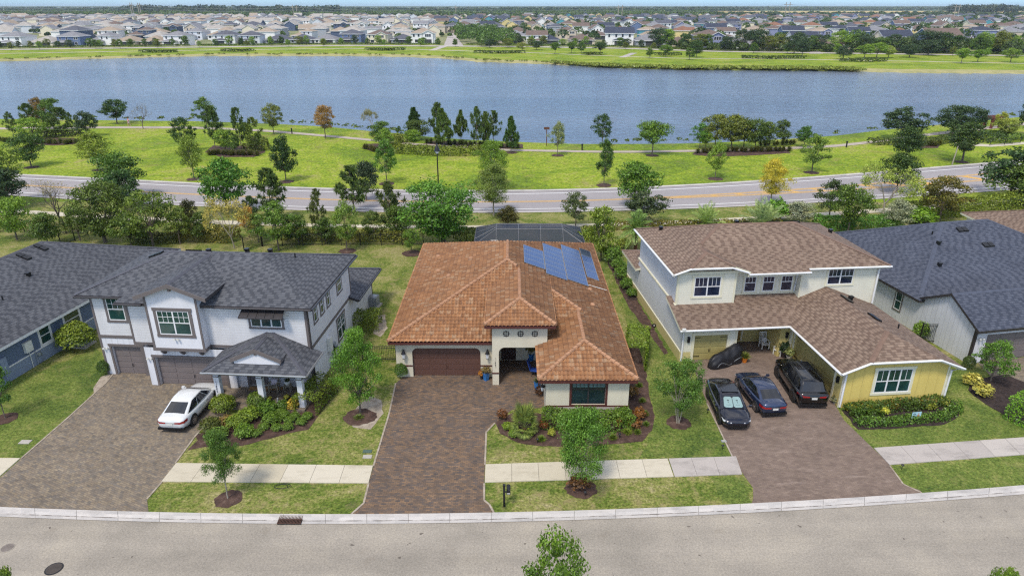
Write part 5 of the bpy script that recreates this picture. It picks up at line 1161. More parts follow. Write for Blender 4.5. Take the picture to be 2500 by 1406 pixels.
def hash_(s): return sum((i+1)*ord(c) for i, c in enumerate(s)) % 97
TRND = random.Random(5); G3 = 'trees along the parkway verge'; GB = 'garden trees behind and beside the houses'
def TC(t):
    c = C(*t); g = sum(c)/3; return tuple(min(.9, (x*.9+g*.1)*k) for x, k in zip(c, (1.40, 1.36, 1.12)))
def place(key, x, y, h, wd, name, label, cat, tint, group=None, z=0, rz=None, dy=None):
    a, b, fol = proto(key); rz = TRND.uniform(0, 6.28) if rz is None else rz
    if b is None:
        o = put(name, a); o.location = (x, y, z); o.rotation_euler = (0, 0, rz); o.scale = (wd, dy or wd, h); o.color = (*TC(tint), 1); return tag(o, label, cat, group)
    r = empty(name, label, cat, (x, y, z), rz, group, (wd, dy or wd, h)); c = put(fol, a, r); c.color = (*TC(tint if group not in (G3, GB) else tuple(q*.97 for q in tint)), 1); put('trunk', b, r); return r
def tree(key, u, vb, vt, w_px, name, label, tint, group='park trees', cat='tree', ring=None, wk=1.0):
    """a plant whose foot stands at (u, vb) of the survey photograph, top at vt, crown w_px wide"""
    x, y = G(u, vb); zt = ZAT(u, vt, y); d = y*CP+(H-zt*.6)*SP; wd = w_px*d/FPX*wk*(1.1 if group == 'trees along the parkway verge' else 1)
    if ring: disc(u, vb, ring, 'mulch', 'mulch_ring', .02)
    return place(key, x, y, zt, wd, name, label, cat, tint, group)
DK, MD, LG, OL, YG, BL, BR, YE, SV = (62, 92, 40), (88, 120, 44), (122, 156, 52), (112, 124, 48), (158, 166, 56), (66, 90, 62), (136, 112, 60), (196, 190, 60), (150, 160, 146)
PINE = (88, 112, 56)
G1, G2, G3 = 'trees beside the lake path', 'trees on the grass between lake and parkway', 'trees along the parkway verge'
for key, u, vb, vt, w_, tint, gp, lab in [
 # lakeside left
 ('youngpine/0', 33, 331, 273, 36, PINE, G1, 'small thin pine by the lake path, nearest the left edge of the photo'),
 ('pine/1', 80, 326, 252, 52, PINE, G1, 'dark pine left of the rust tinged tree on the lake shore'),
 ('light/1', 108, 317, 238, 46, BR, G1, 'rust tinged tree crowded between pines at the left shore'),
 ('oak/1', 134, 322, 241, 50, MD, G1, 'rounded green tree behind the pine pair at the left shore'),
 ('pine/2', 153, 332, 262, 62, PINE, G1, 'broad dark pine in front of the rounded green tree, left shore'),
 ('youngpine/1', 176, 320, 274, 26, PINE, G1, 'narrow pine peeking out right of the broad dark pine'),
 ('loose/1', 84, 342, 288, 72, LG, G1, 'loose light green tree under the dark pine at the left shore'),
 ('oak/2', 213, 334, 272, 54, BL, G1, 'blue green bushy tree at the right end of the left shrub bed'),
 ('spread/1', 287, 303, 243, 68, DK, G1, 'wide dark tree standing alone on the left shore beside the walker'),
 ('loose/2', 505, 312, 237, 54, MD, G1, 'tall green tree on the shore behind the leftmost island pine'),
 ('light/2', 669, 328, 253, 53, OL, G1, 'olive tree on the path edge right of the pine island'),
 ('light/0', 795, 339, 257, 53, (160, 124, 66), G1, 'rust brown tree on the lake path edge, alone'),
 ('youngpine/2', 974, 333, 308, 22, MD, G1, 'tiny sapling on the shore left of the shore cedars'),
 ('cedar/0', 1013, 337, 262, 44, DK, G1, 'dark conical cedar, leftmost of the shore cedars'),
 ('oak/0', 1022, 342, 292, 60, (84, 106, 52), G1, 'low spreading dark tree before the leftmost shore cedar'),
 ('pine/0', 1070, 344, 250, 44, PINE, G1, 'tallest pine of the shore row, seen behind a paler one'),
 ('cedar/1', 1083, 359, 264, 58, (96, 122, 54), G1, 'broad paler pine before the tallest pine of the shore row'),
 ('cedar/2', 1126, 346, 268, 36, (92, 116, 54), G1, 'slim pointed pine in the middle of the shore row'),
 ('pine/1', 1164, 363, 260, 46, PINE, G1, 'tall loose pine right of the slim pointed pine'),
 ('cedar/0', 1185, 359, 272, 36, (96, 120, 56), G1, 'narrow pale pine between two taller ones of the shore row'),
 ('pine/2', 1204, 350, 270, 44, PINE, G1, 'dark pine second from the right end of the shore row'),
 ('cedar/1', 1248, 373, 283, 44, (78, 110, 52), G1, 'pyramid shaped pine at the right end of the shore row'),
 ('oak/1', 932, 360, 297, 50, MD, G1, 'leafy green tree behind the left end of the curved hedge'),
 ('loose/0', 942, 372, 314, 46, LG, G1, 'bright green tree at the left end of the curved hedge'),
 ('lolly/1', 1011, 361, 318, 42, LG, G1, 'small bright round tree behind the middle of the curved hedge'),
 ('light/1', 1361, 380, 297, 38, (140, 152, 112), G1, 'thin grey green tree alone on the path, centre right shore'),
 ('loose/1', 1470, 358, 279, 50, DK, G1, 'dark upright tree on the shore behind the slim lawn tree'),
 ('lolly/0', 1592, 380, 296, 76, (100, 134, 44), G1, 'perfectly round green tree on the lake path edge'),
 ('loose/2', 1708, 362, 300, 48, (84, 132, 44), G1, 'bright green tree at the left end of the shore grove'),
 ('lolly/1', 1722, 364, 324, 36, LG, G1, 'small pale round tree at the foot of the shore grove'),
 ('oak/1', 1745, 360, 281, 70, OL, G1, 'big olive crowned tree, first of the shore grove from the left'),
 ('dense/1', 1785, 363, 282, 74, OL, G1, 'big olive crowned tree in the middle of the shore grove'),
 ('oak/2', 1815, 360, 288, 60, (92, 108, 46), G1, 'duller olive tree right of the grove middle'),
 ('oak/0', 1843, 366, 290, 60, (88, 112, 44), G1, 'rounded tree in the right half of the shore grove'),
 ('loose/0', 1872, 366, 299, 54, (96, 118, 44), G1, 'loose crowned tree second from the right of the shore grove'),
 ('tall/1', 1909, 354, 293, 48, (80, 104, 42), G1, 'upright dark tree ending the shore grove at the right'),
 ('dense/0', 1963, 359, 308, 45, (76, 118, 44), G1, 'small dense bright tree right of the shore grove'),
 ('oak/2', 2200, 340, 262, 96, BL, G1, 'wide dark oak overhanging the shore at the right'),
 ('oak/1', 2324, 332, 258, 84, BL, G1, 'dark oak beside the leaning trunk near the rusty arch'),
 ('oak/0', 2368, 328, 262, 62, (58, 84, 58), G1, 'dark blue green oak left of the rusty arch'),
 ('light/2', 2439, 324, 273, 34, YG, G1, 'yellowish small tree right of the rusty arch'),
 ('spread/0', 2455, 338, 292, 58, (132, 146, 60), G1, 'flat spreading pale tree in the hedge garden'),
 ('oak/1', 2502, 332, 250, 56, BL, G1, 'dark oak cut by the right edge above the hedge garden'),
 # island and lawn
 ('pine/0', 527, 365, 258, 52, PINE, G2, 'tall pine at the left of the shrub island, bare lower trunk'),
 ('pine/2', 590, 369, 262, 46, PINE, G2, 'tall pine in the middle of the shrub island'),
 ('pine/1', 624, 371, 286, 48, (110, 128, 56), G2, 'paler pine at the right of the shrub island'),
 ('oak/0', 551, 370, 315, 46, LG, G2, 'bright green bushy tree among the island pines'),
 ('oak/2', 574, 374, 332, 28, MD, G2, 'small darker tree tucked beside the bright island tree'),
 ('loose/1', 452, 372, 287, 56, DK, G2, 'dark ragged tree left of the shrub island'),
 ('light/0', 474, 438, 331, 62, (124, 148, 52), G2, 'light green lawn tree before the dark ragged tree'),
 ('dense/0', 699, 444, 331, 60, (58, 86, 38), G2, 'dark dense oval tree on the lawn near the parkway'),
 ('oak/0', 77, 409, 325, 74, (74, 104, 46), G2, 'dark green rounded tree on the left lawn'),
 ('light/1', 244, 415, 322, 82, (128, 148, 50), G2, 'yellow green tree at the top of the left tree column'),
 ('loose/0', 944, 449, 341, 58, (88, 130, 44), G2, 'fresh green lawn tree right of the grey crowned oak'),
 ('street2/1', 1203, 465, 343, 72, (112, 146, 44), G2, 'bright feathery tree directly behind the pale two tone tree'),
 ('tall/0', 1474, 453, 340, 47, (74, 106, 44), G2, 'slim tall tree on the lawn near the parkway, centre right'),
 ('light/2', 1746, 437, 344, 47, (124, 156, 50), G2, 'yellow green lawn tree below the shore grove'),
 ('loose/2', 1981, 422, 328, 70, (108, 138, 50), G2, 'light green lawn tree beside the dense bright one'),
 ('dense/1', 2211, 389, 311, 66, (62, 88, 46), G2, 'dark tree below the wide dark oak at the right'),
 ('spread/1', 2348, 396, 298, 112, (66, 90, 46), G2, 'broad dark umbrella tree on the right lawn'),
 # parkway verges
 ('spread/0', 15, 500, 366, 116, (118, 142, 48), G3, 'large yellow green tree at the left edge over the parkway'),
 ('oak/1', 22, 512, 412, 96, BL, G3, 'dark blue green tree below the large yellow green one'),
 ('oak/0', 292, 486, 372, 100, (86, 122, 44), G3, 'green tree second from the top of the left tree column'),
 ('oak/2', 308, 515, 415, 84, (70, 104, 56), G3, 'dark green tree in the middle of the left tree column'),
 ('big/0', 258, 592, 446, 122, (92, 114, 44), G3, 'large olive tree at the foot of the left tree column'),
 ('loose/1', 374, 600, 468, 122, (108, 132, 50), G3, 'sprawling light olive tree right of the large olive tree'),
 ('dense/1', 556, 520, 390, 100, (84, 134, 44), G3, 'bright green broad tree over the parkway, left of centre'),
 ('dense/0', 467, 562, 487, 42, (72, 76, 40), G3, 'small bronze leaved magnolia by the pavement, left'),
 ('pine/0', 665, 540, 410, 82, PINE, G3, 'tall open pine over the parkway, left of centre'),
 ('pine/1', 617, 548, 478, 50, (76, 102, 56), G3, 'short pine behind the orange tinged sapling'),
 ('light/0', 609, 580, 505, 42, (196, 150, 66), G3, 'orange tinged sapling beside the pale spreading tree'),
 ('youngpine/0', 781, 565, 460, 52, (96, 110, 58), G3, 'young slender pine by the pavement'),
 ('pine/2', 864, 522, 404, 92, PINE, G3, 'big dark pine on the verge, left of the great green tree'),
 ('dense/2', 895, 490, 394, 64, (64, 84, 60), G3, 'grey green rounded oak behind the big dark pine'),
 ('pine/1', 954, 573, 444, 76, (92, 108, 58), G3, 'loose leaning pine right of the big dark pine'),
 ('street2/0', 1205, 527, 400, 80, (118, 140, 62), G3, 'pale two tone feathery tree at the parkway kerb'),
 ('dense/0', 1240, 552, 504, 54, (90, 88, 42), G3, 'bronze magnolia above the screen enclosure'),
 ('dense/2', 1548, 510, 395, 98, (98, 138, 44), G3, 'broad bright tree above the tall slender palm'),
 ('oak/2', 1570, 548, 470, 94, (72, 90, 60), G3, 'grey green tree just above the slender palm'),
 ('loose/0', 1405, 558, 470, 66, (94, 112, 70), G3, 'grey green upright tree right of the screen enclosure'),
 ('street2/0', 1880, 500, 389, 68, (204, 192, 52), G3, 'bright yellow leaved tree at the parkway kerb'),
 ('shrub/0', 1893, 540, 486, 60, (104, 152, 44), G3, 'bright green low tree behind the rightmost date palm'),
 ('loose/2', 2023, 536, 438, 76, (68, 88, 50), G3, 'dark open tree left of the twisted garden tree'),
 ('dense/1', 2188, 470, 375, 76, (72, 98, 42), G3, 'dark tree behind the bare limbed spreading tree'),
 ('loose/1', 2292, 540, 432, 108, (112, 108, 44), G3, 'mixed olive and yellow tree over the right hedge'),
 ('oak/2', 2462, 486, 362, 136, (66, 96, 54), G3, 'large dark oak at the right edge over the parkway'),
 ('dense/2', 2500, 500, 400, 130, (92, 118, 46), G3, 'olive green tree before the large dark right edge oak'),
 ]:
    nm = 'pine_tree' if 'pine' in key or 'cedar' in key else 'tree'
    tree(key, u, vb, vt, w_, nm, lab, tint, gp, 'tree', ring=(1.1 if gp == G2 or (gp == G1 and vb > 370) else None))
for key, u, vb, vt, w_, tint, gp, lab in [
 ('bare/0', 350, 315, 251, 46, (150, 140, 120), G1, 'small leafless tree on the lake path beside the walker'),
 ('bare/1', 160, 552, 432, 128, (160, 150, 90), G3, 'large leafless spreading tree by the left fence'),
 ('sparse/1', 909, 322, 267, 50, (140, 140, 108), G1, 'thin greyish tree behind the curved hedge'),
 ('sparse/0', 573, 607, 483, 104, (188, 176, 92), G3, 'pale spreading sparse tree with a long pale trunk'),
 ('sparse/2', 2156, 527, 408, 142, (164, 182, 84), G3, 'bare limbed spreading tree with sparse lime leaves')]:
    tree(key, u, vb, vt, w_, 'bare_tree' if 'bare' in key else 'tree', lab, tint, gp)
GB = 'garden trees behind and beside the houses'
for key, u, vb, vt, w_, tint, nm, lab in [
 ('loose/1', 196, 588, 508, 70, (96, 118, 50), 'tree', 'mid green tree right of the leafless tree by the fence'),
 ('oak/1', 500, 590, 520, 56, (84, 108, 46), 'tree', 'dark green tree left of the pale spreading tree'),
 ('light/0', 632, 592, 520, 54, (108, 130, 50), 'tree', 'light tree between the orange sapling and the leafy corner tree'),
 ('dense/0', 796, 594, 530, 50, (84, 112, 46), 'tree', 'small dark tree behind the back fence, under the slender pine'),
 ('dense/1', 118, 600, 520, 70, (92, 120, 46), 'tree', 'low leafy tree beside the slanting left fence'),
 ('oak/2', 322, 604, 520, 84, (96, 122, 46), 'tree', 'mid green tree between the olive trees behind the blue house'),
 ('light/1', 440, 596, 512, 66, (112, 132, 52), 'tree', 'light tree behind the slanting fence of the white house'),
 ('oak/1', 730, 596, 528, 60, (86, 118, 44), 'tree', 'green tree at the left end of the long back fence'),
 ('loose/0', 912, 590, 515, 56, (96, 120, 50), 'tree', 'small tree near the middle of the long back fence'),
 ('oak/0', 975, 585, 500, 60, (92, 120, 46), 'tree', 'round tree near the right end of the long back fence'),
 ('oak/0', 42, 585, 482, 90, (124, 160, 52), 'tree', 'bright green round tree inside the left back fence'),
 ('loose/0', 681, 611, 494, 102, (100, 134, 46), 'tree', 'leafy green tree behind the corner of the back fence'),
 ('light/2', 848, 613, 490, 70, (122, 152, 62), 'tree', 'light open tree in front of the black back fence'),
 ('big/1', 1084, 598, 444, 186, (94, 142, 46), 'tree', 'great bright green tree behind the tiled house'),
 ('light/0', 1005, 619, 560, 42, (110, 146, 54), 'tree', 'small tree in a mulch ring before the great green tree'),
 ('tall/1', 1466, 637, 505, 96, (128, 152, 48), 'tree', 'yellow green leafy tree between tiled roof and cream house'),
 ('spread/2', 2067, 576, 453, 104, (96, 124, 44), 'tree', 'twisted garden tree with dense dark green crown'),
 ('dense/0', 1946, 548, 492, 78, SV, 'tree', 'silver leaved round tree right of the date palms'),
 ('dense/1', 2187, 562, 487, 62, (156, 166, 150), 'tree', 'silver leaved small tree with pale trunk behind the hedge'),
 ('streetlow/0', 880, 1008, 800, 132, (106, 152, 48), 'tree', 'bright oval tree on the lawn between white house and tiled house'),
 ('street/1', 557, 1218, 1052, 98, (92, 128, 54), 'street_tree', 'street tree in a mulch ring left of the middle driveway'),
 ('street2/2', 1418, 1192, 1000, 126, (98, 142, 50), 'street_tree', 'street tree with red shrubs at its foot near the mailbox'),
 ('crape/0', 1657, 1032, 880, 140, (92, 130, 50), 'tree', 'pale multi stemmed tree beside the dark parked cars'),
 ('loose/2', 14, 1022, 884, 76, (98, 138, 58), 'tree', 'thin young tree at the left edge of the left lawn'),
 ('loose/1', 2418, 930, 834, 108, (98, 140, 48), 'tree', 'leafy small tree before the far right garage')]:
    rg = {848: .9, 1005: 1.0, 557: .7, 1418: .85, 1657: .75, 14: .7}.get(u)
    tree(key, u, vb, vt, w_, nm, lab, tint, GB, 'tree', ring=rg, wk=1.04 if u == 1418 else .86 if vb > 900 else 1.0)
disc(880, 1018, 1.05, 'mulch', 'mulch_ring', .02, .9)
GP = 'palms behind the houses'
tree('palm/0', 1551, 612, 508, 92, 'palm_tree', 'slender tall palm at the corner of the cream house', (120, 152, 84), GP, 'palm')
tree('shortpalm/0', 1723, 558, 492, 96, 'palm_tree', 'spiky low date palm above the brown roof, left one', (150, 176, 104), GP, 'palm')
tree('shortpalm/1', 1858, 562, 478, 122, 'palm_tree', 'larger blue green date palm above the brown roof', (150, 172, 124), GP, 'palm')
tree('fanpalm/0', 1280, 1060, 980, 80, 'fan_palm', 'fan palm in the planting bed before the tiled house', (134, 152, 84), None, 'palm')
# crowns that rise into the picture from the pavement on the camera side
for u, vt, w_, tp, lab, tint in ((1345, 1300, 190, 7.2, 'treetop rising at the bottom edge, centre right', (104, 138, 50)), (2452, 1368, 110, 6.4, 'treetop at the bottom right corner', (110, 140, 48)), (10, 1372, 120, 6.2, 'twigs of a treetop at the bottom left corner', (104, 128, 44))):
    x, y = G(u, vt, tp); d = y*CP+(H-tp)*SP; place('topper/%d' % (u % 3), x, y-.35, tp, w_*1.25*d/FPX, 'street_tree', lab, 'tree', tint, 'street trees on the near pavement')
# ================================================================ hedges, shrubs, fences
def bush(u, v, w_px, h, key, tint, label, name='bush', cat='bush', group=None, dk=1.0):
    x, y = G(u, v); d = y*CP+(H-h*.5)*SP; wd = w_px*d/FPX; return place(key, x, y+wd*.5*dk, h, wd, name, label, cat, tint, group, dy=wd*dk)
def hedge(pts, wd, h, tint, label, group=None, name='hedge', dens=260, leaf=.075, seed=1, mat='leaf'):
    """clipped hedge along a line of survey points"""
    rs = np.random.RandomState(seed); Q = [np.array(G(*p)) for p in pts]; Ps = []; Ns = []
    c0 = Q[0]
    for a, b in zip(Q, Q[1:]):
        L_ = np.linalg.norm(b-a); t = (b-a)/L_; n_ = np.array([-t[1], t[0]]); n = int(dens*L_*(wd+2*h)); s = rs.uniform(-.03, 1.03, n); f = rs.uniform(0, 1, n)*(wd+2*h)
        off = np.where(f < h, -wd/2, np.where(f < h+wd, f-h-wd/2, wd/2)); z = np.where(f < h, f, np.where(f < h+wd, h, wd+2*h-f))
        off = off+rs.normal(size=n)*.05; z = np.maximum(z+rs.normal(size=n)*.05+.06*np.sin(s*L_*2.3+seed), .02); xy = a+(b-a)*s[:, None]+n_*off[:, None]
        nn = np.where((f < h)[:, None], np.append(-n_, 0), np.where((f < h+wd)[:, None], np.array([0, 0, 1.0]), np.append(n_, 0)))
        Ps.append(np.column_stack([xy-c0, z])); Ns.append(nn+rs.normal(size=(n, 3))*.55)
    P = np.concatenate(Ps); N = unit(np.concatenate(Ns)); V, F = leaf_quads(P, N, leaf*rs.uniform(.5, 1.2, len(P)), rs=rs)
    o = put(name, make_mesh(name, V, F, None, [M[mat]])); o.location = (c0[0], c0[1], 0); o.color = (*TC(tint), 1); return tag(o, label, 'hedge', group)
# --- gardens in front of the houses
bush(165, 873, 90, 2.1, 'bush/0', (118, 138, 40), 'large round golden green bush by the blue house wall')
hedge([(862, 800), (928, 800)], 1.5, 1.35, (112, 132, 44), 'clipped square bush beside the white house side wall', name='bush', seed=3)
bush(248, 922, 30, 1.1, 'bush/1', (74, 104, 44), 'small dark bush at the left garage corner')
bush(535, 1022, 62, 1.15, 'bush/2', (112, 132, 42), 'round bush at the first porch column')
bush(622, 1008, 50, 1.1, 'bush/1', (96, 122, 40), 'round dark bush before the middle porch column')
hedge([(746, 1012), (800, 950)], 1.5, 1.2, (108, 128, 38), 'big bush wrapping the right end of the porch', name='bush', seed=5)
SH = 'low shrubs in the porch bed'
for i, (u, v, w_, h, t, lab) in enumerate([(505, 1068, 60, .8, (86, 96, 42), 'bronze dark shrub at the left tip of the porch bed'), (520, 1085, 56, .6, (104, 136, 62), 'pale green shrub at the left tip of the porch bed'), (572, 1060, 54, .9, (116, 140, 44), 'bright shrub left of the middle of the porch bed'), (600, 1042, 56, .9, (122, 148, 44), 'tall bright shrub in the porch bed behind the street tree'),
    (590, 1080, 50, .8, (104, 138, 42), 'green shrub at the front edge of the porch bed, left'), (645, 1025, 54, .8, (92, 128, 44), 'broad green shrub below the middle porch column'), (655, 1045, 44, .7, (100, 132, 42), 'green shrub in the middle of the porch bed'), (686, 1010, 34, .7, (88, 120, 46), 'green shrub before the potted plants'), (548, 1052, 40, .7, (140, 118, 70), 'brownish dried shrub in the porch bed')]):
    bush(u, v, w_, h, 'shrub/%d' % (i % 3), t, lab, 'shrub', 'shrub', SH)
for i, (u, v, lb_) in enumerate([(640, 1056, 'front row, leftmost'), (672, 1058, 'front row, middle'), (700, 1056, 'front row, rightmost'), (677, 1036, 'second row, left'), (703, 1040, 'second row, right'), (690, 1026, 'behind the second row'), (732, 1044, 'outer pair, near one'), (747, 1030, 'outer pair, far one'), (680, 1020, 'farthest back'), (716, 1030, 'between the rows and the outer pair'), (658, 1030, 'left of the second row'), (622, 1072, 'left tip of the front row')]):
    bush(u, v, 28, .42, 'shrub/%d' % (i % 3), (104, 136, 50), 'small round shrub of the porch bed cluster, '+lb_, 'shrub', 'shrub', 'cluster of small round shrubs')
bush(712, 1008, 34, .75, 'croton/0', (190, 168, 62), 'yellow croton before the right porch column', 'croton', 'plant')
bush(872, 1030, 34, .35, 'tuft/0', (110, 130, 60), 'dark grass tuft at the foot of the oval lawn tree', 'grass_tuft', 'plant')
bush(978, 930, 34, 1.1, 'bush/0', (84, 118, 48), 'small bush left of the brown garage door')
hedge([(1325, 1036), (1420, 1042), (1500, 1042), (1540, 1036)], 1.25, .85, (96, 128, 42), 'clipped hedge under the front window of the tiled house', seed=7)
bush(1525, 1042, 46, .95, 'bush/2', (88, 126, 40), 'round bush ending the hedge of the tiled house')
RD = 'red and orange crotons of the tiled house'
for i, (u, v, w_, t, lab) in enumerate([(1226, 1030, 26, (120, 76, 44), 'red croton at the left tip of the bed'), (1328, 1056, 26, (128, 76, 40), 'orange red croton right of the fan palm'), (1390, 1050, 24, (128, 80, 40), 'orange croton behind the street tree'), (1512, 1050, 20, (150, 120, 50), 'small golden croton before the hedge'), (1550, 1056, 34, (130, 88, 42), 'orange croton at the right corner of the bed'), (1562, 1030, 34, (138, 92, 44), 'tall orange croton beside the wall corner'), (1545, 975, 30, (126, 94, 46), 'golden brown croton in the side bed'), (1318, 972, 26, (84, 56, 40), 'dark red croton by the entry wall'), (1380, 1060, 22, (150, 96, 40), 'small rusty croton in the front bed')]):
    bush(u, v, w_, .7, 'croton/%d' % (i % 2), t, lab, 'croton', 'plant', RD)
bush(1418, 1208, 56, .8, 'croton/1', (110, 76, 44), 'red and bronze shrub around the street tree trunk', 'croton', 'plant')
TF = 'small green plants in the front bed of the tiled house'
for i, (u, v, w_, k, t, lab) in enumerate([(1238, 1056, 26, 'shrub', (128, 156, 44), 'low lime shrub under the fan palm'), (1254, 1074, 26, 'shrub', (116, 150, 46), 'round green shrub at the bed front below the palm'), (1295, 1070, 24, 'shrub', (150, 172, 44), 'lime shrub between two grass tufts'), (1322, 1084, 30, 'tuft', (120, 150, 48), 'grass tuft at the bed front, left of the street tree'), (1347, 1070, 20, 'shrub', (170, 176, 60), 'yellow green round shrub at the bed front'), (1378, 1058, 26, 'shrub', (112, 140, 44), 'green shrub behind the street tree crown'), (1480, 1056, 24, 'shrub', (128, 152, 48), 'green shrub right of the street tree'), (1498, 1080, 30, 'tuft', (116, 138, 50), 'grass tuft right of the street tree'), (1534, 1068, 34, 'tuft', (136, 156, 56), 'striped grass tuft at the bed corner'), (1558, 1066, 26, 'tuft', (120, 144, 52), 'grass tuft outermost on the bed corner'), (1580, 1046, 24, 'tuft', (112, 140, 50), 'grass tuft on the side bed, nearest the corner'), (1578, 1020, 24, 'tuft', (116, 140, 50), 'grass tuft on the side bed, second from the corner'), (1570, 988, 24, 'tuft', (116, 140, 50), 'grass tuft on the side bed, third from the corner'), (1562, 950, 24, 'tuft', (110, 136, 46), 'grass tuft on the side bed under the eave')]):
    bush(u, v, w_, .5, k+'/%d' % (i % 2), t, lab, 'shrub' if k == 'shrub' else 'grass_tuft', 'plant', TF)
hedge([(1548, 905), (1556, 848)], 1.5, 1.9, (112, 138, 36), 'tall glossy bush beside the east wall of the tiled house', name='bush', seed=9)
SS = 'shrubs along the side of the cream house'
for i, (u, v, w_, h, lab) in enumerate([(1512, 668, 40, 1.2, 'rounded shrub farthest back along the cream house side'), (1524, 690, 44, 1.2, 'bright shrub second from the back along the cream house side'), (1532, 712, 36, 1.0, 'shrub third from the back along the cream house side'), (1545, 730, 30, .8, 'small shrub nearest the street along the cream house side'), (1497, 650, 50, 1.8, 'tall dark shrub behind the row beside the cream house')]):
    bush(u, v, w_, h, 'shrub/%d' % (i % 3), (96, 132, 44), lab, 'shrub', 'shrub', SS); disc(u, v-2, .5, 'mulch_dark', 'mulch_ring', .022)
# bed before the yellow wing
hedge([(2066, 1010), (2150, 1002), (2230, 996), (2305, 985)], .7, .55, (82, 108, 44), 'tall back hedge under the yellow garage wing window', seed=11)
hedge([(2090, 1038), (2190, 1034), (2300, 1022), (2335, 1006), (2330, 990)], .55, .38, (92, 128, 44), 'low front hedge of the yellow wing bed', seed=12)
hedge([(2080, 1018), (2150, 1012)], .4, .42, (80, 110, 36), 'short middle hedge at the left of the yellow wing bed', seed=13)
YC = 'yellow crotons of the yellow wing bed'
for i, (u, v, w_, t, lab) in enumerate([(2088, 1012, 34, (140, 140, 44), 'olive croton at the left end of the bed'), (2108, 1010, 22, (196, 200, 84), 'lemon croton second from the left'), (2135, 1010, 34, (188, 190, 90), 'large lemon croton left of the bed middle'), (2164, 1018, 24, (200, 204, 80), 'lemon croton beside the small sign'), (2185, 1004, 26, (150, 130, 50), 'golden croton behind the small sign'), (2255, 1000, 24, (136, 112, 44), 'brown croton right of the small sign'), (2275, 1006, 30, (126, 136, 44), 'olive croton in the right half of the bed'), (2312, 996, 30, (160, 166, 70), 'pale croton near the right end of the bed')]):
    bush(u, v, w_, .5, 'croton/%d' % (i % 2), t, lab, 'croton', 'plant', YC)
bush(2385, 950, 44, .8, 'croton/0', (180, 174, 84), 'yellow croton, left one of the far right pair', 'croton', 'plant'); bush(2412, 978, 48, .8, 'croton/1', (184, 178, 86), 'yellow croton, right one of the far right pair', 'croton', 'plant')
hedge([(2470, 1012), (2560, 1052)], 1.9, 1.5, (112, 158, 40), 'large bright clipped hedge at the right edge', seed=15); bush(2372, 905, 30, .9, 'bush/1', (78, 100, 50), 'small dark bush at the far right garage corner')
bush(2255, 835, 40, 1.4, 'shrub/1', (112, 146, 48), 'leafy shrub behind the black side fence')
# --- hedges and shrub beds behind the houses
hedge([(430, 582), (520, 585), (575, 588)], 2.2, 1.3, (122, 118, 52), 'orange tinged clipped shrub band behind the white house', seed=21, dens=90, leaf=.13); hedge([(330, 590), (440, 592)], 1.2, .9, (88, 96, 44), 'dark low hedge behind the blue house roof', seed=22, dens=90, leaf=.13)
hedge([(690, 583), (800, 586), (930, 588), (1000, 590)], 1.1, 1.1, (124, 128, 50), 'yellow flowering hedge behind the black back fence', seed=23, dens=90, leaf=.13)
hedge([(1110, 600), (1165, 597)], 2.0, 1.6, (96, 112, 44), 'dark hedge left of the screen enclosure', seed=24, dens=90, leaf=.13); hedge([(1420, 590), (1470, 592)], 1.6, 1.5, (112, 120, 44), 'olive hedge right of the screen enclosure', seed=25, dens=90, leaf=.13)
hedge([(1500, 560), (1700, 556), (1900, 552)], 1.0, .8, (120, 116, 48), 'brownish hedge line between pavement and brown roof', seed=26, dens=70, leaf=.13)
hedge([(1985, 556), (2080, 565), (2180, 556)], 2.6, 1.3, (86, 132, 44), 'large bright clipped hedge behind the slate blue roof', seed=27, dens=90, leaf=.13)
bush(2265, 558, 84, 1.9, 'shrub/0', (116, 156, 40), 'wide lime shrub behind the slate blue roof', 'bush', 'bush')
hedge([(2220, 530), (2330, 525), (2500, 505), (2560, 498)], 2.2, 1.7, (124, 142, 46), 'long loose yellow green hedge along the right pavement', seed=28, dens=80, leaf=.14)
bush(1525, 612, 40, 1.0, 'shrub/2', (150, 164, 60), 'yellow green shrub by the tall palm trunk', 'shrub', 'shrub')
# --- park beds
hedge([(1178, 376), (1120, 379), (1040, 377), (965, 372), (948, 360), (962, 348), (1010, 345)], 2.6, 1.3, (112, 126, 42), 'long curved clipped hedge beside the lake path', seed=31, dens=26, leaf=.22)
hedge([(598, 372), (640, 366), (636, 352), (600, 350)], 2.4, 1.1, (96, 110, 40), 'clipped hedge at the right of the shrub island', seed=32, dens=26, leaf=.22)
hedge([(100, 333), (150, 334), (200, 332)], 1.6, 1.0, (70, 80, 40), 'dark hedge in the left shore bed', seed=33, dens=26, leaf=.22)
hedge([(2125, 352), (2180, 352), (2230, 356), (2290, 350), (2330, 344)], 2.4, .9, (88, 104, 50), 'low hedge of the right shore garden, near the path', seed=34, dens=26, leaf=.22)
hedge([(2400, 330), (2450, 338), (2500, 344)], 2.2, 1.0, (96, 124, 46), 'hedge right of the rusty arch', seed=35, dens=26, leaf=.22); hedge([(2410, 345), (2470, 350)], 2.2, 1.0, (100, 128, 46), 'short hedge behind the little garden fence', seed=36, dens=26, leaf=.22)
def bed(pts, label='planting bed'): poly('planting_bed', pts, .016, M['mulch'])
bed([(70, 352), (130, 356), (200, 352), (204, 338), (120, 336), (70, 342)]); bed([(500, 372), (540, 384), (620, 384), (648, 372), (640, 356), (520, 356)]); bed([(884, 362), (920, 374), (960, 374), (950, 350), (890, 352)]); bed([(1030, 352), (1100, 362), (1200, 365), (1278, 362), (1276, 352), (1180, 350), (1060, 344)]); bed([(1690, 378), (1740, 383), (1840, 380), (1930, 374), (1920, 364), (1700, 368)]); bed([(2180, 345), (2300, 345), (2290, 362), (2190, 362)])
rr = random.Random(11)
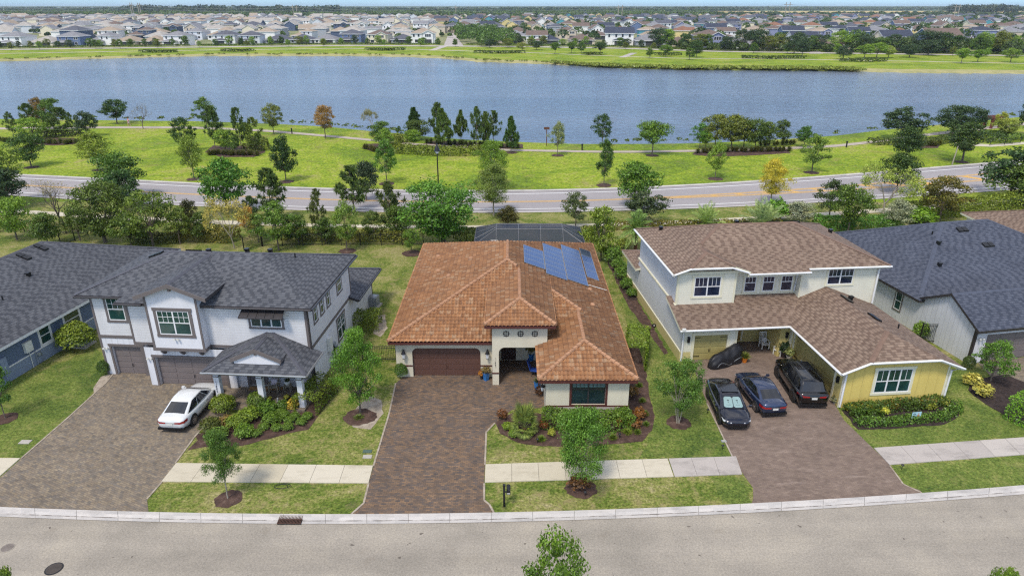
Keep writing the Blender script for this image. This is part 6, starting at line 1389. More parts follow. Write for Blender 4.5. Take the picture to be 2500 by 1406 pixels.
ORDW = 'first second third fourth fifth sixth seventh eighth ninth tenth eleventh twelfth thirteenth fourteenth fifteenth sixteenth seventeenth eighteenth nineteenth twentieth twenty-first twenty-second twenty-third twenty-fourth twenty-fifth'.split()
for n_, (zone, cnt, tt) in enumerate([(((76, 350), (200, 352)), 13, (112, 122, 60)), (((2, 345), (34, 349)), 5, (112, 122, 60)), (((505, 378), (630, 380)), 14, (112, 116, 62)), (((890, 364), (925, 372)), 6, (112, 112, 64)), (((1040, 350), (1270, 362)), 24, (92, 108, 58)), (((1700, 374), (1930, 368)), 22, (110, 112, 60)), (((1850, 357), (1945, 352)), 9, (106, 112, 58)), (((2185, 356), (2300, 356)), 10, (116, 122, 62))]):
    for i in range(cnt):
        t = (i+.5)/cnt; u = zone[0][0]+(zone[1][0]-zone[0][0])*t+rr.uniform(-3, 3); v = zone[0][1]+(zone[1][1]-zone[0][1])*t+rr.uniform(-1.5, 1.5)
        where = ('left shore bed', 'far left shore', 'shrub island', 'bed left of the curved hedge', 'bed under the shore pines', 'bed under the shore grove', 'bed behind the shore grove', 'right shore garden')[n_]
        x, y = G(u, v); place('tuft/%d' % (i % 2), x, y, 1.5, 1.7, 'grass_clump', 'ornamental grass clump in the %s, %s from the left' % (where, ORDW[i]), 'grass clump', tt, 'grass clumps in the '+where)
# ---------------------------------------------------------------- fences
def fence(P, h, label, step=2.4, pick=.12, name='picket_fence'):
    P = [Vector((*G(*p), 0)) for p in P]; o0 = P[0].copy(); r = empty(name, label, 'fence', o0)
    pk = MB(); rl = MB()
    for a, b in zip(P, P[1:]):
        a, b = a-o0, b-o0; d = b-a; L_ = d.length; d.normalize(); n_ = max(1, round(L_/step)); T = lambda x, y, z: (a.x+d.x*x-d.y*y, a.y+d.y*x+d.x*y, z)
        for i in range(n_+1):
            s = L_*i/n_; p = MB(); p.box(s-.035, s+.035, -.035, .035, 0, h+.08, 0, T); p.box(s-.045, s+.045, -.045, .045, h+.08, h+.1, 0, T); p.build('post', M['iron'], r)
        for z in (.18, h-.2, h-.04): rl.box(0, L_, -.018, .018, z, z+.035, 0, T)
        k = int(L_/pick)
        for i in range(k): s = pick*(i+.5); pk.box(s-.01, s+.01, -.009, .009, .08, h-.02, 0, T)
    rl.build('rail', M['iron'], r); pk.build('picket_panel', M['iron'], r)
fence([(-60, 570), (60, 566), (214, 574)], 1.35, 'black picket fence at the left edge below the leafless tree')
fence([(640, 602), (740, 600), (880, 599), (1034, 600)], 1.35, 'long black picket fence behind the lawn of the tiled house')
fence([(150, 602), (216, 576)], 1.35, 'short slanting black fence behind the blue house roof'); fence([(596, 612), (642, 602)], 1.35, 'short slanting black fence behind the white house roof')
fence([(820, 885), (886, 884), (968, 882)], 1.25, 'black picket fence between white house and tiled house'); fence([(2243, 838), (2290, 838)], 1.6, 'black picket gate panel beside the slate roofed house')
fence([(2416, 356), (2452, 354), (2490, 350)], 1.1, 'little black garden fence in the right shore garden', 2.2, .25)
# ================================================================ cars
def car(name, label, pos, hd, L_, Wd, Hh, col, kind, wheel=.33, face=1):
    """x forward; length L_, width Wd, height Hh"""
    r = empty(name, label, 'car', (pos[0], pos[1], .01), hd, 'cars parked on the right driveway' if pos[0] > 0 else None)
    hw = Wd/2; sed = kind != 'suv'; hl = L_/2
    belt = .90 if sed else 1.12; paint_ = paint(name+'_paint', col, .5 if max(col) < .5 else .05)
    # stations: x, half width, bottom, shoulder height, deck height
    if kind == 'suv': st = [(-hl, .80, .48, .86, .98), (-hl+.10, .92, .32, 1.0, 1.10), (-hl+.5, .985, .26, 1.06, 1.14), (-.8, 1, .25, 1.06, 1.13), (.6, 1, .25, 1.04, 1.11), (1.25, .985, .25, 1.0, 1.10), (hl-.7, .95, .26, .96, 1.06), (hl-.22, .88, .30, .90, 1.0), (hl-.04, .76, .38, .78, .86), (hl, .66, .44, .70, .76)]
    else: st = [(-hl, .72, .42, .80, .90), (-hl+.12, .88, .30, .88, 1.0), (-hl+.55, .96, .24, .90, 1.03), (-.9, 1, .22, .88, .98), (.6, 1, .22, .84, .94), (1.15, .985, .22, .82, .93), (hl-.75, .95, .23, .78, .86), (hl-.28, .88, .25, .70, .76), (hl-.05, .74, .32, .60, .64), (hl, .60, .38, .52, .56)]
    def ring(s):
        x, w_, zb, zs, zd = s; w_ *= hw; zm = zb+(zs-zb)*.55
        half = [(0, zb), (w_*.80, zb), (w_*.95, zb+.08), (w_, zm), (w_*.99, zs-.05), (w_*.93, zs+.02), (w_*.72, zd-.01), (w_*.35, zd+.012), (0, zd+.018)]
        return [(x, y, z) for y, z in half]+[(x, -y, z) for y, z in reversed(half[1:-1])]
    # refine along the length
    fine = []
    for a, b in zip(st, st[1:]):
        for i in range(3): t = i/3; fine.append(tuple(p+(q-p)*t for p, q in zip(a, b)))
    fine.append(st[-1]); V = []; F = []; n = 16
    for s in fine: V += ring(s)
    for i in range(len(fine)-1):
        for k in range(n): F.append([i*n+k, i*n+(k+1) % n, (i+1)*n+(k+1) % n, (i+1)*n+k])
    F.append(list(range(n))[::-1]); F.append([(len(fine)-1)*n+k for k in range(n)])
    me = make_mesh('body', V, F, None, [paint_], smooth=True); body = put('body', me, r)
    # greenhouse: x positions of windscreen base/top and rear top/base
    if kind == 'suv': xb0, xt0, xt1, xb1 = 1.30, .62, -hl+.62, -hl+.28
    elif kind in ('fast', 'sedan'): xb0, xt0, xt1, xb1 = 1.30, .35, -.95, -hl+.38
    else: xb0, xt0, xt1, xb1 = 1.18, .38, -.95, -hl+.62
    wb, wt = hw*.90, hw*.70; zb = st[4][4]-.03; zt = Hh
    def sec(t, k):      # t 0 rear base .. 1 front base ; k 0..1 from belt to roof
        pass
    xs_b = np.linspace(xb1, xb0, 13); xs_t = np.linspace(xt1, xt0, 13); Vc = []; m = 9
    def crown(i, a):    # a from -1..1 across
        f = i/12; xb, xt = xs_b[i], xs_t[i]; return f, xb, xt
    for i in range(13):
        f, xb, xt = crown(i, 0); bow = .045*math.sin(math.pi*f); ends = .07*abs(2*f-1)**2.5
        zr = zt-ends*.9-.02*(1-f); wb_ = wb*(1-.10*abs(2*f-1)**3); wt_ = wt*(1-.08*abs(2*f-1)**3)
        half = [(xb, wb_, zb), (xb+(xt-xb)*.5, wb_+(wt_-wb_)*.48, zb+(zr-zb)*.5), (xb+(xt-xb)*.93, wb_+(wt_-wb_)*.93, zb+(zr-zb)*.93), (xt, wt_*.90, zr), (xt, 0, zr+.03)]
        Vc += half+[(x, -y, z) for x, y, z in reversed(half[:-1])]
    Fc = [[i*m+k, (i+1)*m+k, (i+1)*m+k+1, i*m+k+1] for i in range(12) for k in range(m-1)]
    e0 = [0*m+k for k in range(m)]; e1 = [12*m+k for k in range(m)]; Fc += [e0, e1[::-1]]
    put('cabin', make_mesh('cabin', Vc, Fc, None, [paint_], smooth=False), body)
    gm = M['glass_dark']
    def P(i, k): return Vector(Vc[i*m+k])
    def glass(nm, pts, off=.012):
        b = MB(); c = sum(pts, Vector())/len(pts); nn = (pts[1]-pts[0]).cross(pts[2]-pts[0]).normalized()
        if nn.dot(c-Vector((c.x*.3, 0, .7))) < 0: nn = -nn
        q = [c+(p-c)*.955+nn*off for p in pts]; b.face(q); return b.build(nm, gm, body)
    # side glazing between the beltline and 93% height
    for sgn, ks in ((1, (0, 1, 2)), (-1, (8, 7, 6))):
        spans = ((1, 5), (5, 9), (9, 11)) if sed else ((1, 4), (4, 7), (7, 11))
        for i0, i1 in spans:
            b = MB(); nn = Vector((0, sgn, .3)).normalized()*.014
            for i in range(i0, i1):
                for k0, k1 in ((ks[0], ks[1]), (ks[1], ks[2])):
                    def pt(ii, kk, lo): p = P(ii, kk); return p+nn+(Vector((0, 0, .05)) if lo else Vector((0, 0, -.02)))
                    a, c = i+(.15 if i == i0 else 0), i+1-(.15 if i == i1-1 else 0)
                    A = P(i, k0).lerp(P(i+1, k0), a-i); B = P(i, k0).lerp(P(i+1, k0), c-i); C_ = P(i, k1).lerp(P(i+1, k1), c-i); D = P(i, k1).lerp(P(i+1, k1), a-i); z0 = Vector((0, 0, .05 if k0 in (0, 8) else 0)); z1 = Vector((0, 0, -.02 if k1 in (2, 6) else 0)); b.face([A+nn+z0, B+nn+z0, C_+nn+z1, D+nn+z1])
            b.build('side_window', gm, body)
    def screen(nm, i, sx):
        b = MB(); o = Vector((sx*.016, 0, .012))
        for k in range(m-1):
            if k in (2, 3, 4, 5): continue
        L0, L2, R0, R2 = P(i, 0), P(i, 2), P(i, 8), P(i, 6); q = []
        for t in np.linspace(.06, .94, 7):
            lo = L0.lerp(R0, t); hi = L2.lerp(R2, t); bw = .05*(1-(2*t-1)**2); q.append((lo+(hi-lo)*.06+Vector((sx*bw, 0, 0))+o, lo+(hi-lo)*.98+Vector((sx*bw*.5, 0, .004))+o))
        for (a, c), (d_, e) in zip(q, q[1:]): b.face([a, d_, e, c])
        return b.build(nm, gm, body), q
    ws, q = screen('windscreen', 12, 1); rw, q2 = screen('rear_window', 0, -1)
    if kind == 'fast': pn = MB(); pn.box(-.75, .25, -wt*.78, wt*.78, zt-.0, zt+.036); pn.build('sunroof', gm, body)
    if kind == 'suv':
        pn = MB(); pn.box(-.6, .45, -wt*.7, wt*.7, zt+.0, zt+.036); pn.build('sunroof', gm, body)
        for s_ in (-1, 1): rr_ = MB(); rr_.tube([(-hl+.75, s_*wt*.9, zt+.01), (-hl+.9, s_*wt*.92, zt+.07), (.3, s_*wt*.92, zt+.07), (.5, s_*wt*.9, zt+.01)], .018, 6); rr_.build('roof_rail', M['black'], body)
    # wheels
    wbx = 1.42 if sed else 1.52
    for sx in (wbx-.02, -wbx+.02):
        for sy in (-1, 1):
            y0 = sy*(hw-.20); y1 = sy*(hw+.012); T = lambda a, b, c: (sx+a, c, wheel+b)
            ar = MB(); ar.lathe(0, 0, [(wheel+.07, sy*(hw-.1)), (wheel+.07, sy*(hw+.004))], 24, 0, T); ar.build('wheel_arch', M['rubber'], r)
            w_ = MB(); w_.lathe(0, 0, [(wheel-.03, y0), (wheel, y0+sy*.03), (wheel, y1-sy*.03), (wheel-.03, y1), (wheel-.09, y1+sy*.004)], 28, 0, T); wo = w_.build('wheel', M['rubber'], r)
            rm = MB(); rm.lathe(0, 0, [(.06, y1+sy*.012), (.055, y1+sy*.02)], 12, 0, T)
            for k in range(10 if sed else 5):
                a = 2*math.pi*k/(10 if sed else 5); c_, s_ = math.cos(a), math.sin(a); w2 = .022 if sed else .05; R1 = wheel-.10
                rm.face([T(.05*c_-w2*s_, .05*s_+w2*c_, y1+sy*.014), T(R1*c_-w2*s_, R1*s_+w2*c_, y1+sy*.010), T(R1*c_+w2*s_, R1*s_-w2*c_, y1+sy*.010), T(.05*c_+w2*s_, .05*s_-w2*c_, y1+sy*.014)])
            for k in range(24): a, b_ = 2*math.pi*k/24, 2*math.pi*(k+1)/24; rm.face([T((wheel-.085)*math.cos(q_), (wheel-.085)*math.sin(q_), y1+sy*.008) for q_ in (a, b_)]+[T((wheel-.115)*math.cos(q_), (wheel-.115)*math.sin(q_), y1+sy*.010) for q_ in (b_, a)])
            rm.build('rim', M['rim'] if (name != 'black_suv' and kind != 'fast') else M['black'], wo)
    def wrap(nm, mat, x0, x1, y0, y1, z0, z1, end, parent=body):
        """patch wrapped round the body corner: end +1 front, -1 rear"""
        for s_ in (-1, 1):
            b = MB(); b.box(x0, x1, min(s_*y0, s_*y1), max(s_*y0, s_*y1), z0, z1); b.build(nm, mat, parent)
    e = -hl
    zl = .78 if sed else .95
    for s_ in (-1, 1):
        b = MB(); pts = [(e-.012, s_*hw*.30, zl+.02), (e-.012, s_*hw*.70, zl+.02), (e+.13, s_*hw*.895, zl+.06), (e+.42, s_*hw*.968, zl+.09)]; dn = [(x, y, z-(.13 if i < 2 else .17)) for i, (x, y, z) in enumerate(pts)]
        pts[0] = (e-.012, s_*hw*.30, zl-.02)
        for i in range(3): b.face([dn[i], dn[i+1], pts[i+1], pts[i]])
        b.build('taillight', M['tail'], body)
        f = hl; zf = .62 if sed else .86; b = MB(); pts = [(f-.02, s_*hw*.40, zf-.02), (f-.10, s_*hw*.70, zf+.03), (f-.26, s_*hw*.87, zf+.07), (f-.5, s_*hw*.93, zf+.09)]; dn = [(x+.03, y+s_*.012, z-(.05, .09, .11, .02)[i]) for i, (x, y, z) in enumerate(pts)]
        for i in range(3): b.face([dn[i], dn[i+1], pts[i+1], pts[i]])
        b.build('headlight', M['lamp_white'], body)
        b = MB(); mx_ = xb0-.18; b.tube([(mx_, s_*hw*.90, zb+.06), (mx_, s_*(hw+.06), zb+.09)], .03, 6); b.box(mx_-.05, mx_+.07, min(s_*(hw+.02), s_*(hw+.2)), max(s_*(hw+.02), s_*(hw+.2)), zb+.04, zb+.17); b.build('mirror', paint_, body)
        for hx in (.25, -.62): b = MB(); yy = s_*(hw+.006); b.box(hx-.09, hx+.09, min(yy, yy+s_*.02), max(yy, yy+s_*.02), .74 if sed else .92, .765 if sed else .945); b.build('door_handle', M['rim'] if kind != 'suv' else M['black'], body)
    b = MB(); b.box(e-.03, e+.25, -hw*.86, hw*.86, .26, .40); b.box(hl-.2, hl+.015, -hw*.62, hw*.62, .27, .42); b.box(-1.0, 1.0, -hw-.004, hw+.004, .19, .25); b.build('bumper_trim', M['black'], body)
    b = MB(); b.box(e-.034, e-.02, -.17, .17, (.58 if sed else .72), (.70 if sed else .85)); pl = b.build('licence_plate', M['plastic_white'], body)
    b = MB(); b.box(e-.022, e-.015, -hw*.3, hw*.3, zl-.07, zl-.045); b.build('trunk_strip', M['steel'], body)
    return r, body, q
def car_at(rl, fl, side, wd, wbx):
    """rear and front contact points of the wheels on one side -> centre, heading"""
    a, b = Vector(rl), Vector(fl); d = (b-a).normalized(); n_ = Vector((-d.y, d.x)); c = (a+b)/2-n_*side*(wd/2-.1); return (c.x, c.y), math.atan2(d.y, d.x)
p, h_ = car_at((-19.32, 35.15), (-19.1, 38.0), -1, 1.83, 1.4); car('white_sedan', 'white sedan parked before the grey garage door, rear to the street', p, h_, 4.87, 1.84, 1.46, C(238, 240, 240), 'sedan', .34)
p, h_ = car_at((15.28, 36.7), (15.03, 39.45), 1, 1.78, 1.35); car('blue_sedan', 'blue grey sedan between the two black cars, rear to the street', p, h_, 4.63, 1.79, 1.43, C(46, 60, 92), 'sedan', .32)
p, h_ = car_at((18.05, 37.75), (18.15, 41.0), 1, 2.0, 1.5); car('black_suv', 'large black sport utility car beside the tan garage wall', p, h_, 5.05, 2.0, 1.78, (.004, .004, .005), 'suv', .39)
p, h_ = car_at((14.36, 38.2), (14.28, 35.3), 1, 1.85, 1.43); rt, bd, q = car('dark_sedan', 'near black sedan facing the street with a silver sunshade', p, h_, 4.70, 1.85, 1.44, C(30, 32, 46), 'fast', .34)
b = MB(); k = len(q)-1        # sunshade behind the windscreen, shown just proud of it
shm = plain('sunshade_film', C(150, 178, 176), .4, .2)
def qp(t, s): i = min(int(t*k), k-1); f = t*k-i; lo = q[i][0].lerp(q[i+1][0], f); hi = q[i][1].lerp(q[i+1][1], f); return lo.lerp(hi, s)+Vector((.004, 0, .004))
for t0, t1 in ((.05, .485), (.515, .95)):
    N = 6
    for i in range(N):
        a, c = t0+(t1-t0)*i/N, t0+(t1-t0)*(i+1)/N; cut = lambda t: .10*max(0, 1-min(t-t0, t1-t)/.05)
        b.face([qp(a, .06+cut(a)), qp(c, .06+cut(c)), qp(c, .90-cut(c)), qp(a, .90-cut(a))])
so = b.build('sunshade', shm, bd)
b = MB()
for t0 in (.27, .73):
    for a, c, s0, s1 in ((-.055, .055, .60, .64), (-.010, .010, .40, .60)):
        up = Vector((.006, 0, .006)); b.face([qp(t0+a, s0)+up, qp(t0+c, s0)+up, qp(t0+c, s1)+up, qp(t0+a, s1)+up])
    for i in range(5): a = -.08+.04*i; up = Vector((.006, 0, .006)); b.face([qp(t0+a-.008, .24)+up, qp(t0+a+.008, .24)+up, qp(t0+a+.008, .28)+up, qp(t0+a-.008, .28)+up])
b.build('sunshade_mark', M['black'], so)
# covered motorcycle
def covered():
    A, B = Vector(G(1738, 898)), Vector(G(1802, 874)); c = (A+B)/2; ang = math.atan2((B-A).y, (B-A).x)
    o = empty('covered_motorcycle', 'motorcycle under a black fabric cover beside the tan garage door', 'motorcycle', (c.x, c.y, .012), ang, None, (1.32, 1.25, 1.08)); n = 26; m = 20; V = []; rs = np.random.RandomState(3)
    for i in range(n+1):
        t = i/n; x = -1.22+2.44*t; ht = np.interp(t, [0, .05, .18, .35, .5, .68, .82, .94, 1], [.45, .7, .92, .9, .98, 1.12, 1.22, .95, .55]); wd = np.interp(t, [0, .08, .3, .5, .75, .92, 1], [.14, .28, .36, .38, .46, .34, .12])
        for j in range(m+1):
            a = math.pi*j/m; fold = 1+.03*math.sin(a*9+t*14)*(1 if .15 < j/m < .85 else 1.4); y = wd*math.cos(a)*fold*(1.15-.35*math.sin(a)); z = ht*math.sin(a)**.6*(1+.03*math.sin(t*30+a*3)) if 0 < j < m else 0; V.append((x+.03*math.sin(a*6), y, max(0, z)))
    F = [[i*(m+1)+j, (i+1)*(m+1)+j, (i+1)*(m+1)+j+1, i*(m+1)+j+1] for i in range(n) for j in range(m)]; F.append(list(range(m+1))); F.append([n*(m+1)+j for j in range(m+1)][::-1])
    put('cover', make_mesh('cover', V, F, None, [plain('cover_fabric', (.010, .010, .013), .5, var=.3)], smooth=True), o)
    for x in (-.86, .82):
        w_ = MB(); w_.lathe(0, 0, [(.27, -.06), (.3, -.03), (.3, .03), (.27, .06)], 18, 0, lambda a, b_, cc: (x+a, cc, .3+b_)); w_.build('wheel', M['rubber'], o)
    s = MB(); s.tube([(-1.1+2.1*i/14, -.46+.05*math.sin(i), .30+.16*math.sin(i*.7)) for i in range(15)], .014, 5); s.build('strap', M['steel'], o)
covered()
# ================================================================ small things by the houses
def pot(u, v, r0, h, mat, label, plant, tint, pk='shrub/0', pw=1.5, ph=.5, zf=0, name='planter'):
    x, y = G(u, v, zf); o = empty(name, label, 'planter', (x, y, zf)); b = MB(); b.lathe(0, 0, [(r0*.72, 0), (r0*.72, .02), (r0, h), (r0*1.08, h), (r0*1.08, h+.03), (r0*.9, h+.03), (r0*.88, h-.04)], 16 if mat != 'blue_pot' else 4); b.build('pot', M[mat], o)
    a, t_, fol = proto(pk); c = put('plant', a, o); c.location = (0, 0, h-.05); c.scale = (r0*2*pw, r0*2*pw, ph); c.color = (*TC(tint), 1); return o
pot(1187, 928, .24, .55, 'blue_pot', 'blue square planter between garage door and entry pillar', 'shrub', (128, 110, 70), 'croton/0', 1.3, .5); pot(1312, 950, .24, .55, 'blue_pot', 'blue square planter at the corner of the bedroom wall', 'shrub', (104, 124, 84), 'tuft/0', 1.5, .6)
pot(1297, 880, .2, .5, 'blue_pot', 'planter with a tall dark plant inside the entry', 'shrub', (96, 90, 40), 'croton/1', 2.4, 1.2)
pot(1176, 925, .12, .25, 'mulch_dark', 'small orange leaved potted plant beside the blue planter', 'croton', (184, 120, 40), 'croton/1', 2.0, .45)
pot(1817, 884, .2, .34, 'orange_pot', 'orange pot with green plant at the porch edge behind the covered motorcycle', 'shrub', (128, 140, 60), 'tuft/1', 2.4, .8)
pot(1912, 872, .22, .4, 'mulch_dark', 'dark leaved potted plant beside the white porch chair', 'shrub', (44, 66, 44), 'croton/0', 1.9, .9); pot(1925, 880, .2, .35, 'concrete', 'pale leaved potted plant at the porch corner', 'shrub', (140, 150, 96), 'croton/1', 1.8, .7)
pot(1892, 846, .16, .3, 'mulch_dark', 'tall dark potted plant at the back wall of the yellow porch', 'shrub', (50, 60, 44), 'croton/1', 2.6, 1.5)
pot(656, 984, .24, .26, 'iron', 'round black bowl planter on the left of the porch front', 'shrub', (150, 160, 60), 'croton/0', .8, .25, .17, 'bowl_planter'); pot(702, 979, .24, .26, 'iron', 'round black bowl planter on the right of the porch front', 'shrub', (156, 160, 56), 'croton/1', .8, .25, .17, 'bowl_planter')
pot(2037, 985, .1, .1, 'concrete', 'low grey leaved plant at the yellow wing corner', 'shrub', (130, 132, 110), 'croton/1', 2.8, .5)
def lchair(u, v, ang, label, zf=0, kind='rocker', mat='wood_grey'):
    x, y = G(u, v, zf); o = empty('rocking_chair' if kind == 'rocker' else 'armchair', label, 'chair', (x, y, zf), R(ang)); m_ = M[mat]
    for sx in (-.27, .27):
        for yy, h in ((-.24, .62), (.24, .62)): b = MB(); b.box(sx-.03, sx+.03, yy-.03, yy+.03, .04, h); b.build('leg', m_, o)
        b = MB(); b.box(sx-.05, sx+.05, -.3, .28, .62, .66); b.build('armrest', m_, o)
        if kind == 'rocker': b = MB(); b.tube([(sx, -.42, .09), (sx, -.2, .03), (sx, .1, .02), (sx, .45, .10)], .025, 6); b.build('rocker', m_, o)
    b = MB(); b.box(-.27, .27, -.28, .26, .40, .44); b.build('seat', m_, o)
    b = MB(); T = lambda a, c, z: (a, c+(z-.44)*.22, z)
    for i in range(6): a = -.25+.1*i; b.box(a-.022, a+.022, .22, .25, .46, 1.12, 0, T)
    b.box(-.28, .28, .215, .255, 1.12, 1.2, 0, T); b.build('backrest', m_, o)
    c = MB(); c.box(-.2, .2, .05, .19, .47, .82, 0, T); c.build('cushion', plain('cushion_'+kind, C(226, 214, 222) if kind == 'rocker' else C(214, 214, 214), .9, var=.35, scale=22), o)
lchair(671, 955, 0, 'grey wooden rocking chair left of the plant table on the porch', .17); lchair(748, 957, -20, 'grey wooden rocking chair at the right end of the porch', .17)
lchair(1864, 850, 8, 'white armchair at the back of the yellow porch', 0, 'arm', 'plastic_white'); lchair(1900, 866, -50, 'white armchair at the right of the yellow porch', 0, 'arm', 'plastic_white')
x, y = G(704, 954, .17); o = empty('side_table', 'small wooden table between the rocking chairs', 'table', (x, y, .17)); b = MB(); b.box(-.24, .24, -.2, .2, .42, .46); b.build('table_top', M['wood_grey'], o)
for sx in (-.2, .2):
    for sy in (-.16, .16): b = MB(); b.box(sx-.025, sx+.025, sy-.025, sy+.025, 0, .42); b.build('leg', M['wood_grey'], o)
x, y = G(704, 954, .17); o = empty('potted_plant', 'white pot with a dark plant on the porch table', 'planter', (x, y, .63)); b = MB(); b.lathe(0, 0, [(.1, 0), (.17, .12), (.18, .24), (.15, .28)], 16); b.build('pot', M['plastic_white'], o); c = put('plant', proto('croton/0')[0], o); c.location = (0, 0, .2); c.scale = (.34, .34, .26); c.color = (*TC((70, 84, 60)), 1)
x, y = G(1883, 842); o = empty('side_table', 'small dark round table between the white armchairs', 'table', (x, y, 0)); b = MB(); b.lathe(0, 0, [(.26, .45), (.26, .49)], 16); b.build('table_top', M['black'], o); b = MB(); b.tube([(0, 0, 0), (0, 0, .45)], .04, 8); b.build('leg', M['black'], o)
b = MB(); P = [(*G(*p, .17), .178) for p in ((606, 952), (690, 952), (690, 944), (612, 944))]; b.face(P); tag(b.build('door_mat', plain('mat', C(170, 130, 80), .95, var=.3)), 'tan door mat with white script before the grey front door', 'mat')
# blue folded lounge chair inside the entry of the tiled house
x, y = G(1305, 915); o = empty('folding_chair', 'blue fabric chair inside the entry of the tiled house', 'chair', (x, y, 0), R(80)); b = MB(); b.box(-.28, .28, -.25, .25, .4, .44); b.build('seat', M['blue_cloth'], o); b = MB(); T = lambda a, c, z: (a, c+(z-.4)*.3, z); b.box(-.28, .28, .24, .28, .44, 1.15, 0, T); b.build('backrest', M['blue_cloth'], o)
for sx in (-.26, .26):
    for sy in (-.22, .22): b = MB(); b.tube([(sx, sy, 0), (sx, -sy*.3, .4)], .015, 6); b.build('leg', M['black'], o)
# mailbox
x, y = G(1231, 1236); o = empty('mailbox', 'black mailbox on a post at the kerb of the tiled house', 'mailbox', (x, y, 0)); b = MB(); b.box(-.055, .055, -.055, .055, 0, 1.32); b.box(-.07, .07, -.07, .07, 1.32, 1.36); b.build('post', M['black'], o)
b = MB(); b.box(.03, .32, -.03, .03, .9, .95); n_ = 10
prof = [(-.10, 0), (-.10, .14)]+[(-.10*math.cos(math.pi*i/n_), .14+.09*math.sin(math.pi*i/n_)) for i in range(1, n_)]+[(.10, .14), (.10, 0)]
for i in range(len(prof)): (a, c), (d, e) = prof[i], prof[(i+1) % len(prof)]; b.face([(.22+a, -.26, .96+c), (.22+d, -.26, .96+e), (.22+d, .26, .96+e), (.22+a, .26, .96+c)])
b.face([(.22+a, -.26, .96+c) for a, c in prof]); b.face([(.22+a, .26, .96+c) for a, c in reversed(prof)]); bx = b.build('box', M['black'], o)
b = MB(); b.box(.15, .29, -.268, -.262, 1.0, 1.05); b.build('number_plate', M['plastic_white'], bx)
# drain grate, manholes, access lids
def grate():
    P = [Vector((*G(*p), .06)) for p in ((676, 1281), (735, 1281), (742, 1260), (685, 1260))]; o = empty('drain_grate', 'rusty cast iron storm drain grate in the kerb', 'drain grate', P[0]); c = P[0].copy(); P = [p-c for p in P]; b = MB(); up = Vector((0, 0, .03)); b.face([p+Vector((0, 0, -.02)) for p in P], 1)
    L_ = lambda u, v: P[0].lerp(P[1], u).lerp(P[3].lerp(P[2], u), v)+up
    for i in range(17): u = i/16*.95; b.face([L_(u, .06), L_(u+.03, .06), L_(u+.03, .94), L_(u, .94)], 0)
    for v0, v1 in ((0, .08), (.46, .54), (.92, 1)): b.face([L_(0, v0)+up*.1, L_(1, v0)+up*.1, L_(1, v1)+up*.1, L_(0, v1)+up*.1], 0)
    b.build('grate', [M['rust_iron'], M['black']], o)
grate()
for u, v, r, lab in ((132, 1388, .38, 'dark round manhole cover in the street at the lower left'), (18, 1337, .3, 'faint round utility lid in the street at the left edge')):
    x, y = G(u, v); o = empty('manhole_cover', lab, 'manhole cover', (x, y, .006)); b = MB(); b.lathe(0, 0, [(r, 0), (r, .012), (r*.9, .012)], 30); fr = b.build('rim', M['iron'] if r > .35 else M['asphalt'], o); b = MB(); b.lathe(0, 0, [(r*.86, 0), (r*.86, .018)], 30)
    for i in range(-3, 4): w_ = r*.8*math.sqrt(max(0, 1-(i/4)**2)); b.box(-w_, w_, i*r*.2-.012, i*r*.2+.012, .018, .024)
    b.build('lid', plain('lid_metal%d' % u, C(84, 76, 70) if r > .35 else C(140, 130, 122), .7, .2, var=.3), o)
for u, v, w_, d_, mat, lab in ((897, 1102, .5, .28, 'plastic_green', 'green plastic utility box lid in the lawn'), (897, 1115, .5, .3, 'concrete', 'square water meter cover in the lawn below the green lid'), (62, 1079, .62, .36, 'concrete', 'pale concrete utility cover in the left lawn'), (1767, 1077, .3, .2, 'plastic_grey', 'small grey box lid at the right driveway edge')):
    x, y = G(u, v); o = empty('utility_cover', lab, 'utility cover', (x, y, 0)); b = MB(); b.box(-w_/2, w_/2, -d_/2, d_/2, 0, .04); b.build('frame', M[mat], o); b = MB(); b.box(-w_/2+.05, w_/2-.05, -d_/2+.04, d_/2-.04, .04, .05); b.build('lid', M['plastic_green'] if mat == 'plastic_green' else M['concrete'], o)
x, y = G(688, 1189); b = MB(); b.tube([(.3*math.cos(t*.35)*(1+.03*t), .2*math.sin(t*.35), .03+.004*t) for t in range(24)], .016, 6); oo = b.build('hose_loop', M['black']); oo.location = (x, y, 0); tag(oo, 'loop of black irrigation hose on the verge grass', 'hose')
for u, v, lab in ((1727, 1010, 'small black path light at the right driveway edge, far one'), (1763, 1098, 'small black path light at the right driveway edge, near one'), (2201, 1146, 'small black path light on the right verge'), (1428, 1212, 'small spotlight under the street tree'), (1312, 1082, 'small spotlight in the front bed'), (1512, 1070, 'small spotlight in the front bed right of the tree')):
    x, y = G(u, v); o = empty('path_light', lab, 'garden light', (x, y, 0)); b = MB(); b.tube([(0, 0, 0), (0, 0, .32)], .014, 6); b.build('stake', M['black'], o); b = MB(); b.lathe(0, 0, [(.09, .30), (.07, .34), (.02, .38)], 10); b.build('lamp_head', M['black'], o)
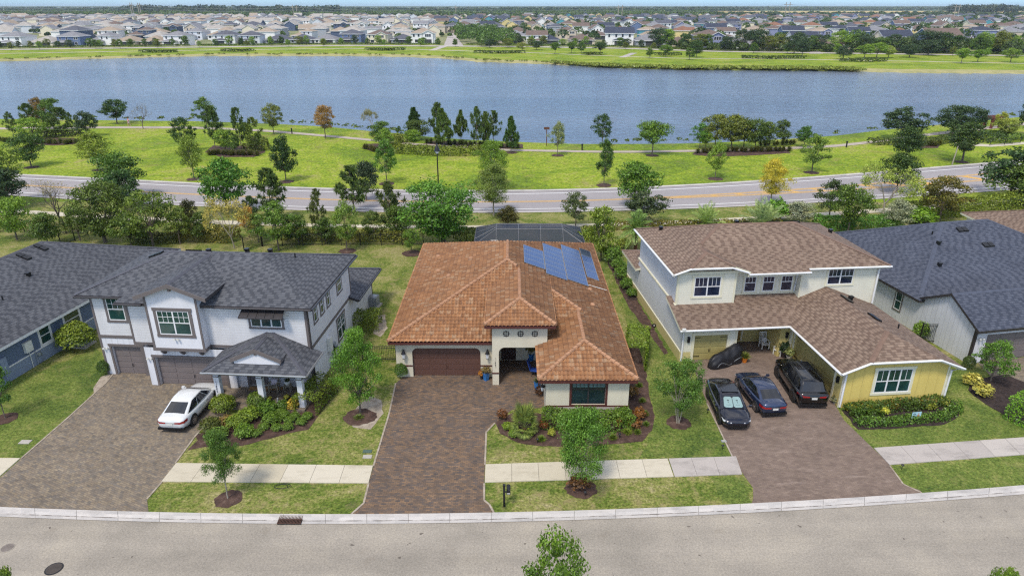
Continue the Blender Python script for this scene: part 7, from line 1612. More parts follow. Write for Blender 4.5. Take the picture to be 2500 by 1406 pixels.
# sign in the bed
x, y = G(2233, 1030); o = empty('yard_sign', 'small light blue yard sign with black marks in the right bed', 'sign', (x, y, 0), R(8)); b = MB(); b.box(-.3, .3, -.006, .006, .28, .72); bd_ = b.build('sign_board', plain('sign_blue', C(178, 218, 232), .6), o)
b = MB(); F_ = lambda s, d, z: (s, -d, z)
for a, z, h in ((-.24, .56, .07), (-.17, .56, .09), (-.11, .57, .06), (-.24, .44, .06), (-.18, .42, .09), (-.12, .44, .06), (-.22, .34, .04)): b.box(a, a+.035, .007, .012, z, z+h, 0, F_)
b.build('sign_marks', M['black'], bd_); b = MB(); b.lathe(0, 0, [(.045, .008), (.045, .012)], 10, 0, lambda p, q_, c: (.12+p, -c, .6+q_)); b.box(.05, .2, .007, .012, .36, .52, 0, F_); b.build('sign_picture', plain('sign_orange', C(214, 130, 104), .6), bd_)
for s_ in (-.2, .2): b = MB(); b.tube([(s_, 0, 0), (s_, 0, .3)], .008, 5); b.build('stake', M['steel'], o)
# air conditioners
for u, v, lab in ((205, 842, 'grey air conditioner on a pad beside the blue house'), (912, 748, 'air conditioner beside the rear wing of the white house')):
    x, y = G(u, v); o = empty('air_conditioner', lab, 'air conditioner', (x, y, 0), R(-8)); b = MB(); b.box(-.6, .6, -.6, .6, 0, .12); b.build('pad', M['concrete'], o); b = MB(); b.box(-.42, .42, -.42, .42, .12, .95)
    for i in range(12): z = .2+i*.058; b.box(-.43, .43, -.43, .43, z, z+.02)
    b.build('casing', M['plastic_grey'], o); b = MB(); b.lathe(0, 0, [(.36, .95), (.36, .98), (.1, 1.0)], 18); b.build('fan_grille', M['steel'], o)
x, y = G(908, 742); b = MB(); b.lathe(0, 0, [(.2, .0), (.24, .2), (.26, .34), (.2, .36)], 12); oo = b.build('bucket', M['blue_cloth']); oo.location = (x-.2, y+.7, 0); tag(oo, 'blue bucket beside the rear air conditioner', 'bucket')
x, y = G(1597, 797); b = MB(); b.lathe(0, 0, [(.16, 0), (.2, .12), (.12, .2)], 12); oo = b.build('landscape_light', M['black']); oo.location = (x, y, 0); tag(oo, 'black round fixture on the grass by the cream house wall', 'garden light')
# porch ornaments
x, y = G(682, 986, .17)
for i, (dx, dy, h, lab) in enumerate(((-.1, .1, .42, 'small grey figurine on the porch floor, taller one'), (.16, -.02, .3, 'small grey figurine on the porch floor, shorter one'))):
    b = MB(); b.lathe(0, 0, [(.08, 0), (.06, .08), (.09, .16), (.05, h*.6), (.065, h*.75), (.05, h*.9), (.015, h)], 10); oo = b.build('figurine', M['plastic_grey']); oo.location = (x+dx, y+dy, .17); tag(oo, lab, 'ornament')
# --- park furniture
x, y = G(1071, 468); zt = ZAT(1068, 350, y); o = empty('street_lamp', 'tall black street lamp at the parkway behind the great green tree', 'street lamp', (x, y, 0)); b = MB(); b.lathe(0, 0, [(.2, 0), (.2, .5), (.1, .7), (.075, zt-1.2), (.06, zt-.5)], 12); b.build('pole', M['black'], o); b = MB(); b.lathe(0, 0, [(.2, zt-1.0), (.42, zt-1.05), (.26, zt-.6), (.12, zt-.3), (.03, zt)], 16); b.build('lamp_head', M['black'], o); b = MB(); b.lathe(0, 0, [(.18, zt-1.35), (.26, zt-1.02)], 12); b.build('lamp_glass', M['lamp_white'], o)
def bollard(u, v, label): x, y = G(u, v); b = MB(); b.lathe(0, 0, [(.12, 0), (.12, .8), (.16, .85), (.16, 1.05), (.05, 1.12)], 12); oo = b.build('path_bollard', M['black']); oo.location = (x, y, 0); tag(oo, label, 'bollard', 'bollards along the lake path')
for u, v, lab in ((713, 327, 'black bollard on the lake path before the olive tree'), (1421, 367, 'black bollard on the lake path right of the thin grey tree'), (2066, 360, 'black bollard on the lake path before the wide right shore'), (2249, 324, 'black bollard by the leaning trunk at the right shore')): bollard(u, v, lab)
def arch():
    x, y = G(2420, 312); o = empty('garden_arch', 'rusty red timber arch gate on the right shore', 'arch', (x, y, 0), R(25)); m_ = plain('arch_rust', C(116, 64, 54), .8, var=.3); zt = ZAT(2418, 285, y)
    for s_ in (-1, 1): b = MB(); b.box(s_*1.3-.2, s_*1.3+.2, -.9, -.5, 0, zt-.4); b.box(s_*1.3-.2, s_*1.3+.2, .5, .9, 0, zt-.4); b.build('post', m_, o)
    b = MB()
    for yy in (-.7, .7):
        n = 10
        for i in range(n): a, c = math.pi*i/n, math.pi*(i+1)/n; q = lambda t, r: (r*math.cos(t)*1.1, yy, zt-1.5+r*math.sin(t)*.9); b.face([q(a, 1.0), q(a, 1.3), q(c, 1.3), q(c, 1.0)])
        b.box(-2.1, 2.1, yy-.12, yy+.12, zt-.4, zt-.1)
    for i in range(9): xx = -2+i*.5; b.box(xx-.06, xx+.06, -1.4, 1.4, zt-.1, zt)
    b.build('top_beam', m_, o)
arch()
x, y = G(2324, 403); b = MB(); b.tube([(0, 0, 0), (.25, 0, 3.0)], [.1, .08], 6); oo = b.build('wooden_pole', M['bark_pale']); oo.location = (x, y, 0); tag(oo, 'short leaning pale pole on the right lawn', 'pole')
x, y = G(1334, 356); b = MB(); b.tube([(0, 0, 0), (0, 0, 3.0)], .08, 6); b.box(-.5, .5, -.1, .1, 2.9, 3.3); oo = b.build('post_with_box', M['bark_red']); oo.location = (x, y, 0); tag(oo, 'thin wooden post with a small box at the lake edge', 'post')
# walker on the path
def person(u, v, label):
    x, y = G(u, v); o = empty('person', label, 'person', (x, y, .02), R(90)); s = 1.0
    J = dict(hip=(0, 0, .95), chest=(0, .02, 1.32), neck=(0, .03, 1.5), head=(0, .06, 1.66), lk=(-.1, .18, .52), lf=(-.1, .12, .08), lt=(-.1, .28, .04), rk=(.1, .04, .5), rf=(.1, -.32, .14), rt=(.1, -.22, .03), ls=(-.2, .02, 1.42), le=(-.26, -.14, 1.18), lh=(-.24, .02, .98), rs=(.2, .02, 1.42), re=(.26, .12, 1.16), rh=(.24, .34, 1.1), lp=(-.1, 0, .92), rp=(.1, 0, .92))
    E = [('hip', 'chest'), ('chest', 'neck'), ('neck', 'head'), ('hip', 'lp'), ('lp', 'lk'), ('lk', 'lf'), ('lf', 'lt'), ('hip', 'rp'), ('rp', 'rk'), ('rk', 'rf'), ('rf', 'rt'), ('chest', 'ls'), ('ls', 'le'), ('le', 'lh'), ('chest', 'rs'), ('rs', 're'), ('re', 'rh')]
    RAD = dict(hip=.15, chest=.17, neck=.06, head=.11, lk=.07, rk=.07, lf=.045, rf=.045, lt=.04, rt=.04, ls=.065, rs=.065, le=.045, re=.045, lh=.035, rh=.035, lp=.1, rp=.1)
    ks = list(J); me = bpy.data.meshes.new('body'); me.from_pydata([J[k] for k in ks], [(ks.index(a), ks.index(b)) for a, b in E], []); b = put('body', me, o); sk = b.modifiers.new('skin', 'SKIN'); sb = b.modifiers.new('sub', 'SUBSURF'); sb.levels = sb.render_levels = 2
    for i, k in enumerate(ks): me.skin_vertices[0].data[i].radius = (RAD[k], RAD[k])
    me.skin_vertices[0].data[0].use_root = True; me.materials.append(plain('skin_tone', C(206, 158, 130), .6))
    t = MB(); t.lathe(0, .015, [(.17, .98), (.19, 1.15), (.2, 1.34), (.13, 1.46), (.07, 1.5)], 14); t.build('shirt', plain('pink_shirt', C(236, 170, 190), .8), o); t = MB(); t.lathe(0, 0, [(.19, .72), (.18, .9), (.165, 1.0)], 14); t.build('shorts', plain('pale_shorts', C(214, 196, 204), .8), o)
    t = MB(); t.lathe(0, .03, [(.09, 1.62), (.125, 1.68), (.11, 1.76), (.04, 1.81)], 12); t.build('hair', M['bark_red'], o)
person(316, 309, 'person in a pink top walking on the lake path at the left')
# ================================================================ the town across the lake
def objcol(name, k=1.0, noise=.25, rough=.85):
    n = NT(name); oi = n.n('ObjectInfo'); f = n.noise(n.coord(), .5, 4); c = n.mix(1.0, oi.outputs['Color'], n.ramp(f, [(.3, grey(1-noise)), (.7, grey(1+noise*.3))]), 'MULTIPLY'); return n.set(c, rough, spec=.2)
M['town_wall'] = objcol('town_wall', noise=.06); M['town_roof'] = objcol('town_roof', noise=.2)
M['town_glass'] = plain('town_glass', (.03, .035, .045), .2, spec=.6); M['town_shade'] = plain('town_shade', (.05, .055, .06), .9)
def town_proto(kind):
    """(wall faces, roof volumes, windows) ; facade looks to -y, about 13 m wide"""
    W = MB(); RV = []; wins = []
    def blk(x0, x1, y0, y1, z0, z1):
        for a, b in (((x0, y0), (x1, y0)), ((x1, y0), (x1, y1)), ((x1, y1), (x0, y1)), ((x0, y1), (x0, y0))): wall(W, a, b, z0, z1)
    def row(y, z, xs, w_=.9, h=1.4):
        for x in xs: wins.append((x-w_/2, x+w_/2, y, z, z+h))
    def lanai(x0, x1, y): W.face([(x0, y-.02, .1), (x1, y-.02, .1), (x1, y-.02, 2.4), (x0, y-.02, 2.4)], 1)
    k = .38
    if kind == 0: blk(-6.5, 6.5, 0, 12, 0, 5.7); blk(-6, 2, -3, 0, 0, 2.7); RV += [Roof(-7, 7, -.5, 12.5, 5.7, k), Roof(-6.5, 2.5, -3.5, .2, 2.7, .3, B=None)]; row(0, 3.8, (-4.6, -1, 3.6, 4.8)); row(0, 1.0, (4,), 1.6); lanai(-5, 1, -3)
    if kind == 1:
        blk(-6.5, 6.5, 1, 13, 0, 5.6); RV += [Roof(-7, 7, .5, 13.5, 5.6, k), Roof(-.4, 6.2, -.6, 6, 5.6, .5, F=None, B=None)]; wall(W, (.2, -.1), (5.6, -.1), 0, lambda x, y: RV[1].z(x, 0)-.2); wall(W, (.2, 1), (.2, -.1), 0, 5.5); wall(W, (5.6, -.1), (5.6, 1), 0, 5.5)
        row(-.1, 3.7, (1.8, 2.9, 4.0)); row(1, 3.7, (-4.8, -2.2)); row(1, .9, (-3.2,), 2.2); lanai(1, 4.8, -.1)
    if kind == 2: blk(-7, 7, 0, 15, 0, 2.8); RV += [Roof(-7.6, 7.6, -.6, 15.6, 2.8, .42)]; row(0, 1.0, (-5.2,), 1.4, 1.3); lanai(-2.5, 5.5, 0)
    if kind == 3:
        RV += [Roof(-7.2, 7.2, -.5, 9.5, 5.7, .55, L=None, R=None)]; zt = lambda x, y: RV[0].z(min(max(x, -7), 7), min(max(y, -.4), 9.4))-.2
        for a, b in (((-6.8, 0), (6.8, 0)), ((6.8, 0), (6.8, 9)), ((6.8, 9), (-6.8, 9)), ((-6.8, 9), (-6.8, 0))): wall(W, a, b, 0, zt if a[0] == b[0] else 5.5)
        blk(-3, 4, -3, 0, 0, 2.6); RV += [Roof(-3.4, 4.4, -3.4, .2, 2.6, .3, B=None)]; row(0, 3.9, (-5, -1.6, 1.5, 4.9)); lanai(-2.4, 3.4, -3)
    if kind == 4:      # front gable
        RV += [Roof(-5.6, 5.6, -.5, 13, 5.4, .6, F=None, B=None)]; zt = lambda x, y: RV[0].z(min(max(x, -5.5), 5.5), y)-.2
        wall(W, (-5, 0), (5, 0), 0, lambda x, y: RV[0].z(x, .1)-.2); wall(W, (5, 0), (5, 12.6), 0, 5.2); wall(W, (5, 12.6), (-5, 12.6), 0, lambda x, y: RV[0].z(x, .1)-.2); wall(W, (-5, 12.6), (-5, 0), 0, 5.2); RV += [Roof(-5.4, 5.4, -2.6, .2, 2.5, .3, B=None)]; blk(-4.6, 4.6, -2.2, 0, 0, 2.5)
        row(0, 3.9, (-2.6, 0, 2.6)); lanai(-3, 3, -2.2)
    if kind == 5: blk(-7, 1, 0, 14, 0, 2.8); blk(-1, 7, 3, 14, 0, 5.6); RV += [Roof(-7.5, 3, -.5, 14.5, 2.8, .4), Roof(-1.5, 7.5, 2.5, 14.5, 5.6, .38)]; row(3, 3.8, (1.4, 4.6)); row(0, 1, (-5.5,), 1.4, 1.3); lanai(-4, 0, 0)
    return W, RV, wins
def town_meshes(kind):
    W, RV, wins = town_proto(kind); Rm = MB()
    for rv in RV:
        x0, x1, y0, y1 = rv.r
        for f in rv.faces():
            Rm.face(f, 0); Rm.face([(x, y, z-.2) for x, y, z in reversed(f)], 1)
            for i in range(len(f)):
                a, b = f[i], f[(i+1) % len(f)]
                if any(abs(a[k]-w_) < 1e-3 and abs(b[k]-w_) < 1e-3 for k, w_ in ((0, x0), (0, x1), (1, y0), (1, y1))): Rm.face([a, (a[0], a[1], a[2]-.28), (b[0], b[1], b[2]-.28), b], 1)
    near = make_mesh('wall', W.V, W.F, W.M, [M['town_wall'], M['town_shade']], W.U); wm = []
    for x0, x1, y, z0, z1 in wins:
        b = MB(); b.box(x0-.12, x1+.12, y-.05, y-.01, z0-.12, z1+.12, 0); b.face([(x0, y-.06, z0), (x1, y-.06, z0), (x1, y-.06, z1), (x0, y-.06, z1)], 1); wm.append(make_mesh('window', b.V, b.F, b.M, [M['white'], M['town_glass']], b.U))
        W.face([(x0, y-.03, z0), (x1, y-.03, z0), (x1, y-.03, z1), (x0, y-.03, z1)], 2)
    far = make_mesh('wall', W.V, W.F, W.M, [M['town_wall'], M['town_shade'], M['town_glass']], W.U)
    rf = make_mesh('roof', Rm.V, Rm.F, Rm.M, [M['town_roof'], M['white']], Rm.U)
    return near, far, rf, wm, (W, Rm)
TOWN = [town_meshes(k) for k in range(6)]
WC = dict(white=(250, 249, 246), cream=(240, 230, 204), blue=(112, 130, 164), grey=(176, 180, 188), tan=(216, 202, 182), teal=(96, 164, 176), slate=(92, 106, 132), pale=(224, 228, 234), yellow=(232, 212, 150), lilac=(150, 156, 190))
RC = dict(grey=(142, 142, 146), tan=(172, 156, 138), brown=(122, 106, 98), black=(70, 76, 92), dark=(98, 100, 110), pale=(178, 172, 164), rust=(146, 108, 88))
def town_house(kind, x, y, s, rz, wc, rc, label, group, near):
    nr, fr, rf, wm, _ = TOWN[kind]; o = empty('town_house', label, 'house', (x, y, 0), rz, group, (s, s, s))
    a = put('wall', nr if near else fr, o); a.color = (*C(*WC[wc]), 1); b = put('roof', rf, o); b.color = (*C(*RC[rc]), 1)
    if near:
        for m in wm: put('window', m, a)
KN = ('two storey', 'cross gabled', 'low', 'side gabled', 'front gabled', 'split level')
ORD = ['', 'second ', 'third ', 'fourth ', 'fifth ', 'sixth ', 'seventh ', 'eighth ', 'ninth ', 'tenth ', 'eleventh ', 'twelfth ']
SEEN = {}
FRONT = [(27, 64, 0, 'white', 'grey'), (99, 62, 2, 'cream', 'pale'), (168, 62, 0, 'blue', 'grey'), (236, 62, 5, 'white', 'grey'), (302, 54, 2, 'tan', 'tan'), (369, 54, 2, 'tan', 'tan'), (425, 60, 0, 'white', 'grey'), (547, 60, 0, 'white', 'dark'), (609, 54, 0, 'pale', 'dark'), (671, 52, 2, 'grey', 'dark'), (734, 56, 2, 'grey', 'dark'), (792, 50, 2, 'white', 'grey'), (856, 58, 0, 'blue', 'dark'), (920, 58, 1, 'cream', 'brown'), (981, 50, 2, 'grey', 'dark'), (1032, 66, 1, 'white', 'tan'), (1250, 62, 2, 'tan', 'brown'), (1311, 54, 3, 'white', 'brown'), (1342, 56, 2, 'grey', 'black'), (1423, 62, 2, 'tan', 'brown'), (1512, 74, 3, 'white', 'black'), (1590, 76, 2, 'grey', 'grey'), (1660, 54, 2, 'tan', 'brown'), (1735, 78, 1, 'lilac', 'brown'), (1765, 52, 2, 'grey', 'grey'), (1815, 62, 2, 'pale', 'grey'), (1871, 66, 2, 'cream', 'brown'), (1966, 72, 3, 'white', 'black'), (2012, 60, 2, 'tan', 'brown'), (2104, 64, 2, 'tan', 'rust'), (2190, 82, 3, 'cream', 'black'), (2303, 92, 3, 'blue', 'brown'), (2352, 70, 1, 'cream', 'dark'), (2410, 80, 2, 'tan', 'rust'), (2480, 70, 2, 'pale', 'dark')]
hr = random.Random(42)
for i, (u, wp, kd, wc, rc) in enumerate(FRONT):
    y = G(u, far_rd(u))[1]+(20 if u < 1100 else 27)+hr.uniform(-2, 2); vv = 14; d = y*CP; x = (u-1250)/FPX*(y*CP+(H-3)*SP); s = max(1.0, min(1.45, wp*d/FPX/14.5)); lb = '%s %s house with %s roof' % (wc, KN[kd], rc)
    n_ = SEEN.get(lb, 0); SEEN[lb] = n_+1; town_house(kd, x, y, s, R(hr.uniform(-7, 7)), wc, rc, '%s%s, first row across the lake' % ((ORD[n_]+'from the left, ') if n_ else '', lb), 'houses in the first row across the lake', True)
NROW = 0; used = len(FRONT); rows = []
y = 540.0; pitch = 64.0
rowno = 2; STUFF = []
wchoice = {'L': ['white']*4+['cream', 'cream', 'tan', 'grey', 'pale', 'slate', 'pale'], 'R': ['white']*3+['cream', 'cream', 'pale', 'tan', 'grey', 'blue', 'yellow', 'teal', 'lilac']}
rchoice = {'L': ['grey', 'grey', 'tan', 'pale', 'pale', 'dark', 'brown', 'tan', 'pale'], 'R': ['brown', 'brown', 'grey', 'tan', 'black', 'dark', 'brown', 'grey', 'dark', 'rust']}
TR_FAR = []
while y < 1500:
    half = y*.80; x = -half+hr.uniform(0, 15); seen2 = {}
    while x < half:
        u = 1250+x/y*FPX*1.02; side = 'L' if u < 1080 else 'R'; step = hr.uniform(18, 23)*(1 if side == 'L' else 1.12)
        gap = (1075 < u < 1215 and y < 640 and hr.random() < .85) or (abs(u-1100) < 10 and y < 900) or (455 < u < 500 and y < 560) or hr.random() < (.05 if side == 'L' else .12)
        if u > 2150 and y > 900 and hr.random() < .5: gap = True
        if not gap:
            kd = hr.choice([0, 0, 0, 1, 1, 2, 3, 4, 5]) if side == 'L' else hr.choice([0, 0, 1, 2, 2, 3, 3, 4, 5]); wc = hr.choice(wchoice[side]); rc = hr.choice(rchoice[side])
            if kd == 3 and side == 'R': rc = hr.choice(['black', 'black', 'brown', 'dark'])
            rz = R(hr.choice([0, 0, 90, 180, -90]))+R(hr.uniform(-10, 10)); s = hr.uniform(1.0, 1.22)
            rec = (kd, x, y+hr.uniform(-5, 5), s, rz, wc, rc)
            if used < 298 and rowno <= 11:
                used += 1; lb = '%s %s house, %s roof' % (wc, KN[kd], rc); n_ = seen2.get(lb, 0); seen2[lb] = n_+1
                town_house(*rec, '%s%s, %srow of the town' % ((ORD[min(n_, 11)]+'from the left, ') if n_ else '', lb, ORD[min(rowno-1, 11)]), 'houses in the %srow across the lake' % ORD[min(rowno-1, 11)], rowno <= 3)
            else: STUFF.append(rec)
        if (gap or hr.random() < (.5 if side == 'L' else 1)): [TR_FAR.append((x+step*hr.uniform(.2, .8), y-26+hr.uniform(-16, 16), hr.uniform(4.0, 6.5 if side == 'L' else 9.5))) for _ in range(2 if side == 'L' else 3)]
        x += step
    y += pitch; pitch *= 1.03; rowno += 1
# everything farther back is one mass of roofs
matset = {}; VV = []; FF = []; MI = []; mats = []
def mslot(kind, c):
    k = (kind, c)
    if k not in matset: matset[k] = len(mats); mats.append(plain('far_%s_%s' % k, C(*(WC if kind == 'wall' else RC)[c]), .9, var=.1) if kind != 'glass' else M['town_glass'])
    return matset[k]
gs = mslot('glass', 'x')
for kd, x, y_, s, rz, wc, rc in STUFF:
    W, Rm = TOWN[kd][4]; ca, sa = math.cos(rz), math.sin(rz)
    for mb_, kind, c in ((W, 'wall', wc), (Rm, 'roof', rc)):
        base = len(VV); a = mslot(kind, c)
        VV += [(x+(p[0]*ca-p[1]*sa)*s, y_+(p[0]*sa+p[1]*ca)*s, p[2]*s) for p in mb_.V]
        for f, m_ in zip(mb_.F, mb_.M):
            if kind == 'roof' and m_ == 1: continue
            FF.append([base+i for i in f]); MI.append(a if m_ == 0 else gs)
o = put('distant_houses', make_mesh('distant_houses', VV, FF, MI, mats)); tag(o, 'mass of small pale roofs of the farthest houses before the woods', 'houses', None, 'stuff')
# trees of the town
FT = 'young trees along the far road'
tr = random.Random(8)
for i in range(74):
    u = -10+i*34.5+tr.uniform(-9, 9)
    if 1075 < u < 1135 or 465 < u < 490: continue
    y_ = G(u, far_rd(u))[1]; right = u > 1600; x_ = (u-1250)/FPX*(y_*CP+H*SP); k_ = tr.choice(['oak/0', 'oak/1', 'light/0', 'dense/0', 'tall/0', 'dense/1', 'loose/1'])
    h_ = tr.uniform(3.8, 6.5) if not right else tr.uniform(7.5, 12); tw, tt_ = tr.choice([('dark', DK), ('green', MD), ('green', MD), ('olive', OL), ('pale', LG), ('bluish', BL)]); nb = min(FRONT, key=lambda q: abs(q[0]-u)); lb = '%s tree before the %s %s house with %s roof behind the far road' % (tw, nb[3], KN[nb[2]], nb[4]); n_ = SEEN.get(lb, 0); SEEN[lb] = n_+1
    place(k_, x_, y_+tr.uniform(6, 13), h_, h_*tr.uniform(.7, 1.0)*(1.15 if right else 1), 'tree', ORD[n_]+lb, 'tree', tt_, FT)
for i in range(26):
    u = 15+i*100+tr.uniform(-30, 30); y_ = G(u, far_rd(u))[1]-tr.uniform(6, 14); x_ = (u-1250)/FPX*(y_*CP+H*SP); h_ = tr.uniform(4, 5.5); place(tr.choice(['light/1', 'oak/1', 'dense/0']), x_, y_, h_, h_*.8, 'tree', 'small tree on the far grass, %s from the left of the roadside trees' % ORDW[i-1] if i else 'small tree on the far grass at the left edge', 'tree', tr.choice([MD, OL, LG]), 'small trees on the grass before the far road')
FK = 'trees on the far shore park'
for key, u, vb, vt, w_, tint, lab in [('lolly/0', 1355, 133, 104, 26, MD, 'round green tree, leftmost of the far park trees'), ('lolly/1', 1395, 130, 104, 24, MD, 'upright green tree in the far park, left of centre pair'), ('dense/0', 1419, 130, 102, 22, MD, 'slim green tree in the far park, right of centre pair'), ('oak/0', 1310, 122, 100, 30, BL, 'dark tree beside the far hedge island'), ('lolly/0', 1465, 134, 103, 34, DK, 'dark lollipop tree with clear trunk in the far park'), ('oak/2', 1585, 143, 118, 20, MD, 'small green tree near the far shore path'), ('lolly/1', 1625, 140, 110, 32, (106, 140, 52), 'bright round tree at the small far island'), ('oak/1', 1683, 147, 118, 24, MD, 'green tree by the right far road'), ('oak/0', 1700, 141, 98, 34, DK, 'tall dark tree at the right far road'), ('dense/1', 1958, 138, 92, 36, BL, 'dark blue green tree left of the far gate drive'), ('oak/1', 1938, 132, 86, 50, BL, 'very dark round tree beside the far gate'), ('oak/2', 2058, 146, 112, 44, BL, 'dark round tree before the pale tree cluster, far right park'), ('light/1', 2110, 142, 108, 46, LG, 'pale fresh tree in the far right cluster, left'), ('light/0', 2140, 142, 104, 50, LG, 'pale fresh tree in the far right cluster, middle'), ('light/2', 2168, 142, 112, 36, (150, 170, 70), 'pale yellowish tree in the far right cluster, right'), ('oak/0', 2220, 141, 108, 44, BL, 'dark tree right of the pale far cluster'), ('oak/2', 2265, 136, 98, 56, BL, 'wide dark tree before the blue far house'), ('lolly/0', 2346, 156, 118, 36, (120, 156, 50), 'bright umbrella shaped tree at the far right shore'), ('lolly/1', 2386, 152, 122, 38, (112, 150, 52), 'bright umbrella tree, middle of the far right three'), ('light/0', 2466, 153, 118, 42, (120, 150, 52), 'bright spreading tree, right of the far right three'), ('oak/1', 1195, 118, 96, 26, BL, 'dark tree at the far street corner'), ('loose/1', 1240, 118, 95, 30, OL, 'olive tree right of the far street corner'), ('light/1', 1275, 125, 104, 34, (140, 150, 70), 'sparse tree on the far hedge island')]:
    tree(key, u, vb, vt, w_, 'tree', lab, tint, FK, 'tree')
def mass(name, pts, label, tint, n, leaf, seed, cat='trees'):
    """many crowns as one mass: pts = (x, y, radius, height)"""
    rs = np.random.RandomState(seed); P = []; N = []
    for x_, y_, r_, h_ in pts:
        d = unit(rs.normal(size=(n, 3))); d[:, 2] = np.abs(d[:, 2])*1.0-.25; q = d*(rs.uniform(.7, 1.05, n))[:, None]*np.array([r_, r_, h_*.5]); q[:, 2] += h_*.5; q += [x_, y_, 0]; P.append(q); N.append(d+rs.normal(size=(n, 3))*.5)
    P = np.concatenate(P); N = unit(np.concatenate(N)); V, F = leaf_quads(P, N, leaf*rs.uniform(.6, 1.3, len(P)), 1.2, rs=rs); o = put(name, make_mesh(name, V, F, None, [M['leaf']])); o.color = (*TC(tint), 1); return tag(o, label, cat, None, 'stuff')
a = [(x_, y_, h_*.5, h_) for x_, y_, h_ in TR_FAR]
mass('town_trees', [q for i, q in enumerate(a) if i % 2], 'dark garden trees scattered between the far houses', (58, 84, 46), 110, .75, 3); mass('town_trees', [q for i, q in enumerate(a) if not i % 2], 'lighter garden trees scattered between the far houses', (82, 110, 54), 110, .75, 4)
# right hand belt of big trees along the far road and the wedge of trees in the middle
pts = []
for i in range(150):
    u = tr.uniform(1640, 2560); y_ = G(u, far_rd(u))[1]+tr.uniform(4, 26); h_ = tr.uniform(4.5, 8)*(1.15 if u > 2050 else .72); pts.append(((u-1250)/FPX*(y_*CP+H*SP), y_, h_*.5, h_))
mass('tree_belt', pts, 'dense belt of trees along the far road at the right', (76, 98, 50), 240, .42, 6)
pts = []
for i in range(90):
    y_ = tr.uniform(445, 760); u = 1135+tr.uniform(0, 1)*(150-(y_-445)*.22)+ (y_-445)*-.12; h_ = tr.uniform(6, 10); pts.append(((u-1250)/FPX*y_*CP*1.03, y_, h_*.55, h_))
mass('tree_belt', pts, 'wedge of trees beside the far side street', (84, 116, 50), 220, .5, 7)
# low hedge lines behind the far road and hedge islands
pts = []
for i in range(520):
    u = -60+i*5.05
    if 1075 < u < 1140 or 462 < u < 488: continue
    y_ = G(u, far_rd(u))[1]+9+tr.uniform(-.5, .5); pts.append(((u-1250)/FPX*(y_*CP+H*SP), y_, 1.3, 1.5))
mass('roadside_hedge', pts, 'low clipped hedge line behind the far road', (96, 120, 44), 40, .32, 8, 'hedge')
for i, (u0, u1, v, lab) in enumerate([(348, 432, 128, 'hedge island with young trees on the far grass, leftmost'), (548, 618, 125.5, 'hedge island on the far grass, second from the left'), (898, 985, 123, 'shrub island beside the far side street'), (1160, 1278, 130, 'long dark hedge island in the middle of the far grass'), (1430, 1460, 134, 'tiny hedge on the far grass near the lollipop tree'), (1600, 1655, 135, 'small round hedge island in the far park'), (1812, 1960, 143, 'long curved hedge island at the right of the far grass'), (2052, 2155, 150, 'oval hedge ring near the far shore, right')]):
    hedge([(u0, v), ((u0+u1)/2, v+1.5), (u1, v)], 5, 1.2, (84, 104, 44), lab, 'hedge islands on the far grass', seed=50+i, dens=5, leaf=.5)
# reeds on the right far bank
pts = []
for i in range(420): u = tr.uniform(1350, 2110); x_, y_ = G(u, far_sh(u), WZ); pts.append((x_, y_+tr.uniform(-1, 7), 1.5, tr.uniform(.4, .95)))
mass('bank_reeds', pts, 'rough green reeds along the far bank', (136, 150, 62), 36, .42, 9, 'reeds')
pts = []
for i in range(90): u = tr.uniform(-100, 1350); x_, y_ = G(u, far_sh(u), WZ); pts.append((x_, y_+tr.uniform(.5, 9), 1.0, tr.uniform(.3, .7)))
mass('bank_reeds', pts, 'sparse grass tufts along the sandy far bank', (124, 138, 60), 20, .35, 10, 'reeds')
pts = []
for i in range(110): u = tr.choice([tr.uniform(690, 1010), tr.uniform(1480, 1960), tr.uniform(0, 500), tr.uniform(1900, 2500)]); x_, y_ = G(u, near_sh(u), WZ); pts.append((x_, y_-tr.uniform(.4, 1.6), .6, tr.uniform(.5, 1.1)))
mass('bank_reeds', pts, 'grass tufts at the water edge of the near bank', (96, 116, 50), 26, .16, 12, 'reeds')
# ---------------------------------------------------------------- woods on the horizon
def woods(name, region, cnt, hr_, n, leaf, tint, label, seed):
    t_ = random.Random(seed); pts = []
    for i in range(cnt):
        y_ = region[0]+(region[1]-region[0])*t_.random()**1.3; u = t_.uniform(region[2], region[3]); x_ = (u-1250)/FPX*y_; h_ = t_.uniform(*hr_); pts.append((x_, y_, h_*t_.uniform(.6, 1.0), h_))
    return mass(name, pts, label, tint, n, leaf, seed, 'woods')
woods('woods', (1540, 3000, -100, 1700), 2300, (7, 13), 60, 2.3, (86, 112, 54), 'broad green woods behind the town, left and centre', 21)
woods('woods', (2300, 4300, -100, 1750), 1100, (12, 19), 50, 3.4, (66, 90, 58), 'dark taller woods on the left and central horizon', 22)
woods('woods', (1900, 2300, 380, 860), 90, (20, 30), 70, 2.8, (58, 80, 56), 'tall dark tree stand on the horizon, left of centre', 23)
woods('woods', (3400, 6500, 1650, 2620), 1100, (9, 16), 50, 4.5, (84, 106, 62), 'woods beyond the straw coloured field on the right', 24)
woods('woods', (1560, 2100, 1700, 2620), 330, (6, 11), 60, 2.2, (72, 94, 52), 'scrub between the right houses and the field', 25)
woods('tall_trees', (1950, 2120, 2246, 2385), 60, (20, 31), 160, 1.9, (62, 78, 58), 'cluster of tall dark trees on the right horizon', 26); woods('tall_trees', (2300, 2600, 2400, 2540), 40, (14, 20), 100, 2.2, (62, 80, 60), 'clump of dark trees at the right edge of the horizon', 27)
woods('woods', (2700, 3200, 1650, 1790), 70, (14, 21), 70, 2.8, (62, 82, 60), 'dark copse above the left end of the straw field', 28)
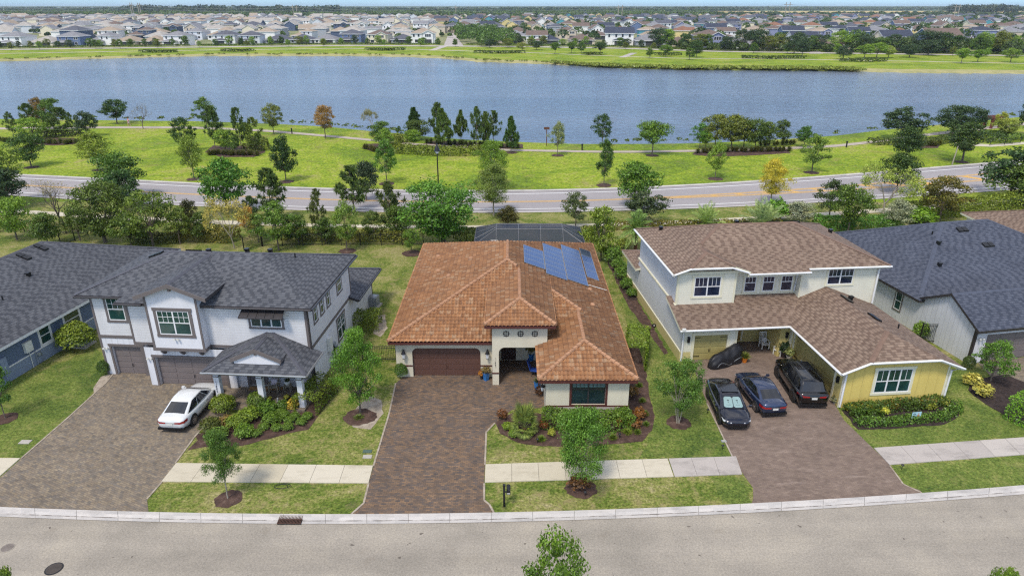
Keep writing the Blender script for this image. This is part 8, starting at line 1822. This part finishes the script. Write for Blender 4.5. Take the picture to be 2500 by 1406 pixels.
# ---------------------------------------------------------------- power line
PW = []
for i, (u, vb, vt, n_) in enumerate([(48, 37, 12, 4), (398, 36, 9, 4), (759, 38, 13, 2), (1123, 39, 14, 1), (1495, 40, 13.5, 2), (1873, 38, 8, 2), (2257, 36, 12, 2)]):
    y_ = 1560.0; x_ = (u-1250)/FPX*y_*1.0; h_ = 23.5+y_*(14-vt)/FPX*1.12; o = empty('power_pole', ('tall pale wooden power line frame over the far houses, ' if n_ > 1 else 'single tall pale power line mast over the far houses, ')+('leftmost one', 'second from the left', 'third from the left', 'fourth from the left', 'fourth from the right', 'second from the right', 'before the tall dark trees')[i], 'power pole', (x_, y_, 0), 0, 'power line frames across the horizon')
    xs_ = {4: (-9, -5, 7, 11), 2: (-4, 4), 1: (0,)}[n_]
    for q in xs_: b = MB(); b.tube([(q, 0, 0), (q, 0, h_)], [1.0, .7], 6); b.build('mast', M['bark_pale'], o)
    b = MB(); b.box(min(xs_)-5, max(xs_)+5, -.4, .4, h_-5, h_-4.2); b.build('cross_arm', M['bark_pale'], o); PW.append((x_, y_, h_-4.6))
for i in range(len(PW)-1):
    a, c = PW[i], PW[i+1]
    for dz in (0, -5):
        b = MB(); b.tube([(a[0]+(c[0]-a[0])*t/14, a[1], a[2]+dz+(c[2]-a[2])*t/14-9*4*(t/14)*(1-t/14)*.6) for t in range(15)], .16, 4); tag(b.build('power_line', M['steel']), 'sagging power line wire strung over the far woods, span %s, %s wire' % (('leftmost', 'second', 'third', 'fourth', 'fifth', 'rightmost')[i], 'upper' if dz == 0 else 'lower'), 'wire', 'power line wires')
y_ = 3300; b = MB(); b.box(-28, 28, 0, 24, 0, 15); b.box(-24, 24, -1, 25, 15, 17); oo = b.build('storage_tank', M['white']); oo.location = ((2453-1250)/FPX*y_, y_, 0); tag(oo, 'white block building on the right horizon', 'building')
# dark car at the gate and red rubble near the far road on the right
x_, y_ = G(1985, 124); b = MB(); b.box(-4, 4, -.2, .2, 0, 2.0); b.box(-4.3, -3.7, -.4, .4, 0, 2.6); b.box(3.7, 4.3, -.4, .4, 0, 2.6); oo = b.build('entrance_gate', M['black']); oo.location = (x_, y_, 0); tag(oo, 'dark entrance gate at the end of a pale drive, far right', 'gate')
# ---------------------------------------------------------------- air
b = MB(); b.box(-5200, 5200, -80, 7200, -4, 34); hz = b.build('haze', None); hz.data.materials.clear()
hm = bpy.data.materials.new('haze_air'); hm.use_nodes = True; t_ = hm.node_tree; t_.nodes.clear(); ou = t_.nodes.new('ShaderNodeOutputMaterial'); pv = t_.nodes.new('ShaderNodeVolumePrincipled'); pv.inputs['Color'].default_value = (.80, .88, 1, 1); pv.inputs['Density'].default_value = .00008; pv.inputs['Anisotropy'].default_value = .3; t_.links.new(pv.outputs[0], ou.inputs['Volume']); hz.data.materials.append(hm)
tag(hz, 'thin blue haze over the far town and woods', 'haze', None, 'stuff')
